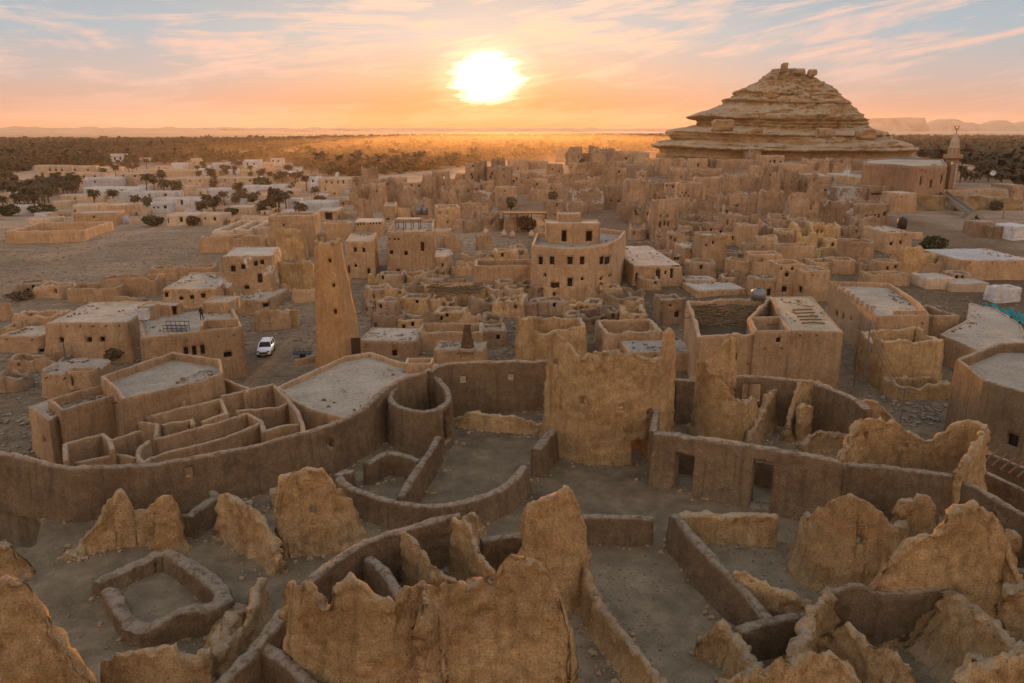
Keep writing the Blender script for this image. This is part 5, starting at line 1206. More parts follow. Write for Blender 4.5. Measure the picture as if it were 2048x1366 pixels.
H_(0, 158, 486, 462, 444, 6, kind='open', label='long tan courtyard wall at the left border below the village', rag=.06, batter=.1, name='courtyard_wall', cat='wall')
# ------------------------------------------------------------------ the rock hill
def rock_hill():
    tab = [(122, 1546, 1590), (138, 1546, 1592), (141, 1540, 1600), (147, 1538, 1605), (154, 1530, 1610), (158, 1528, 1622), (165, 1516, 1640), (176, 1496, 1656), (181, 1478, 1664), (184, 1470, 1672), (196, 1468, 1676), (199, 1448, 1678), (206, 1450, 1688),
           (210, 1444, 1690), (220, 1418, 1700), (228, 1396, 1706), (233, 1378, 1710), (238, 1382, 1716), (240, 1398, 1722), (253, 1396, 1726), (256, 1366, 1732), (262, 1342, 1740), (268, 1336, 1752), (274, 1340, 1768), (280, 1348, 1782),
           (283, 1316, 1796), (290, 1306, 1812), (297, 1316, 1806), (305, 1320, 1800), (316, 1312, 1806), (336, 1300, 1820), (370, 1296, 1830)]
    cy = 520.0; vs_ = np.array([t[0] for t in tab], float)
    zt = np.array([ZT(cy, v) for v in vs_])
    dep = np.array([PROJ(0, cy, z)[2] for z in zt])
    L = (np.array([t[1] for t in tab]) - 1024) / F * dep; Rr = (np.array([t[2] for t in tab]) - 1024) / F * dep
    nz, nt = 190, 420
    vv = np.linspace(139, 370, nz); z = np.interp(vv, vs_, zt); l = np.interp(vv, vs_, L); r = np.interp(vv, vs_, Rr)
    th = np.linspace(0, 2 * np.pi, nt, endpoint=False)
    def sm(q, w):
        k = np.ones(w) / w; return np.convolve(np.pad(q, (w // 2, w - 1 - w // 2), 'edge'), k, 'valid')
    c = (l + r) / 2; a = (r - l) / 2; a2 = sm(a, 21)
    Zg = np.repeat(z[:, None], nt, 1)
    cx = np.cos(th)[None]; sy = np.sin(th)[None]
    ex = np.sign(cx) * np.abs(cx) ** .9; ey = np.sign(sy) * np.abs(sy) ** .85
    # ledges: banded radius by height, shifting with direction
    wob = fbm(np.stack([np.repeat(np.cos(th)[None] * 2, nz, 0), np.repeat(np.sin(th)[None] * 2, nz, 0), Zg * 0], -1), 3, 4)
    zz = Zg + 2.2 * wob
    band = fbm(np.stack([zz * 0, zz * 0 + 4, zz / 2.3], -1), 3, 77) ; band2 = vnoise(np.stack([zz * 0, zz * 0 + 9, zz / 1.1], -1), 78)
    side = np.abs(cx) ** 6; shf = 5.0 * fbm(np.stack([np.repeat(np.cos(th)[None] * 2.2, nz, 0), np.repeat(np.sin(th)[None] * 2.2, nz, 0), Zg / 14], -1), 3, 41) * (1 - side)
    aa = np.interp(-(Zg + shf), -z, a)
    hz01 = np.clip((Zg - 26) / 30, 0, 1)
    fr = 1 + (.035 * (1 - side) + .012) * np.tanh(band * 6) * np.minimum(1, (Zg.max() - Zg) / 8 + .25) + .012 * band2
    X = c[:, None] + aa * ex * fr; Y = cy + aa * .8 * ey * fr
    V = np.stack([X, Y, Zg], -1)
    n = fbm(V / 9.0 * np.array([1, 1, 1.6]), 5, 14, .6); n2 = fbm(V / 2.6 * np.array([1, 1, 1.5]), 4, 15, .6)
    jt = np.abs(fbm(V / np.array([6, 6, 30.]), 3, 16)); crack = -np.maximum(0, .05 - jt) * 26
    big = vnoise(V / np.array([9., 9., 5.]), 19) * 3.2 * (.35 + hz01); rough = .55 + 1.1 * hz01
    V[..., 0] += cx * (n * 1.4 + n2 * 1.2 * rough + crack * (1 - side) + big * (1 - side * .7)); V[..., 1] += sy * (n * 3.0 + n2 * 2.0 * rough + crack + big)
    V[..., 2] += n2 * .8
    V = V.reshape(-1, 3)
    i, j = np.meshgrid(np.arange(nz - 1), np.arange(nt), indexing='ij'); i = i.ravel(); j = j.ravel(); k = (j + 1) % nt
    Q = np.stack([i * nt + j, (i + 1) * nt + j, (i + 1) * nt + k, i * nt + k], 1)
    top = len(V); V = np.vstack([V, [[c[0], cy, z[0] + .4]]]); T = np.stack([np.full(nt, top), np.arange(nt), (np.arange(nt) + 1) % nt], 1)
    o = mesh_np('rocky_hill', V, [Q, T], M['rock']); o['kind'] = 'structure'
rock_hill()
def boulder(u, v, D, w, h, label, seed):
    x = (u - 1024) / F * D; z = ZT(D, v); bm = bmesh.new(); bmesh.ops.create_icosphere(bm, subdivisions=4, radius=1)
    V = np.array([q.co[:] for q in bm.verts]); Fa = np.array([[q.index for q in f.verts] for f in bm.faces]); bm.free()
    n = fbm(V * 1.3 + seed, 4, seed); V = np.sign(V) * np.abs(V) ** .6; V = V * (.85 + .4 * n)[:, None] * np.array([w, w * .8, h]) + np.array([x, D, z])
    o = mesh_np('boulder', V, [Fa], M['rock']); tag(o, label, 'boulder')
boulder(1432, 251, 462, 6.8, 4.0, 'big rounded boulder on the left ledge of the conical rock', 3)
boulder(1629, 266, 448, 5.2, 3.0, 'angular boulder under the hollow in the middle of the conical rock', 8)
boulder(1708, 268, 455, 6.0, 3.4, 'pale tilted boulder at the right end of the conical rock ledge', 5)
boulder(1497, 262, 446, 3.4, 1.5, 'small flat boulder on the pale slope below the rounded boulder', 9)
for i, (u, v, w, h, lb) in enumerate([(1541, 136, 2.3, 3.4, 'small leaning block at the very top left of the conical rock'), (1568, 143, 4.0, 2.2, 'flat block on the crown of the conical rock'), (1594, 146, 2.8, 2.6, 'squarish block at the right end of the conical rock crown'),
    ]):
    boulder(u, v, 505, w, h, lb, 20 + i)
# cliff under the mosque
def cliff(name, label, pts, zb, th, amp=.6, mat='rock', **k):
    pa = path_base(pts, zb)
    V, Q, _ = wall_geo(pa, thick=th, res=.8, rag=.5, batter=1.2, smooth=1, amp=amp, **k)
    band = vnoise(np.stack([V[:, 2] * 0, V[:, 2] * 0, V[:, 2] / 1.2], -1), 5); V[:, 1] -= band * .8
    tag(mesh_np(name, V, [Q], M[mat]), label, 'cliff')
cliff('rock_cliff', 'banded ochre rock ledge with small cave openings left of the concrete stairs', [(1822, 436, 394), (1850, 438, 392), (1882, 438, 390)], 0.5, 3.0)
cliff('rock_cliff', 'banded reddish rock ledge right of the concrete stairs', [(1912, 430, 392), (1940, 428, 390), (1980, 428, 392), (2016, 430, 396), (2030, 428, 400)], 1.0, 3.0)
ruin('cliff_wall', 'low pale topped retaining wall along the edge of the mosque terrace', [(1786, 396, 386), (1830, 394, 384), (1890, 390, 380), (1950, 390, 378), (2008, 392, 380)], mode='base', zb=7.0, mat='house', thick=.5, rag=.1, smooth=0, res=1.0)
cliff('rock_cliff', 'low layered rock outcrop below the tall tapering ruin', [(1346, 484, 440), (1372, 482, 438), (1402, 480, 444), (1430, 478, 452)], 3.0, 2.2)
# ------------------------------------------------------------------ mosque
zg = 8.0
MQ = block('mosque', 'large reddish mud mosque with slit windows and a toothed frieze beside its balconied minaret', 'mosque', W([(1728, 326), (1792, 328), (1826, 332), (1893, 330), (1884, 318), (1782, 316), (1735, 319)], ztop_of(1800, 386, 329, zg)), ztop_of(1800, 386, 329, zg), zg, 'redmud', 'roof', .5,
           ops=[(1840, 362, 4, 18), (1881, 359, 4, 17), (1860, 368, 5, 16)], thick=.6, rag=.0, batter=.2, res=1.0, amp=.02, frame=None)
m = MB(); zt = ztop_of(1800, 386, 329, zg)
for k in range(26):
    u = 1731 + k * 6.1; vv = 326 + (u - 1728) * .055 if u < 1830 else 331.5; x, y = P(u, vv, zt); m.box((x, y - .75, zt - 1.3), (.42, .25, .9))
m.build('toothed_frieze', M['redmud'], MQ)
m = MB(); x, y = P(1866, 330, zt); m.box((x, y - .6, zt - 4.6), (1.6, .8, 9.8), 0, .95); m.build('pilaster', M['redmud'], MQ)
x0, y0 = P(1812, 320, zt); m = MB(); m.box((x0, y0, zt + .6), (11, 3, .25)); m.build('blue_roof_sheet', M['blue'], MQ)
bx, by = P(1897, 378, zg); dp = PROJ(bx, by, zg)[2]
def zv(v): return ZT(by, v)
px = dp / F
T2 = empty('mosque_minaret', (bx, by, zg), 'pinkish square minaret with white dotted bands, a balcony and a crescent finial', 'minaret')
m = MB(); m.box((bx, by, (zg + zv(318)) / 2 - .5), (19 * px, 19 * px, zv(318) - zg + 1), .25, .86); m.build('shaft', M['redmud'], T2)
m = MB(); m.lathe((bx, by, 0), [(9 * px, zv(321)), (18 * px, zv(316)), (18 * px, zv(309)), (16 * px, zv(308.5)), (16 * px, zv(312)), (10 * px, zv(312))], 8); m.build('balcony', M['redmud'], T2)
m = MB(); m.lathe((bx, by, 0), [(10.5 * px, zv(313)), (10.5 * px, zv(294)), (9 * px, zv(290)), (8.5 * px, zv(281)), (4 * px, zv(272)), (2.2 * px, zv(268)), (0.05, zv(267))], 8); m.build('upper_tower', M['cream'], T2)
m = MB()
for k in range(8):
    w = k * math.pi / 4 + .39; m.box((bx + 9.75 * px * math.cos(w), by + 9.75 * px * math.sin(w), (zv(310) + zv(296)) / 2), (2.6 * px, 2.6 * px, zv(296) - zv(310)), w)
m.build('arched_openings', M['redmud'], T2)
m = MB()
for k in range(12):
    x = bx + 4.5 * px; m.box((x, by - 9.2 * px - .05, zv(374 - k * 4.1)), (3.6 * px, .35, 2.2 * px), .25)
m.build('white_bands', M['white'], T2); m = MB(); m.box((bx - 5 * px, by - 9.2 * px, zv(326)), (4.5 * px, .3, 4.5 * px), .25); m.build('white_plaque', M['white'], T2)
m = MB(); m.tube([(bx, by, zv(268)), (bx, by, zv(257))], .12, 6)
m.tube([(bx + .75 * math.sin(k * .5 + .6), by, zv(254.5) - .75 * math.cos(k * .5 + .6) * -1) for k in range(11)], .14, 5); m.build('finial', M['blackmetal'], T2)
# concrete stairs
a = Vector((*P(1884, 386, 8.2), 8.2)); b = Vector((*P(1944, 428, 4.6), 4.6)); c = Vector((*P(1902, 456, .6), .6)); e = Vector((*P(1974, 450, 1.0), 1.0))
ST = empty('concrete_stairs', tuple(c), 'bare concrete stairs in two bent flights climbing from the square to the mosque terrace', 'stairs')
def flight(m, p, q, w=2.6, n=18, steps=True):
    d = (q - p); h = Vector((d.x, d.y, 0)).normalized(); s = Vector((-h.y, h.x, 0)) * w / 2; dn = Vector((0, 0, -.6))
    m.hexa([tuple(x) for x in (p - s + dn, q - s + dn, q + s + dn, p + s + dn)], [tuple(x) for x in (p - s, q - s, q + s, p + s)])
    for sg in (-1, 1):
        o = s * sg; t = s * sg * .86; u_ = Vector((0, 0, .9))
        A = [p + o, q + o, q + t, p + t] if sg < 0 else [p + t, q + t, q + o, p + o]
        m.hexa([tuple(x) for x in A], [tuple(x + u_) for x in A])
    if steps:
        ang = math.atan2(h.y, h.x)
        for i in range(n):
            r_ = p.lerp(q, (i + .5) / n); m.box((r_.x, r_.y, r_.z + .06), (d.length / n * .5, w * .84, .2), ang)
m = MB(); flight(m, b, a); m.build('upper_flight', M['concrete'], ST)
m = MB(); flight(m, c, b); m.build('lower_flight', M['concrete'], ST)
m = MB(); flight(m, e, b + Vector((1.5, .5, -.3)), 1.6, steps=False); m.build('side_buttress', M['concrete'], ST)
# ------------------------------------------------------------------ far hills, mesas, lake
def ridge(name, D, prof, depth, seed, mat, slope=1.0):
    """prof: (u, v) skyline as seen; real hills with a long rounded back"""
    us = np.linspace(prof[0][0], prof[-1][0], int((prof[-1][0] - prof[0][0]) / 2.2) + 2)
    v = np.interp(us, [p[0] for p in prof], [p[1] for p in prof])
    dep = PROJ(0, D, 10)[2]; x = (us - 1024) / F * dep; z = np.array([ZT(D, q) for q in v])
    sgm = np.linspace(-1, 1, 26); X = np.repeat(x[:, None], 26, 1); Y = D + sgm[None] * depth + 0 * X
    f = np.clip((1 - np.abs(sgm)) / slope, 0, 1) ** .8
    Z = -3 + (z[:, None] + 3) * f[None]
    V = np.stack([X, Y, Z], -1); n = fbm(V / 140.0, 4, seed); V[..., 1] += n * depth * .35; V[..., 2] += n * 9 * f[None] * (f[None] < .97)
    nu = len(us); Q = [(i * 26 + j, (i + 1) * 26 + j, (i + 1) * 26 + j + 1, i * 26 + j + 1) for i in range(nu - 1) for j in range(25)]
    o = mesh_np(name, V.reshape(-1, 3), [np.array(Q)], M[mat]); o['kind'] = 'structure'
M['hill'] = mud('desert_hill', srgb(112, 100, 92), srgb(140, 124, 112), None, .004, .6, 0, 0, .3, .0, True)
pr = [(-260, 259)]
rg = random.Random(4)
for k in range(90):
    u = -240 + k * 18; base = 257 if u < 1200 else 258.5
    pr.append((u, base - 2.2 * abs(rg.gauss(0, 1)) * (1 if u < 900 else .5)))
pr += [(1380, 259), (1400, 261)]
ridge('desert_hills', 7600, pr, 420, 3, 'hill')
ridge('desert_dunes', 5200, [(-260, 266), (-100, 264), (0, 263.5), (120, 265), (260, 264), (400, 266), (560, 267), (760, 268)], 300, 6, 'hill', 1.3)
ridge('mesa', 7700, [(1716, 262), (1728, 252), (1742, 246), (1745, 236.5), (1790, 235.5), (1822, 236.5), (1826, 245), (1838, 254), (1846, 261)], 330, 8, 'hill', .35)
ridge('desert_hills', 7900, [(1838, 260), (1852, 252), (1866, 245), (1880, 238), (1892, 238.5), (1905, 243), (1918, 246), (1932, 245), (1948, 249), (1962, 252), (1978, 246), (1992, 243), (1998, 240.5), (2008, 246), (2022, 250), (2036, 247), (2060, 241), (2090, 248), (2160, 250), (2300, 244), (2400, 258)], 300, 9, 'hill', .6)
N = NT('lake_water'); N.b.inputs['Base Color'].default_value = (.75, .75, .78, 1); N.b.inputs['Roughness'].default_value = .12; N.b.inputs['Specular IOR Level'].default_value = 1.0
N.b.inputs['Metallic'].default_value = .8; N.lk(N.bump(N.noise(.02, 3), .06, .5), N.b.inputs['Normal']); M['lake'] = N.m
dx = lambda u, y: (u - 1024) / F * PROJ(0, y, 0)[2]
m = MB(); m.hexa([(dx(1640, 5200), 5200, 1.9), (dx(2500, 5200), 5200, 1.9), (dx(2500, 6900), 6900, 1.9), (dx(1640, 6900), 6900, 1.9)], [(dx(1640, 5200), 5200, 2.2), (dx(2500, 5200), 5200, 2.2), (dx(2500, 6900), 6900, 2.2), (dx(1640, 6900), 6900, 2.2)])
o = m.build('lake_water', M['lake']); o['kind'] = 'structure'
m = MB(); m.hexa([(dx(1130, 4900), 4900, 1.7), (dx(1400, 4900), 4900, 1.7), (dx(1400, 6400), 6400, 1.7), (dx(1180, 6400), 6400, 1.7)], [(dx(1130, 4900), 4900, 2.0), (dx(1400, 4900), 4900, 2.0), (dx(1400, 6400), 6400, 2.0), (dx(1180, 6400), 6400, 2.0)])
o = m.build('lake_water', M['lake']); o['kind'] = 'structure'
# ------------------------------------------------------------------ palms and shrubs
def frond_geo(rs, n=22, L=3.2, seg=5, wid=.42, dead=5):
    V = []; Q = []
    for k in range(n + dead):
        az = k * 2.39996; el = (rs.uniform(-.15, 1.15) if k < n else rs.uniform(-1.1, -.4)); L_ = L * rs.uniform(.75, 1.1) * (1 if k < n else .6)
        p = np.array([0, 0, 0.]); d = np.array([math.cos(az) * math.cos(el), math.sin(az) * math.cos(el), math.sin(el)])
        s = np.array([-math.sin(az), math.cos(az), 0]); pts = []
        for i in range(seg + 1):
            pts.append(p.copy()); d = d + np.array([0, 0, -.30 - .08 * i]); d /= np.linalg.norm(d); p = p + d * L_ / seg
        for sg in (-1, 1):
            b = len(V)
            for i, q in enumerate(pts):
                w = wid * math.sin(math.pi * min(.97, (i + .35) / (seg + .5))) * (1 + .5 * ((i * 7 + k) % 2)); V.append(q); V.append(q + s * sg * w + np.array([0, 0, -w * .7]))
            for i in range(seg): Q.append((b + 2 * i, b + 2 * i + 1, b + 2 * i + 3, b + 2 * i + 2))
    return np.array(V), np.array(Q)
PV = []
def palm_proto(i, h, label, group):
    rs = random.Random(i + 3); V, Q = frond_geo(rs, 26, 3.4)
    t = empty('palm_tree', (0, 0, 0), None, None)
    c = mesh_np('crown', V + np.array([0, 0, h]), [Q], M['palmfrond'], t, smooth=False)
    m = MB(); m.tube([(0, 0, -.6), (.12, .05, h * .35), (.05, .1, h * .7), (0, 0, h)], [.3, .22, .19, .24], 7); tr = m.build('trunk', M['trunk'], t)
    return t, c, tr
def copy_tree(t, kids, loc, rz, s, label, cat, group):
    r = t.copy(); COL.objects.link(r); r.location = loc; r.rotation_euler = (0, 0, rz); r.scale = (s, s, s)
    for ch in kids:
        c = ch.copy(); COL.objects.link(c); c.parent = r; c.location = ch.location
    tag(r, label, cat, group); return r
def in_box(u, v, mx=3, mt=2):
    return any(a - mx < u < b + mx and vt - mt < v < vb + mt for a, b, vb, vt in BOX)
rs = random.Random(11)
protos = [palm_proto(i, hh, None, None) for i, hh in enumerate((4.5, 6.0, 3.2))]
spots = []
def scatter(n, poly_u, vlo, vhi, label, group, smin, smax, avoid=True):
    k = 0; tries = 0
    while k < n and tries < n * 40:
        tries += 1; u = rs.uniform(*poly_u); v = rs.uniform(vlo(u) if callable(vlo) else vlo, vhi(u) if callable(vhi) else vhi)
        if avoid and in_box(u, v - 3): continue
        x, y, z = PT(u, v)
        if any((x - a) ** 2 + (y - b) ** 2 < 9 for a, b in spots): continue
        spots.append((x, y)); pr = rs.choice(protos)
        copy_tree(pr[0], pr[1:], (x, y, z - .1), rs.uniform(0, 6.3), rs.uniform(smin, smax), label, 'palm tree', group); k += 1
scatter(80, (0, 158), lambda u: 372, lambda u: 416 - max(0, u - 60) * .2, 'date palm of the dark grove left of the whitewashed houses', 'date palms of the grove at the left border', .8, 1.25)
scatter(30, (0, 260), 330, 345, 'date palm at the edge of the wide grove behind the left village houses', 'date palms behind the left village houses', .9, 1.4)
scatter(100, (180, 660), 322, 430, 'date palm scattered among the village houses, clear of the groves', 'date palms among the village houses', .8, 1.3)
scatter(40, (640, 960), lambda u: 330, lambda u: 352 - max(0, u - 700) * .09, 'date palm on the near edge of the wide grove under the sun', 'date palms on the grove edge under the sun', .9, 1.4)
scatter(22, (1040, 1300), 300, 318, 'date palm in the dust right behind the old town skyline', 'date palms behind the old town skyline', .9, 1.4)
scatter(48, (1905, 2080), 322, 366, 'date palm in the dark grove behind the red mosque', 'date palms behind the red mosque', .9, 1.4)
scatter(20, (1770, 1890), 300, 316, 'date palm between the conical rock and the mosque minaret', 'date palms beside the conical rock', .9, 1.3)
# give the prototypes themselves a place
for (t, c, tr), (u, v) in zip(protos, ((168, 345), (718, 352), (1925, 330))):
    x, y, z = PT(u, v); t.location = (x, y, z)
    lab = {168: 'date palm behind the long cream house with four windows', 718: 'date palm at the near corner of the orange two floor house', 1925: 'date palm standing right of the mosque minaret'}[u]
    tag(t, lab, 'palm tree')
# the wide grove: nobody could count it
def grove():
    rn = np.random.RandomState(5); edge = [(-700, 352), (0, 346), (120, 338), (300, 328), (420, 322), (560, 322), (640, 345), (700, 354), (800, 348), (900, 336), (1000, 322), (1100, 316), (1240, 306), (1340, 300), (1500, 296), (1700, 296), (1780, 306), (1850, 322), (1900, 332), (2048, 372), (2600, 420)]
    eu, ev = zip(*edge); pts = []
    n = 21000
    y = np.exp(rn.uniform(math.log(300), math.log(3900), n * 5)); u = rn.uniform(-500, 2500, n * 5)
    dep = PROJ(0, y, 0)[2]; x = (u - 1024) / F * dep; z = terrain(x, y); uu, v, dp = PROJ(x, y, z)
    ok = v < np.interp(u, eu, ev)
    top = np.interp(u, [-500, 0, 500, 900, 1400, 1700, 2048, 2500], [276, 275, 271, 268, 267, 268, 268, 268]); ok &= v > top
    ok &= y < np.interp(u, [0, 500, 900, 1340, 1700, 2048], [2300, 2500, 3600, 3800, 3300, 3100])
    cl = fbm(np.stack([x / 170, y / 170, x * 0], -1), 3, 21); ok &= cl > -.55
    sandp = ((u > 405) & (u < 520) & (v > 303) & (v < 313)) | ((u > 560) & (u < 640) & (v > 302) & (v < 311)); ok &= ~sandp
    for a, b, vb, vt in BOX:
        if vt < 360: ok &= ~((u > a - 4) & (u < b + 4) & (v > vt + 2) & (v < vb + 9))
    hx = (x - 158) / 120; hy = (y - 505) / 105; ok &= (hx * hx + hy * hy) > 1
    x, y, z, v = x[ok][:n], y[ok][:n], z[ok][:n], v[ok][:n]
    for lo, hi, nf, mat, nm, lab in ((0, .62, 13, 'palmfrond', 'palm_grove', 'wide dark palm grove stretching to the horizon'), (.62, 1, 11, 'frond2', 'olive_grove', 'rusty brown trees mixed through the palm grove')):
        rs2 = random.Random(7); geos = [frond_geo(random.Random(s), nf, 3.0, 3, .8, 2) for s in range(6)]
        sel = rn.rand(len(x)); sel = (sel >= lo) & (sel < hi) if lo == 0 else sel >= lo
        VV = []; QQ = []; nn = 0
        idx = np.nonzero(sel)[0]; G = rn.randint(0, 6, len(idx)); S = rn.uniform(1.0, 2.0, len(idx)) * (1 + (y[idx] > 1200) * .4 + (y[idx] > 2500) * .5); A = rn.uniform(0, 6.28, len(idx)); Hh = rn.uniform(1.0, 6.5, len(idx)) * (1 + .8 * (rn.rand(len(idx)) > .93)); Hh = np.where(y[idx] > 2000, Hh * .5, Hh)
        for g in range(6):
            k = idx[G == g]; V, Q = geos[g]; s = S[G == g]; a = A[G == g]; h = Hh[G == g]
            ca, sa = np.cos(a)[:, None], np.sin(a)[:, None]
            X = (V[None, :, 0] * ca - V[None, :, 1] * sa) * s[:, None] + x[k][:, None]; Y = (V[None, :, 0] * sa + V[None, :, 1] * ca) * s[:, None] + y[k][:, None]
            Z = V[None, :, 2] * s[:, None] + (z[k] + h)[:, None]
            Wv = np.stack([X, Y, Z], -1).reshape(-1, 3); q = (Q[None] + (np.arange(len(k)) * len(V))[:, None, None] + nn).reshape(-1, 4)
            VV.append(Wv); QQ.append(q); nn += len(Wv)
        o = mesh_np(nm, np.concatenate(VV), [np.concatenate(QQ)], M[mat], smooth=False); tag(o, lab, None, None, 'stuff')
grove()
def shrub(name, u, v, w, h, label, n=500, mat='leaf', seed=1, z=None, cat='shrub', shape='round'):
    if z is None: x, y, z = PT(u, v)
    else: x, y = P(u, v, z)
    px = PROJ(x, y, z)[2] / F; w *= px / 2; h *= px; rn = np.random.RandomState(seed)
    d = rn.normal(size=(n, 3)); d /= np.linalg.norm(d, axis=1)[:, None]; r = rn.uniform(.45, 1, n) ** .5
    cl = rn.normal(size=(9, 3)); cl /= np.linalg.norm(cl, axis=1)[:, None]; r = r * (.62 + .38 * np.max(d @ cl.T, axis=1) ** 3)
    c = d * r[:, None] * np.array([w, w, h / 2]) + np.array([x, y, z + h * .5])
    if shape == 'tall': c[:, :2] = (c[:, :2] - [x, y]) * (1.15 - .7 * np.clip((c[:, 2:3] - z) / h, 0, 1)) + [x, y]
    s = max(.10, min(w, h) * .13) * rn.uniform(.6, 1.5, n); a = rn.normal(size=(n, 3)); a /= np.linalg.norm(a, axis=1)[:, None]; b = np.cross(a, rn.normal(size=(n, 3))); b /= np.linalg.norm(b, axis=1)[:, None]
    V = np.stack([c - a * s[:, None], c + b * s[:, None] * .7, c + a * s[:, None], c - b * s[:, None] * .7], 1).reshape(-1, 3)
    t = empty(name, (x, y, z), label, cat)
    mesh_np('foliage', V, [np.arange(n * 4).reshape(-1, 4)], M[mat], t, smooth=False)
    m = MB(); m.tube([(x, y, z - .3), (x + .05, y, z + h * .3), (x, y, z + h * .55)], [w * .09 + .05, w * .06 + .04, .03], 6)
    for k in range(4):
        aa = k * 1.6 + seed; m.tube([(x, y, z + h * .2), (x + math.cos(aa) * w * .5, y + math.sin(aa) * w * .5, z + h * .55)], [w * .04 + .03, .02], 5)
    m.build('stem', M['trunk'], t)
shrub('cypress_tree', 546, 424, 25, 54, 'tall dark reddish cypress rising among the village houses', 900, 'frond2', 2, cat='tree', shape='tall')
for a in [(524, 378, 40, 26, 'dark bushy tree left of the white two floor house with sky blue windows', 'leaf'), (500, 406, 44, 18, 'low dark tree left of the tall cypress', 'leaf'), (462, 432, 32, 18, 'yellow green shrub above the pale salt block ruin', 'leaf'),
          (305, 452, 50, 22, 'spreading green shrub beside the bank of the blue windowed house', 'leaf'), (386, 452, 30, 22, 'rusty bush between the two cream row houses', 'frond2'), (88, 428, 66, 20, 'dark hedge like bushes at the end of the pale lane', 'leaf'),
          (20, 432, 44, 24, 'round dark bush at the left border', 'leaf'), (396, 380, 18, 12, 'small bush next to the low brown roofed house', 'leaf'), (1866, 506, 54, 36, 'lone dark green bush on the bare slope right of the black tank', 'leaf'),
          (1053, 462, 44, 32, 'big golden brown bush under the large wooden pergola', 'frond2'), (640, 408, 30, 18, 'brown tree in front of the orange two floor house', 'frond2'), (1022, 420, 24, 30, 'dusty bush beside the pale plastered house', 'leaf'),
          (1105, 404, 22, 24, 'dusty bush among the old houses left of the white patched wall', 'leaf'), (1163, 336, 16, 20, 'dark tree on the skyline of the old town', 'leaf'), (1992, 600, 30, 26, 'dark dead bush beside the white block wall', 'drybrush'),
          (230, 722, 44, 34, 'dim grey green tree between the two large houses left of the minaret', 'drybrush'), (40, 600, 60, 18, 'low dry bush in the rubble at the left border', 'drybrush'), (1930, 545, 24, 22, 'stunted dark tree beside the pale roofed hut', 'drybrush'),
          (720, 376, 30, 14, 'brown bush by the old town edge right of the small white cube', 'frond2'), (560, 300 + 98, 20, 12, 'small bush between the two sheds', 'leaf'), (1990, 420, 30, 20, 'scrubby bush below the reddish rock ledge', 'drybrush')]:
    shrub('shrub' if a[3] < 30 or a[2] > a[3] else 'bush_tree', a[0], a[1], a[2], a[3], a[4], 420, a[5], int(a[0]) % 97)
def brush(u0, u1, v0, v1, n, seed, label):
    rn = np.random.RandomState(seed); V = []; Q = []
    for k in range(n):
        u = rn.uniform(u0, u1); v = rn.uniform(v0, v1); x, y, z = PT(u, v)
        for j in range(7):
            a = rn.uniform(0, 6.28); L = rn.uniform(.6, 1.7); dx_, dy_, dz_ = math.cos(a) * L * .7, math.sin(a) * L * .7, L * rn.uniform(.3, 1); b = len(V); s = .07
            V += [(x - s, y, z), (x + s, y, z), (x + dx_ + s * .3, y + dy_, z + dz_), (x + dx_ - s * .3, y + dy_, z + dz_)]; Q.append((b, b + 1, b + 2, b + 3))
    o = mesh_np('dry_brush', np.array(V), [np.array(Q)], M['drybrush'], smooth=False); tag(o, label, None, None, 'stuff')
brush(1560, 1720, 452, 486, 320, 3, 'tangle of dry thorny brush below the tall cracked slab house')
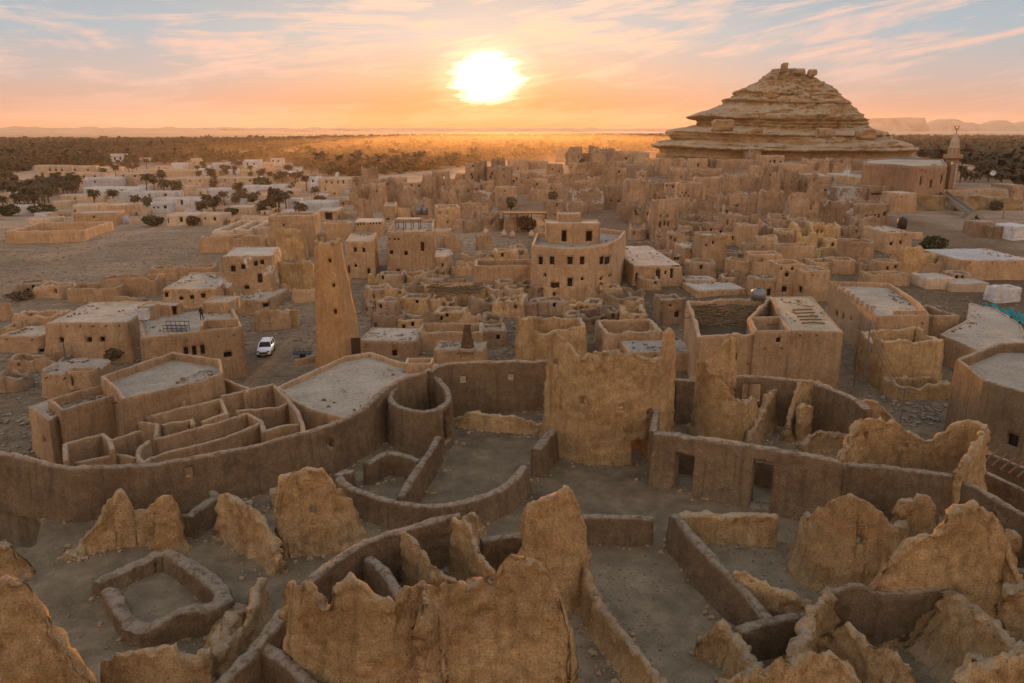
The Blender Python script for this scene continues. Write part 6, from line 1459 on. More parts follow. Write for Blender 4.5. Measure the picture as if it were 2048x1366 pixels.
# ------------------------------------------------------------------ the rest of the old town: rows of ruined houses
def fillers():
    rg = random.Random(29)
    rows = []
    # v of base, u range, height range px, width range px, wording of the row
    rows += [(328, 1105, 1235, 12, 18, 16, 30, 'on the skyline right of the tallest block'),
             (340, 1120, 1330, 12, 20, 18, 30, 'in the row left of the rock foot'),
             (352, 975, 1400, 14, 22, 18, 32, 'in the row below the skyline blocks'),
             (364, 900, 1560, 14, 24, 18, 32, 'in the row level with the mosque roof'),
             (377, 860, 1640, 16, 26, 20, 34, 'in the row just above the white patched wall'),
             (391, 700, 1700, 16, 26, 20, 36, 'in the row level with the white patched wall'),
             (406, 690, 1740, 16, 28, 22, 38, 'in the row below the white patched wall'),
             (423, 700, 1560, 18, 28, 24, 40, 'in the row above the large wooden pergola'),
             (441, 700, 1560, 18, 28, 24, 42, 'in the row level with the large wooden pergola'),
             (461, 900, 1560, 16, 28, 26, 44, 'in the row above the roof of the curved house'),
             (482, 1250, 1780, 18, 28, 26, 46, 'in the row level with the curved parapet'),
             (505, 640, 1690, 18, 30, 28, 48, 'in the row beside the curved house top'),
             (528, 560, 1700, 16, 28, 28, 50, 'in the row level with the curved house windows'),
             (552, 640, 1960, 16, 28, 30, 52, 'in the row level with the whitish roof'),
             (578, 690, 1960, 18, 30, 32, 56, 'in the row at the foot of the curved house'),
             (604, 720, 1420, 18, 30, 34, 58, 'in the row below the foot of the curved house'),
             (632, 720, 1420, 20, 34, 34, 60, 'in the row above the thin spire'),
             (662, 740, 1260, 20, 34, 36, 60, 'in the row behind the courtyard wall'),
             (690, 960, 1230, 18, 28, 36, 54, 'in the row right behind the courtyard wall'),
             (540, 470, 560, 18, 26, 30, 44, 'in the row left of the pinkish slab'),
             (640, 480, 640, 14, 24, 30, 50, 'by the lane left of the minaret'),
             (668, 5, 90, 14, 22, 30, 46, 'in the rubble at the left border'),
             (590, 20, 200, 12, 20, 36, 56, 'along the near edge of the stony field'),
             (760, 1750, 1890, 14, 24, 36, 60, 'in the debris by the wire pole'),
             (640, 1860, 2040, 12, 18, 40, 60, 'behind the wide low roof terrace')]
    rows += [(398, 1210, 1640, 16, 26, 20, 34, 'just under the top of the rock terrace houses'), (432, 1230, 1560, 18, 28, 24, 38, 'left of the dry brush, upper row'), (450, 1230, 1560, 18, 28, 24, 40, 'left of the dry brush, lower row'),
             (493, 1440, 1760, 16, 26, 28, 44, 'under the dry brush, upper row'), (516, 1440, 1700, 16, 26, 28, 46, 'under the dry brush, lower row'), (540, 640, 1060, 16, 26, 30, 46, 'in the row above the long yard wall foot'), (592, 850, 1060, 18, 28, 32, 50, 'in the row below the long yard wall')]
    adj = {'open': ['roofless', 'hollow', 'gutted', 'unroofed'], 'frag': ['broken', 'crumbled', 'torn', 'collapsed'], 'flat': ['plain', 'squat', 'blocky', 'boxy']}
    noun = {'open': 'mud house', 'frag': 'mud ruin', 'flat': 'mud house'}
    cnt = {1: 'first', 2: 'second', 3: 'third', 4: 'fourth', 5: 'fifth', 6: 'sixth', 7: 'seventh', 8: 'eighth', 9: 'ninth', 10: 'tenth', 11: 'eleventh', 12: 'twelfth', 13: 'thirteenth', 14: 'fourteenth', 15: 'fifteenth', 16: 'sixteenth', 17: 'seventeenth', 18: 'eighteenth', 19: 'nineteenth', 20: 'twentieth', 21: 'twentyfirst', 22: 'twentysecond', 23: 'twentythird', 24: 'twentyfourth', 25: 'twentyfifth'}
    total = 0; fp = []
    for (vb, ua, ub, h0, h1, w0, w1, words) in rows:
        u = ua + rg.uniform(0, 12); seq = []
        while u < ub:
            w = rg.uniform(w0, w1); h = rg.uniform(h0, h1) * rg.choice([.8, 1.1, 1.3, 1.8 if vb < 500 else 1.2]) * (1.2 if vb < 500 else 1); v = vb + rg.uniform(-5, 5)
            cu = u + w / 2
            bad = False
            for a, b, c, e in BOX_MAN:
                ox = min(b, u + w) - max(a, u); oy = min(c, v) - max(e, v - h)
                if ox > 0 and oy > 0 and (oy > .5 * (c - e) if v > c else oy > .30 * h) and ox > 3 and ox * oy > .1 * w * h: bad = True
            if not bad:
                kd = rg.choices(['open', 'frag', 'flat'], [.5, .32, .18] if vb < 500 else [.52, .18, .3])[0]; seq.append((u, u + w, v, v - h, kd))
            u += w * rg.uniform(.62, 1.1)
        for i, (a, b, v, vt, kd) in enumerate(seq):
            wn = []
            if kd != 'frag' or rg.random() < .4:
                for k in range(rg.choice([0, 1, 1, 2, 3])): wn.append((rg.uniform(a + 4, b - 4), rg.uniform(vt + 5, (vt + v) / 2 + 3), 3 + (v - 330) * .012, 4 + (v - 330) * .016))
            lab = '%s %s, %s from left %s' % (rg.choice(adj[kd]).split()[0] if adj[kd] else '', noun[kd], cnt[i + 1], words)
            lw = lab.split()
            H_(a, b, v, vt, None, rg.uniform(-25, 25), kind=kd, mat=rg.choice(['oldhouse', 'oldhouse', 'ruin', 'house']) if v > 480 else 'oldhouse', roof='roof' if rg.random() < .5 else 'oldhouse', label=lab, wins=wn, name='ruined_house', cat='ruined house',
               rag={'flat': .5, 'open': 2.2, 'frag': 2.8}[kd] * (1 if vb < 500 else .5), batter=.4, frame=None, box=False, d=None, group='ruined houses of the old town', thick=.6, amp=.16, smooth=1 if rg.random() < .15 else 0)
            total += 1
    print('fillers', total)
BOX_MAN = list(BOX)
fillers()
# more sheds and yards of the village
def village_fill():
    rg = random.Random(77); cnt = ['first', 'second', 'third', 'fourth', 'fifth', 'sixth', 'seventh', 'eighth', 'ninth', 'tenth', 'eleventh', 'twelfth', 'thirteenth', 'fourteenth', 'fifteenth', 'sixteenth', 'seventeenth', 'eighteenth', 'nineteenth', 'twentieth']
    for vb, ua, ub, words in ((338, 300, 560, 'in the farthest row of the village'), (352, 200, 610, 'in the second farthest village row'), (366, 300, 610, 'in the village row of the tan terraces'), (380, 270, 620, 'in the village row of the low white roofs'), (396, 350, 660, 'in the village row beside the tall cypress'),
                             (412, 200, 700, 'in the village row below the cypress top'), (430, 60, 700, 'in the nearest village row'), (446, 230, 620, 'along the upper edge of the stony field')):
        u = ua + rg.uniform(0, 15); i = 0
        while u < ub and i < 20:
            w = rg.uniform(14, 38); h = rg.uniform(7, 14); v = vb + rg.uniform(-4, 4); bad = False
            for a, b, c, e in BOX_MAN:
                if min(b, u + w) - max(a, u) > 4 and min(c, v) - max(e, v - h) > 3: bad = True
            if not bad:
                kd = rg.choice(['flat', 'open']); wall = rg.choice(['white', 'cream', 'cream', 'house'])
                H_(u, u + w, v, v - h, None, rg.uniform(-14, 18), kind=kd, mat=wall, roof=rg.choice(['paleroof', 'roof']), label='%s %s, %s from left %s' % ({'white': 'whitewashed', 'cream': 'tan', 'house': 'mud brown'}[wall], 'shed' if kd == 'flat' else 'walled yard', cnt[i], words),
                   wins=[(rg.uniform(u + 4, u + w - 4), v - h * .5, 3, 4)] if kd == 'flat' else [], name='village_shed' if kd == 'flat' else 'village_yard', cat='shed' if kd == 'flat' else 'yard', rag=.12, batter=0, thick=.3, amp=.05, frame=None, box=False, group='sheds and yards of the village')
                i += 1
            u += w * rg.uniform(.75, 1.2)
village_fill()
# ------------------------------------------------------------------ loose stone and debris
def rubble(name, label, regions, seed, mat, smin, smax):
    rn = np.random.RandomState(seed); US = []; VS = []
    for (u0, u1, v0, v1, n) in regions:
        US.append(rn.uniform(u0, u1, n)); VS.append(rn.uniform(v0, v1, n))
    u = np.concatenate(US); v = np.concatenate(VS)
    a = (u - 1024) / F; b = (683 - v) / F; dz = -SP + b * CP; dy = CP + b * SP
    z = np.full(len(u), 2.0)
    for _ in range(5):
        t = (z - CZ) / dz; x = a * t; y = dy * t; z = terrain(x, y)
    n = len(u); s = rn.uniform(smin, smax, n) * (rn.rand(n) ** 1.5 + .35)
    base = np.array([(-1, -1, -.6), (1, -1, -.6), (1, 1, -.6), (-1, 1, -.6), (-.7, -.8, .6), (.8, -.6, .5), (.6, .8, .7), (-.8, .6, .5)])
    V = base[None] * s[:, None, None] * rn.uniform(.5, 1.3, (n, 8, 3)); w = rn.uniform(0, 6.28, n); ca, sa = np.cos(w)[:, None], np.sin(w)[:, None]
    X = V[..., 0] * ca - V[..., 1] * sa + x[:, None]; Y = V[..., 0] * sa + V[..., 1] * ca + y[:, None]; Z = V[..., 2] * .8 + z[:, None]
    Q = np.array([(3, 2, 1, 0), (4, 5, 6, 7), (0, 1, 5, 4), (1, 2, 6, 5), (2, 3, 7, 6), (3, 0, 4, 7)]); Q = (Q[None] + (np.arange(n) * 8)[:, None, None]).reshape(-1, 4)
    o = mesh_np(name, np.stack([X, Y, Z], -1).reshape(-1, 3), [Q], M[mat], smooth=False); tag(o, label, None, None, 'stuff')
rubble('rubble', 'loose mud brick rubble strewn between the ruined houses', [(680, 1060, 540, 720, 3000), (1000, 1500, 480, 720, 2800), (1250, 1800, 400, 560, 3000), (640, 1300, 360, 520, 3200), (1200, 1720, 330, 460, 2600), (0, 300, 560, 760, 900), (480, 640, 560, 690, 600), (1700, 2048, 480, 860, 900), (0, 160, 740, 960, 500), (120, 620, 780, 930, 350), (1720, 1930, 760, 850, 350)], 3, 'rubble', .08, .36)
rubble('field_stones', 'rows of pale stones across the open stony field', [(0, 420, 476, 600, 2600), (60, 420, 448, 480, 400), (900, 1500, 330, 400, 500)], 4, 'rubble', .08, .3)
rubble('pebbles', 'small clods and pebbles on the floors of the citadel', [(830, 1080, 860, 1000, 260), (1100, 1330, 1090, 1366, 700), (60, 560, 1010, 1366, 320), (1380, 1640, 1060, 1200, 220), (1500, 2000, 1200, 1366, 300), (1080, 1300, 940, 1020, 90)], 5, 'rubble', .02, .075)

def foot_debris():
    rn = np.random.RandomState(12); X = []; Y = []
    for A, k in FEET:
        L = np.hypot(*(A[1:] - A[:-1]).T); S = np.concatenate([[0], np.cumsum(L)]); n = int(S[-1] * 26 * k)
        q = rn.uniform(0, S[-1], n); q = np.floor(q / 1.4) * 1.4 + (q % 1.4) * .9 * rn.rand(n)
        X.append(np.interp(q, S, A[:, 0]) + rn.normal(0, .55, n)); Y.append(np.interp(q, S, A[:, 1]) - np.abs(rn.normal(.15, .5, n)))
    x = np.concatenate(X); y = np.concatenate(Y); z = terrain(x, y); n = len(x); s = .03 + .15 * rn.rand(n) ** 3.2
    base = np.array([(-1, -1, -.6), (1, -1, -.6), (1, 1, -.6), (-1, 1, -.6), (-.7, -.8, .6), (.8, -.6, .5), (.6, .8, .7), (-.8, .6, .5)])
    V = base[None] * s[:, None, None] * rn.uniform(.5, 1.3, (n, 8, 3)) + np.stack([x, y, z], -1)[:, None]
    Q = np.array([(3, 2, 1, 0), (4, 5, 6, 7), (0, 1, 5, 4), (1, 2, 6, 5), (2, 3, 7, 6), (3, 0, 4, 7)]); Q = (Q[None] + (np.arange(n) * 8)[:, None, None]).reshape(-1, 4)
    o = mesh_np('fallen_mud', V.reshape(-1, 3), [Q], M['ruin'], smooth=False); tag(o, 'fallen lumps of mud and salt at the feet of the citadel walls', None, None, 'stuff')
foot_debris()
# ------------------------------------------------------------------ small things
def onhouse(u, v, z): x, y = P(u, v, z); return x, y
# white car in the lane
def car():
    x, y, z = PT(526, 712); y += 1.5
    t = empty('parked_car', (x, y, z), 'white sport utility car parked in the sandy lane left of the minaret', 'car', rz=0)
    a = R(8); co, si = math.cos(a), math.sin(a)
    def tr(p): return (x + p[0] * co - p[1] * si, y + p[0] * si + p[1] * co, z + p[2])
    # length along y (front toward the viewer, -y)
    prof = [(-2.35, .45, .72, .80), (-2.3, .40, .95, .88), (-1.35, .38, 1.08, .93), (-.75, .38, 1.1, .94), (2.2, .38, 1.12, .94), (2.35, .45, .95, .9)]
    m = MB(); V = []
    for (yy, z0, z1, w) in prof:
        for px, pz in ((-w, z0), (-w, (z0 + z1) / 2), (-w * .96, z1), (-w * .5, z1 + .03), (w * .5, z1 + .03), (w * .96, z1), (w, (z0 + z1) / 2), (w, z0)): V.append(tr((px, yy, pz)))
    n = 8; Q = [(i * n + k, (i + 1) * n + k, (i + 1) * n + (k + 1) % n, i * n + (k + 1) % n) for i in range(len(prof) - 1) for k in range(n)]
    m.add(V, Q + [(0, 1, 2, 3), (3, 4, 5, 6), (40, 47, 46, 45), (45, 44, 43, 42)], [(0, 3, 6), (0, 6, 7)]); m.build('body', M['paint_white'], t, True)
    c0 = [(-.86, -.95, 1.1), (.86, -.95, 1.1), (.86, 2.2, 1.12), (-.86, 2.2, 1.12)]; c1 = [(-.7, -.35, 1.66), (.7, -.35, 1.66), (.72, 2.0, 1.7), (-.72, 2.0, 1.7)]
    m = MB(); m.hexa([tr(p) for p in c0], [tr(p) for p in c1]); m.build('windows', M['glass'], t)
    m = MB(); m.hexa([tr((p[0] * 1.04, p[1], 1.66)) for p in c1], [tr((p[0] * .98, p[1] * .97, 1.76)) for p in c1])
    for sx in (-1, 1):
        for p, q in (((.86 * sx, -.95, 1.1), (.7 * sx, -.35, 1.68)), ((.87 * sx, .75, 1.1), (.73 * sx, .75, 1.68)), ((.87 * sx, 2.15, 1.1), (.73 * sx, 1.98, 1.68))): m.tube([tr(p), tr(q)], .06, 5)
    m.build('roof', M['paint_white'], t)
    m = MB()
    for sx in (-1, 1): m.tube([tr((.6 * sx, -.1, 1.82)), tr((.6 * sx, 1.9, 1.84))], .035, 5)
    m.build('roof_rail', M['metal'], t)
    for sx in (-1, 1):
        for yy in (-1.45, 1.4):
            m = MB(); m.tube([tr((sx * .72, yy, .38)), tr((sx * .97, yy, .38))], .38, 16); w = m.build('wheel', M['tyre'], t)
            m = MB(); m.tube([tr((sx * .95, yy, .38)), tr((sx * .985, yy, .38))], .22, 12); r = m.build('rim', M['metal'], None); reparent(r, w)
        m = MB(); m.hexa([tr(p) for p in ((sx * .66 - .2, -2.37, .74), (sx * .66 + .2, -2.37, .74), (sx * .66 + .2, -2.25, .74), (sx * .66 - .2, -2.25, .74))], [tr(p) for p in ((sx * .66 - .2, -2.33, .92), (sx * .66 + .2, -2.33, .92), (sx * .66 + .2, -2.2, .92), (sx * .66 - .2, -2.2, .92))]); m.build('headlight', M['metal'], t)
    m = MB(); m.box(tr((0, -2.37, .62)), (1.1, .08, .26), a); m.build('grille', M['blackmetal'], t)
    m = MB(); m.box(tr((0, -2.42, .46)), (.5, .03, .13), a); m.build('number_plate', M['white'], t)
car()
# dark trailer by the minaret
x, y, z = PT(606, 716); t = empty('cart', (x, y, z), 'small dark flat cart with rails beside the foot of the minaret', 'cart')
m = MB(); m.box((x, y, z + .7), (2.4, 1.3, .12), .1); m.build('bed', M['blackmetal'], t)
m = MB()
for i in range(5):
    for s in (-1, 1): m.tube([(x - 1.15 + i * .57, y + s * .62, z + .7), (x - 1.15 + i * .57, y + s * .62, z + 1.15)], .03, 4)
for s in (-1, 1): m.tube([(x - 1.15, y + s * .62, z + 1.15), (x + 1.15, y + s * .62, z + 1.15)], .03, 4)
for xx in (-1.15, 1.13): m.tube([(x + xx, y - .62, z + .95), (x + xx, y + .62, z + .95)], .03, 4)
m.build('rails', M['blackmetal'], t)
for s in (-1, 1):
    m = MB(); m.tube([(x + s * .1, y - .7 * s, z + .36), (x + s * .1, y - .55 * s, z + .36)], .36, 14); m.build('wheel', M['tyre'], t)
ruin('low_wall', 'tiny curb like mud wall under the dark cart', [(588, 718), (606, 716), (628, 710)], zb=1.6, h=.6, mat='house', thick=.3, rag=.1, smooth=0, res=.4)
# metal frame on the roof terrace
zr_ = ztE - .5
x, y = onhouse(350, 664, zr_); t = empty('metal_bed_frame', (x, y, zr_), 'dark metal bench frame standing on the grey roof terrace', 'frame')
m = MB()
for i in range(6):
    for yy in (0, 1.0): m.tube([(x - 1.4 + i * .56, y + yy, zr_), (x - 1.4 + i * .56, y + yy, zr_ + (1.1 if yy else .8))], .035, 4)
for yy, hh in ((0, .8), (0, .4), (1, 1.1), (1, .6)): m.tube([(x - 1.4, y + yy, zr_ + hh), (x + 1.4, y + yy, zr_ + hh)], .04, 4)
m.build('rails', M['blackmetal'], t); m = MB(); m.box((x, y + .5, zr_ + .42), (2.7, .95, .07)); m.build('seat', M['metal'], t)
# tanks and dishes
def tank(u, v, z, r, h, label, mat, boxy=False):
    x, y = onhouse(u, v, z); t = empty('water_tank', (x, y, z), label, 'water tank')
    m = MB()
    if boxy: m.box((x, y, z + h / 2 + .1), (r * 2, r * 1.6, h))
    else: m.lathe((x, y, z), [(.02, .05), (r, .05), (r, h * .8), (r * .8, h * .92), (r * .3, h), (.01, h)], 16)
    m.build('tank', M[mat], t, not boxy); m = MB()
    for sx in (-1, 1):
        for sy in (-1, 1): m.box((x + sx * r * .6, y + sy * r * .6, z + .05), (.12, .12, .2))
    m.build('stand', M['blackmetal'], t)
    m = MB(); m.lathe((x, y, z + h), [(.01, .0), (.22, 0), (.22, .1), (.01, .1)], 10); m.build('lid', M['blackmetal'], t)
tank(289, 640, ztE + .2, .55, 1.3, 'white box water tank at the rear left corner of the grey roof terrace', 'white', True)
tank(1516, 600, zt1, .95, 1.5, 'grey round water tank on the roof above the fallen stick roof', 'metal')
tank(1803, 458, ztop_of(1790, 508, 464, TZ(*P(1790, 508, 1))), 1.0, 2.6, 'black round water tank on the square mud house', 'blackmetal')
for k, u in enumerate((838, 850)): tank(u, 430, 5.5, .9, 2.4, ['left one of two blue black tanks in the old town', 'right one of two blue black tanks in the old town'][k], 'metal')
def dish(u, v, z, r, label):
    x, y = onhouse(u, v, z); t = empty('satellite_dish', (x, y, z), label, 'satellite dish'); m = MB(); m.tube([(x, y, z), (x, y, z + r * 1.5)], .06, 5); m.build('mast', M['metal'], t)
    V = []; Q = []; d = np.array([-.5, -.75, .45]); d /= np.linalg.norm(d); a = np.cross(d, [0, 0, 1]); a /= np.linalg.norm(a); b = np.cross(a, d); c = np.array([x, y, z + r * 1.5])
    for i in range(5):
        for k in range(16):
            q = r * (i + .02) / 4; w = k * math.pi / 8; V.append(c + a * q * math.cos(w) + b * q * math.sin(w) + d * (q * q / r * .35))
    for i in range(4):
        for k in range(16): Q.append((i * 16 + k, i * 16 + (k + 1) % 16, (i + 1) * 16 + (k + 1) % 16, (i + 1) * 16 + k))
    m = MB(); m.add(V, Q); m.build('bowl', M['white'], t, True)
dish(1693, 354, 13.5, 1.1, 'large white satellite dish on the roof left of the red mosque')
dish(444, 577, 6.0, .6, 'small white satellite dish on the pale square block near the lane')
dish(1985, 355, 10.5, 1.1, 'white satellite dish among the palms right of the mosque minaret')
dish(676, 358, 12.0, 1.0, 'white satellite dish on the orange two floor house')
# poles and wires
def pole(u, vb, vt, z, label, r=.09, arms=True, lean=0, mat='metal'):
    if z is None: x, y, z = PT(u, vb)
    else: x, y = P(u, vb, z)
    zt = ZT(y, vt); t = empty('utility_pole', (x, y, z), label, 'pole'); m = MB(); m.tube([(x, y, z - .4), (x + lean, y, zt)], [r, r * .7], 8); m.build('shaft', M[mat], t)
    if arms:
        m = MB(); m.box((x + lean, y, zt - .4), (1.2, .08, .08)); m.build('crossarm', M['metal'], t)
    return Vector((x + lean, y, zt - .3))
pa = pole(1727, 766, 640, 1.8, 'tall slim grey metal pole in front of the fenced roof terrace house', .11)
pb = pole(1708, 768, 655, 1.8, 'thin lattice like wooden pole left of the tall slim grey pole', .07, mat='wood')
pc = pole(1802, 836, 776, 3.0, 'short wire pole with white insulators in the debris yard', .08)
pole(131, 722, 684, 1.2, 'thick pale stump of a pole in front of the large mud house at left', .14, False)
pole(148, 722, 690, 1.2, 'thin pale pole right of the thick pale stump', .07, False)
pole(1035, 532, 500, 3.2, 'white slender pole inside the long yard wall', .08, False, mat='white')
pole(1519, 598, 544, zt1, 'thin mast beside the grey round water tank', .05, False)
pole(283, 735, 690, 1.5, 'short pole with crossbars at the left corner of the roof terrace house', .08)
pole(752, 640, 608, None, 'bare pole beside the pale plot right of the minaret', .06, False, mat='wood')
pole(100, 352, 332, None, 'lamp pole by the pale village road', .12, False)
pole(413, 446, 418, None, 'street pole in front of the grey cream house', .1, False)
pole(1637, 478, 436, None, 'thin white pole in the dry brush', .06, False, mat='white')
pole(2006, 438, 400, None, 'concrete column below the reddish rock ledge', .35, False, mat='concrete')
pole(553, 446, 440 - 24, None, 'wooden pole near the tall cypress', .08, False, mat='wood')
def wire(p, q, label, sag=.8, r=.018):
    pts = []
    for i in range(15):
        f = i / 14; c = p.lerp(q, f); c.z -= sag * 4 * f * (1 - f); pts.append(tuple(c))
    m = MB(); m.tube(pts, r, 4); o = m.build('power_line', M['blackmetal']); tag(o, label, 'cable', 'power lines between the poles at the right')
for k in range(3): wire(pa + Vector((-.4 + k * .4, 0, 0)), pc + Vector((-.4 + k * .4, 0, 0)), ['left wire sagging from the tall grey pole down to the insulator pole', 'middle wire sagging from the tall grey pole down to the insulator pole', 'right wire sagging from the tall grey pole down to the insulator pole'][k])
far = Vector((*P(2120, 1000, 8), 8.5))
for k in range(2): wire(pc + Vector((.3 * k, 0, -.1 * k)), far + Vector((.4 * k, 0, -.2 * k)), ['upper wire running from the insulator pole to the right border', 'lower wire running from the insulator pole to the right border'][k], .5)
# logs, pergolas, stump
lr = random.Random(6)
for k in range(5):
    x, y = P(1606 + k * 5, 622 + k * 6.5, zt1); m = MB(); a = .1 + lr.uniform(-.15, .15); L = 2.6; m.tube([(x - L / 2, y, zt1 + .12), (x, y + .05, zt1 + .16), (x + L / 2, y + L * a, zt1 + .12)], .09, 6)
    o = m.build('palm_log', M['wood']); tag(o, ['farthest', 'second farthest', 'middle', 'second nearest', 'nearest'][k] + ' of five palm logs lying on the straw coloured roof', 'log', 'palm logs on the straw coloured roof')
def sticks(name, label, x0, y0, x1, y1, z, n, seed, L=2.2, mat='wood'):
    rg = random.Random(seed); m = MB()
    for k in range(n):
        x, y = rg.uniform(x0, x1), rg.uniform(y0, y1); a = rg.uniform(-.5, .5) + (math.pi / 2 if rg.random() < .25 else 0); l = L * rg.uniform(.4, 1); zz = z + rg.uniform(0, .35)
        m.tube([(x - math.cos(a) * l / 2, y - math.sin(a) * l / 2, zz), (x + math.cos(a) * l / 2, y + math.sin(a) * l / 2, zz + rg.uniform(-.35, .3))], rg.uniform(.03, .08), 5)
    o = m.build(name, M[mat]); tag(o, label, None, None, 'stuff')
ax, ay = P(1410, 650, zt1 - 1); bx_, by_ = P(1505, 610, zt1 - 1)
sticks('roof_sticks', 'heap of fallen roof sticks and palm ribs in the wing with the fallen roof', ax, ay, bx_, by_, zt1 - 1.2, 150, 4, 3.4, 'drybrush')
ax, ay = P(855, 576, 5.2); bx_, by_ = P(965, 566, 5.2)
sticks('palm_thatch', 'mat of dry palm leaves over the low ruined house', ax, ay - .5, bx_, by_ + 1, ztop_of(910, 612, 574, TZ(*P(910, 612, 2))), 140, 9, 2.2, 'drybrush')
def pergola(u0, u1, vb, vt, z, d, label, mat='wood', cover='roof'):
    (x0, y0), (x1, _) = P(u0, vb, z), P(u1, vb, z); zt = ZT(y0, vt); t = empty('pergola', ((x0 + x1) / 2, y0, z), label, 'pergola')
    for i in range(4):
        for j in range(2):
            m = MB(); xx = x0 + (x1 - x0) * i / 3; m.tube([(xx, y0 + j * d, z), (xx, y0 + j * d, zt)], .08, 5); m.build('post', M[mat], t)
    m = MB()
    for j in range(9): m.tube([(x0 - .3, y0 + d * j / 8, zt + .05), (x1 + .3, y0 + d * j / 8, zt + .08)], .07, 5)
    m.box(((x0 + x1) / 2, y0 + d / 2, zt + .2), (abs(x1 - x0) + .3, d + .2, .1)); m.build('reed_roof', M[cover], t)
zO = ztop_of(815, 552, 463, TZ(*P(815, 552, 3))) - .6
pergola(792, 838, 462, 441, zO, 3.5, 'light reed pergola on the roof of the tall blocky house', cover='roof')
pergola(1006, 1092, 466, 428, TZ(*P(1050, 466, 3)), 4.0, 'large dark wooden pergola behind the roof room of the curved house', mat='darkwood', cover='wood')
zs = ztop_of(920, 735, 700, TZ(*P(920, 735, 1)))
x, y = P(935, 698, zs); t = empty('conical_stump', (x, y, zs), 'dark rough conical stump rising from the smooth roof behind the courtyard wall', 'stump')
m = MB(); rn = random.Random(4)
V = []; n = 18
for i in range(9):
    f = i / 8; r = .82 * (1 - .52 * f) * (1 + .05 * (i % 2))
    for k in range(n): rr_ = r * (1 + .13 * rn.uniform(-1, 1)); V.append((x + rr_ * math.cos(6.283 * k / n), y + rr_ * math.sin(6.283 * k / n), zs + 3.0 * f * (1 if i < 8 else 1 + .12 * rn.uniform(-1, 1))))
m.add(V, [(i * n + k, i * n + (k + 1) % n, (i + 1) * n + (k + 1) % n, (i + 1) * n + k) for i in range(8) for k in range(n)]); m.add([(x + .35 * math.cos(6.283 * k / n), y + .35 * math.sin(6.283 * k / n), zs + 2.9) for k in range(n)], [], [(0, k, k + 1) for k in range(1, n - 1)])
m.build('trunk', M['trunk'], t); m = MB(); m.lathe((x, y, zs), [(1.25, -.1), (1.2, .22), (.9, .28), (.8, .0)], 20); m.build('clay_collar', M['house'], t, True)
# clay jars under the pergola
for k, (u, v) in enumerate(((1008, 474), (1025, 476), (1063, 475), (972, 470))):
    x, y, z = PT(u, v); m = MB(); m.lathe((x, y, z), [(.01, 0), (.55, .05), (.8, .7), (.62, 1.3), (.28, 1.6), (.34, 1.8), (.2, 1.78), (.01, 1.2)], 14); o = m.build('clay_jar', M['cream'], smooth=True)
    tag(o, ['round pale clay jar at the left post of the large dark pergola', 'round pale clay jar, second from the left under the large pergola', 'round pale clay jar at the right end under the large pergola', 'reddish clay jar in the rubble left of the large pergola'][k], 'jar')
# rafters over the lower room at the right border
for k in range(7):
    p = Vector((*P(1948 + k * 17, 918 + k * 7.5, 9.6), 9.6)); q = Vector((*P(1978 + k * 17, 902 + k * 7.5, 9.6), 9.9)); m = MB(); m.tube([tuple(p), tuple((p + q) / 2 + Vector((0, 0, .06))), tuple(q)], .07, 6)
    o = m.build('roof_rafter', M['wood']); tag(o, 'crooked wooden rafter, %s from the left over the narrow room at the right border' % ['first', 'second', 'third', 'fourth', 'fifth', 'sixth', 'seventh'][k], 'rafter', 'rafters at the right border')
ruin('low_wall', 'mud wall carrying the near ends of the crooked rafters at the right border', [(1940, 930), (1990, 952), (2048, 978), (2110, 1006)], zb=6.5, h=3.0, mat='plaster', thick=.4, rag=.06, smooth=0)
ruin('low_wall', 'mud wall carrying the far ends of the crooked rafters at the right border', [(1966, 900), (2010, 918), (2060, 940), (2120, 965)], zb=6.5, h=3.1, mat='plaster', thick=.35, rag=.06, smooth=0)
# turquoise net
V = []; Q = []
nu, nv = 26, 7
for i in range(nu):
    for j in range(nv):
        u = 1968 + i * 3.4; v = 606 + i * .9 + j * 3.2 + 3 * math.sin(i * .7); x, y = P(u, v, 2.6); V.append((x, y, 2.6 + .35 * math.sin(i * 1.3 + j) * math.cos(j * 2.1)))
m = MB(); m.grid(V, nu, nv); m.add([(a, b, c - .06) for a, b, c in V], [(i * nv + j, (i + 1) * nv + j, (i + 1) * nv + j + 1, i * nv + j + 1) for i in range(nu - 1) for j in range(nv - 1)])
o = m.build('cloth_net', M['teal']); tag(o, 'crumpled turquoise net lying by the white block wall', 'net')
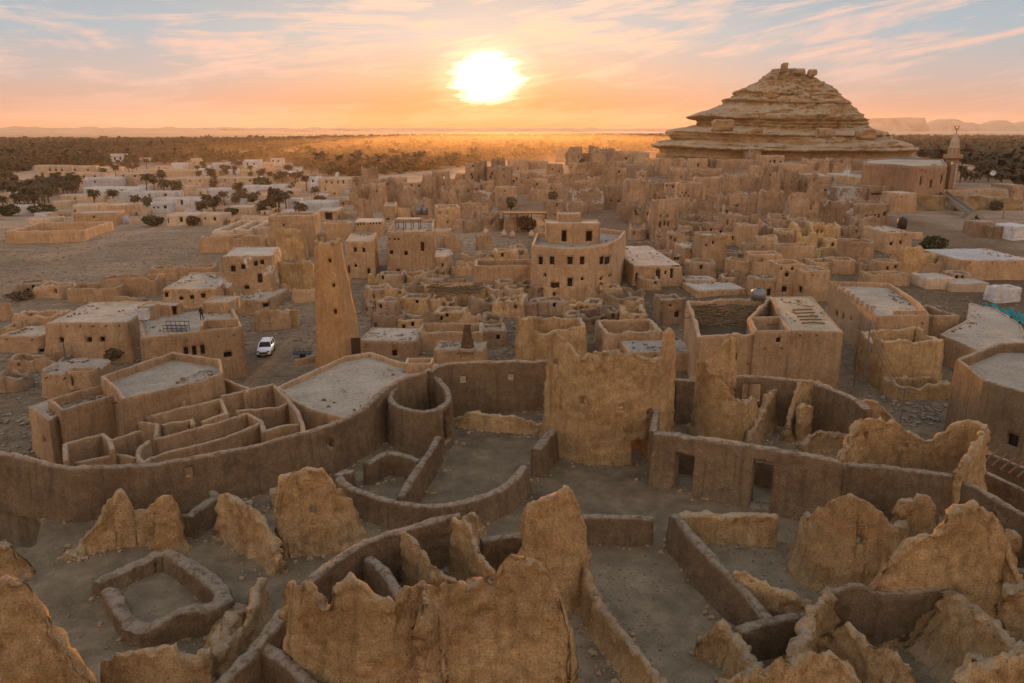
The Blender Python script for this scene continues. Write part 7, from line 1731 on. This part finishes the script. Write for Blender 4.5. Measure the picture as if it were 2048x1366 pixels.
# person on the roof terrace
def person(u, v, z, label):
    x, y = P(u, v, z); t = empty('person', (x, y, z), label, 'person')
    J = {'pel': (0, 0, .92), 'ch': (0, -.03, 1.28), 'nk': (0, -.04, 1.46), 'hd': (0, -.07, 1.6), 'ht': (0, -.06, 1.72),
         'lh': (-.1, 0, .88), 'lk': (-.13, -.06, .48), 'lf': (-.14, 0, .07), 'lt': (-.15, -.16, .04), 'rh': (.1, 0, .88), 'rk': (.13, .02, .48), 'rf': (.14, .12, .07), 'rt': (.15, -.04, .04),
         'ls': (-.2, -.02, 1.4), 'le': (-.27, -.02, 1.12), 'lw': (-.25, -.16, .9), 'rs': (.2, -.02, 1.4), 're': (.28, .02, 1.12), 'rw': (.26, -.1, .9), 'lhd': (-.24, -.2, .82), 'rhd': (.25, -.14, .82)}
    Rr_ = {'pel': .15, 'ch': .16, 'nk': .06, 'hd': .095, 'ht': .07, 'lh': .1, 'lk': .075, 'lf': .05, 'lt': .04, 'rh': .1, 'rk': .075, 'rf': .05, 'rt': .04, 'ls': .07, 'le': .05, 'lw': .035, 'rs': .07, 're': .05, 'rw': .035, 'lhd': .035, 'rhd': .035}
    E_ = [('pel', 'ch'), ('ch', 'nk'), ('nk', 'hd'), ('hd', 'ht'), ('pel', 'lh'), ('lh', 'lk'), ('lk', 'lf'), ('lf', 'lt'), ('pel', 'rh'), ('rh', 'rk'), ('rk', 'rf'), ('rf', 'rt'), ('ch', 'ls'), ('ls', 'le'), ('le', 'lw'), ('lw', 'lhd'), ('ch', 'rs'), ('rs', 're'), ('re', 'rw'), ('rw', 'rhd')]
    ks = list(J); me = bpy.data.meshes.new('body'); me.from_pydata([J[k] for k in ks], [(ks.index(a), ks.index(b)) for a, b in E_], []); o = bpy.data.objects.new('body', me); COL.objects.link(o); o.parent = t
    mo = o.modifiers.new('skin', 'SKIN'); me.skin_vertices.new() if not me.skin_vertices else None
    for i, k in enumerate(ks): me.skin_vertices[0].data[i].radius = (Rr_[k], Rr_[k]); me.skin_vertices[0].data[i].use_root = (k == 'pel')
    s = o.modifiers.new('sub', 'SUBSURF'); s.levels = 2; s.render_levels = 2; me.materials.append(M['cloth'])
    m = MB(); hx, hy, hz_ = x, y - .07, z + 1.63
    m.lathe((hx, hy, hz_), [(.01, -.1), (.07, -.06), (.092, .0), (.085, .06), (.05, .1), (.01, .11)], 12); m.build('head', M['skin'], t, True)
    m = MB(); m.lathe((hx, hy + .015, hz_ + .02), [(.1, .0), (.1, .05), (.06, .105), (.01, .115)], 12); m.build('hair', M['cloth'], t, True)
person(404, 640, ztE - .5, 'person in dark clothes standing on the grey roof terrace near the curved parapet')
# village vans and truck
def van(u, v, label, mat, L=5.0):
    x, y, z = PT(u, v); t = empty('parked_van', (x, y, z), label, 'van'); m = MB(); m.box((x + .6, y, z + 1.45), (L - 1.5, 1.9, 1.9), 0, .97); m.build('cargo_box', M[mat], t)
    m = MB(); m.box((x - L / 2 + .5, y, z + 1.05), (1.5, 1.85, 1.1), 0, .9); m.build('cab', M[mat], t); m = MB(); m.box((x - L / 2 + .65, y, z + 1.75), (1.0, 1.6, .5), 0, .8); m.build('windscreen', M['glass'], t)
    for sx in (-1, 1):
        for sy in (-1, 1): m = MB(); m.tube([(x + sx * L * .32, y + sy * .8, z + .4), (x + sx * L * .32, y + sy * .98, z + .4)], .4, 12); m.build('wheel', M['tyre'], t)
van(582, 388, 'white box truck with a dark windscreen parked beside the narrow white house', 'paint_white', 7.5)
van(518, 361, 'small white van on the road behind the tan terrace houses', 'paint_white')
shared = {k: v for k, v in LABELS.items() if len(v) > 1 and not (len(set(v)) == 1 and v[0])}
print('shared labels without a group:', list(shared)[:10])
long_ = [k for k in LABELS if len(k.split()) > 16]; print('too long', long_)
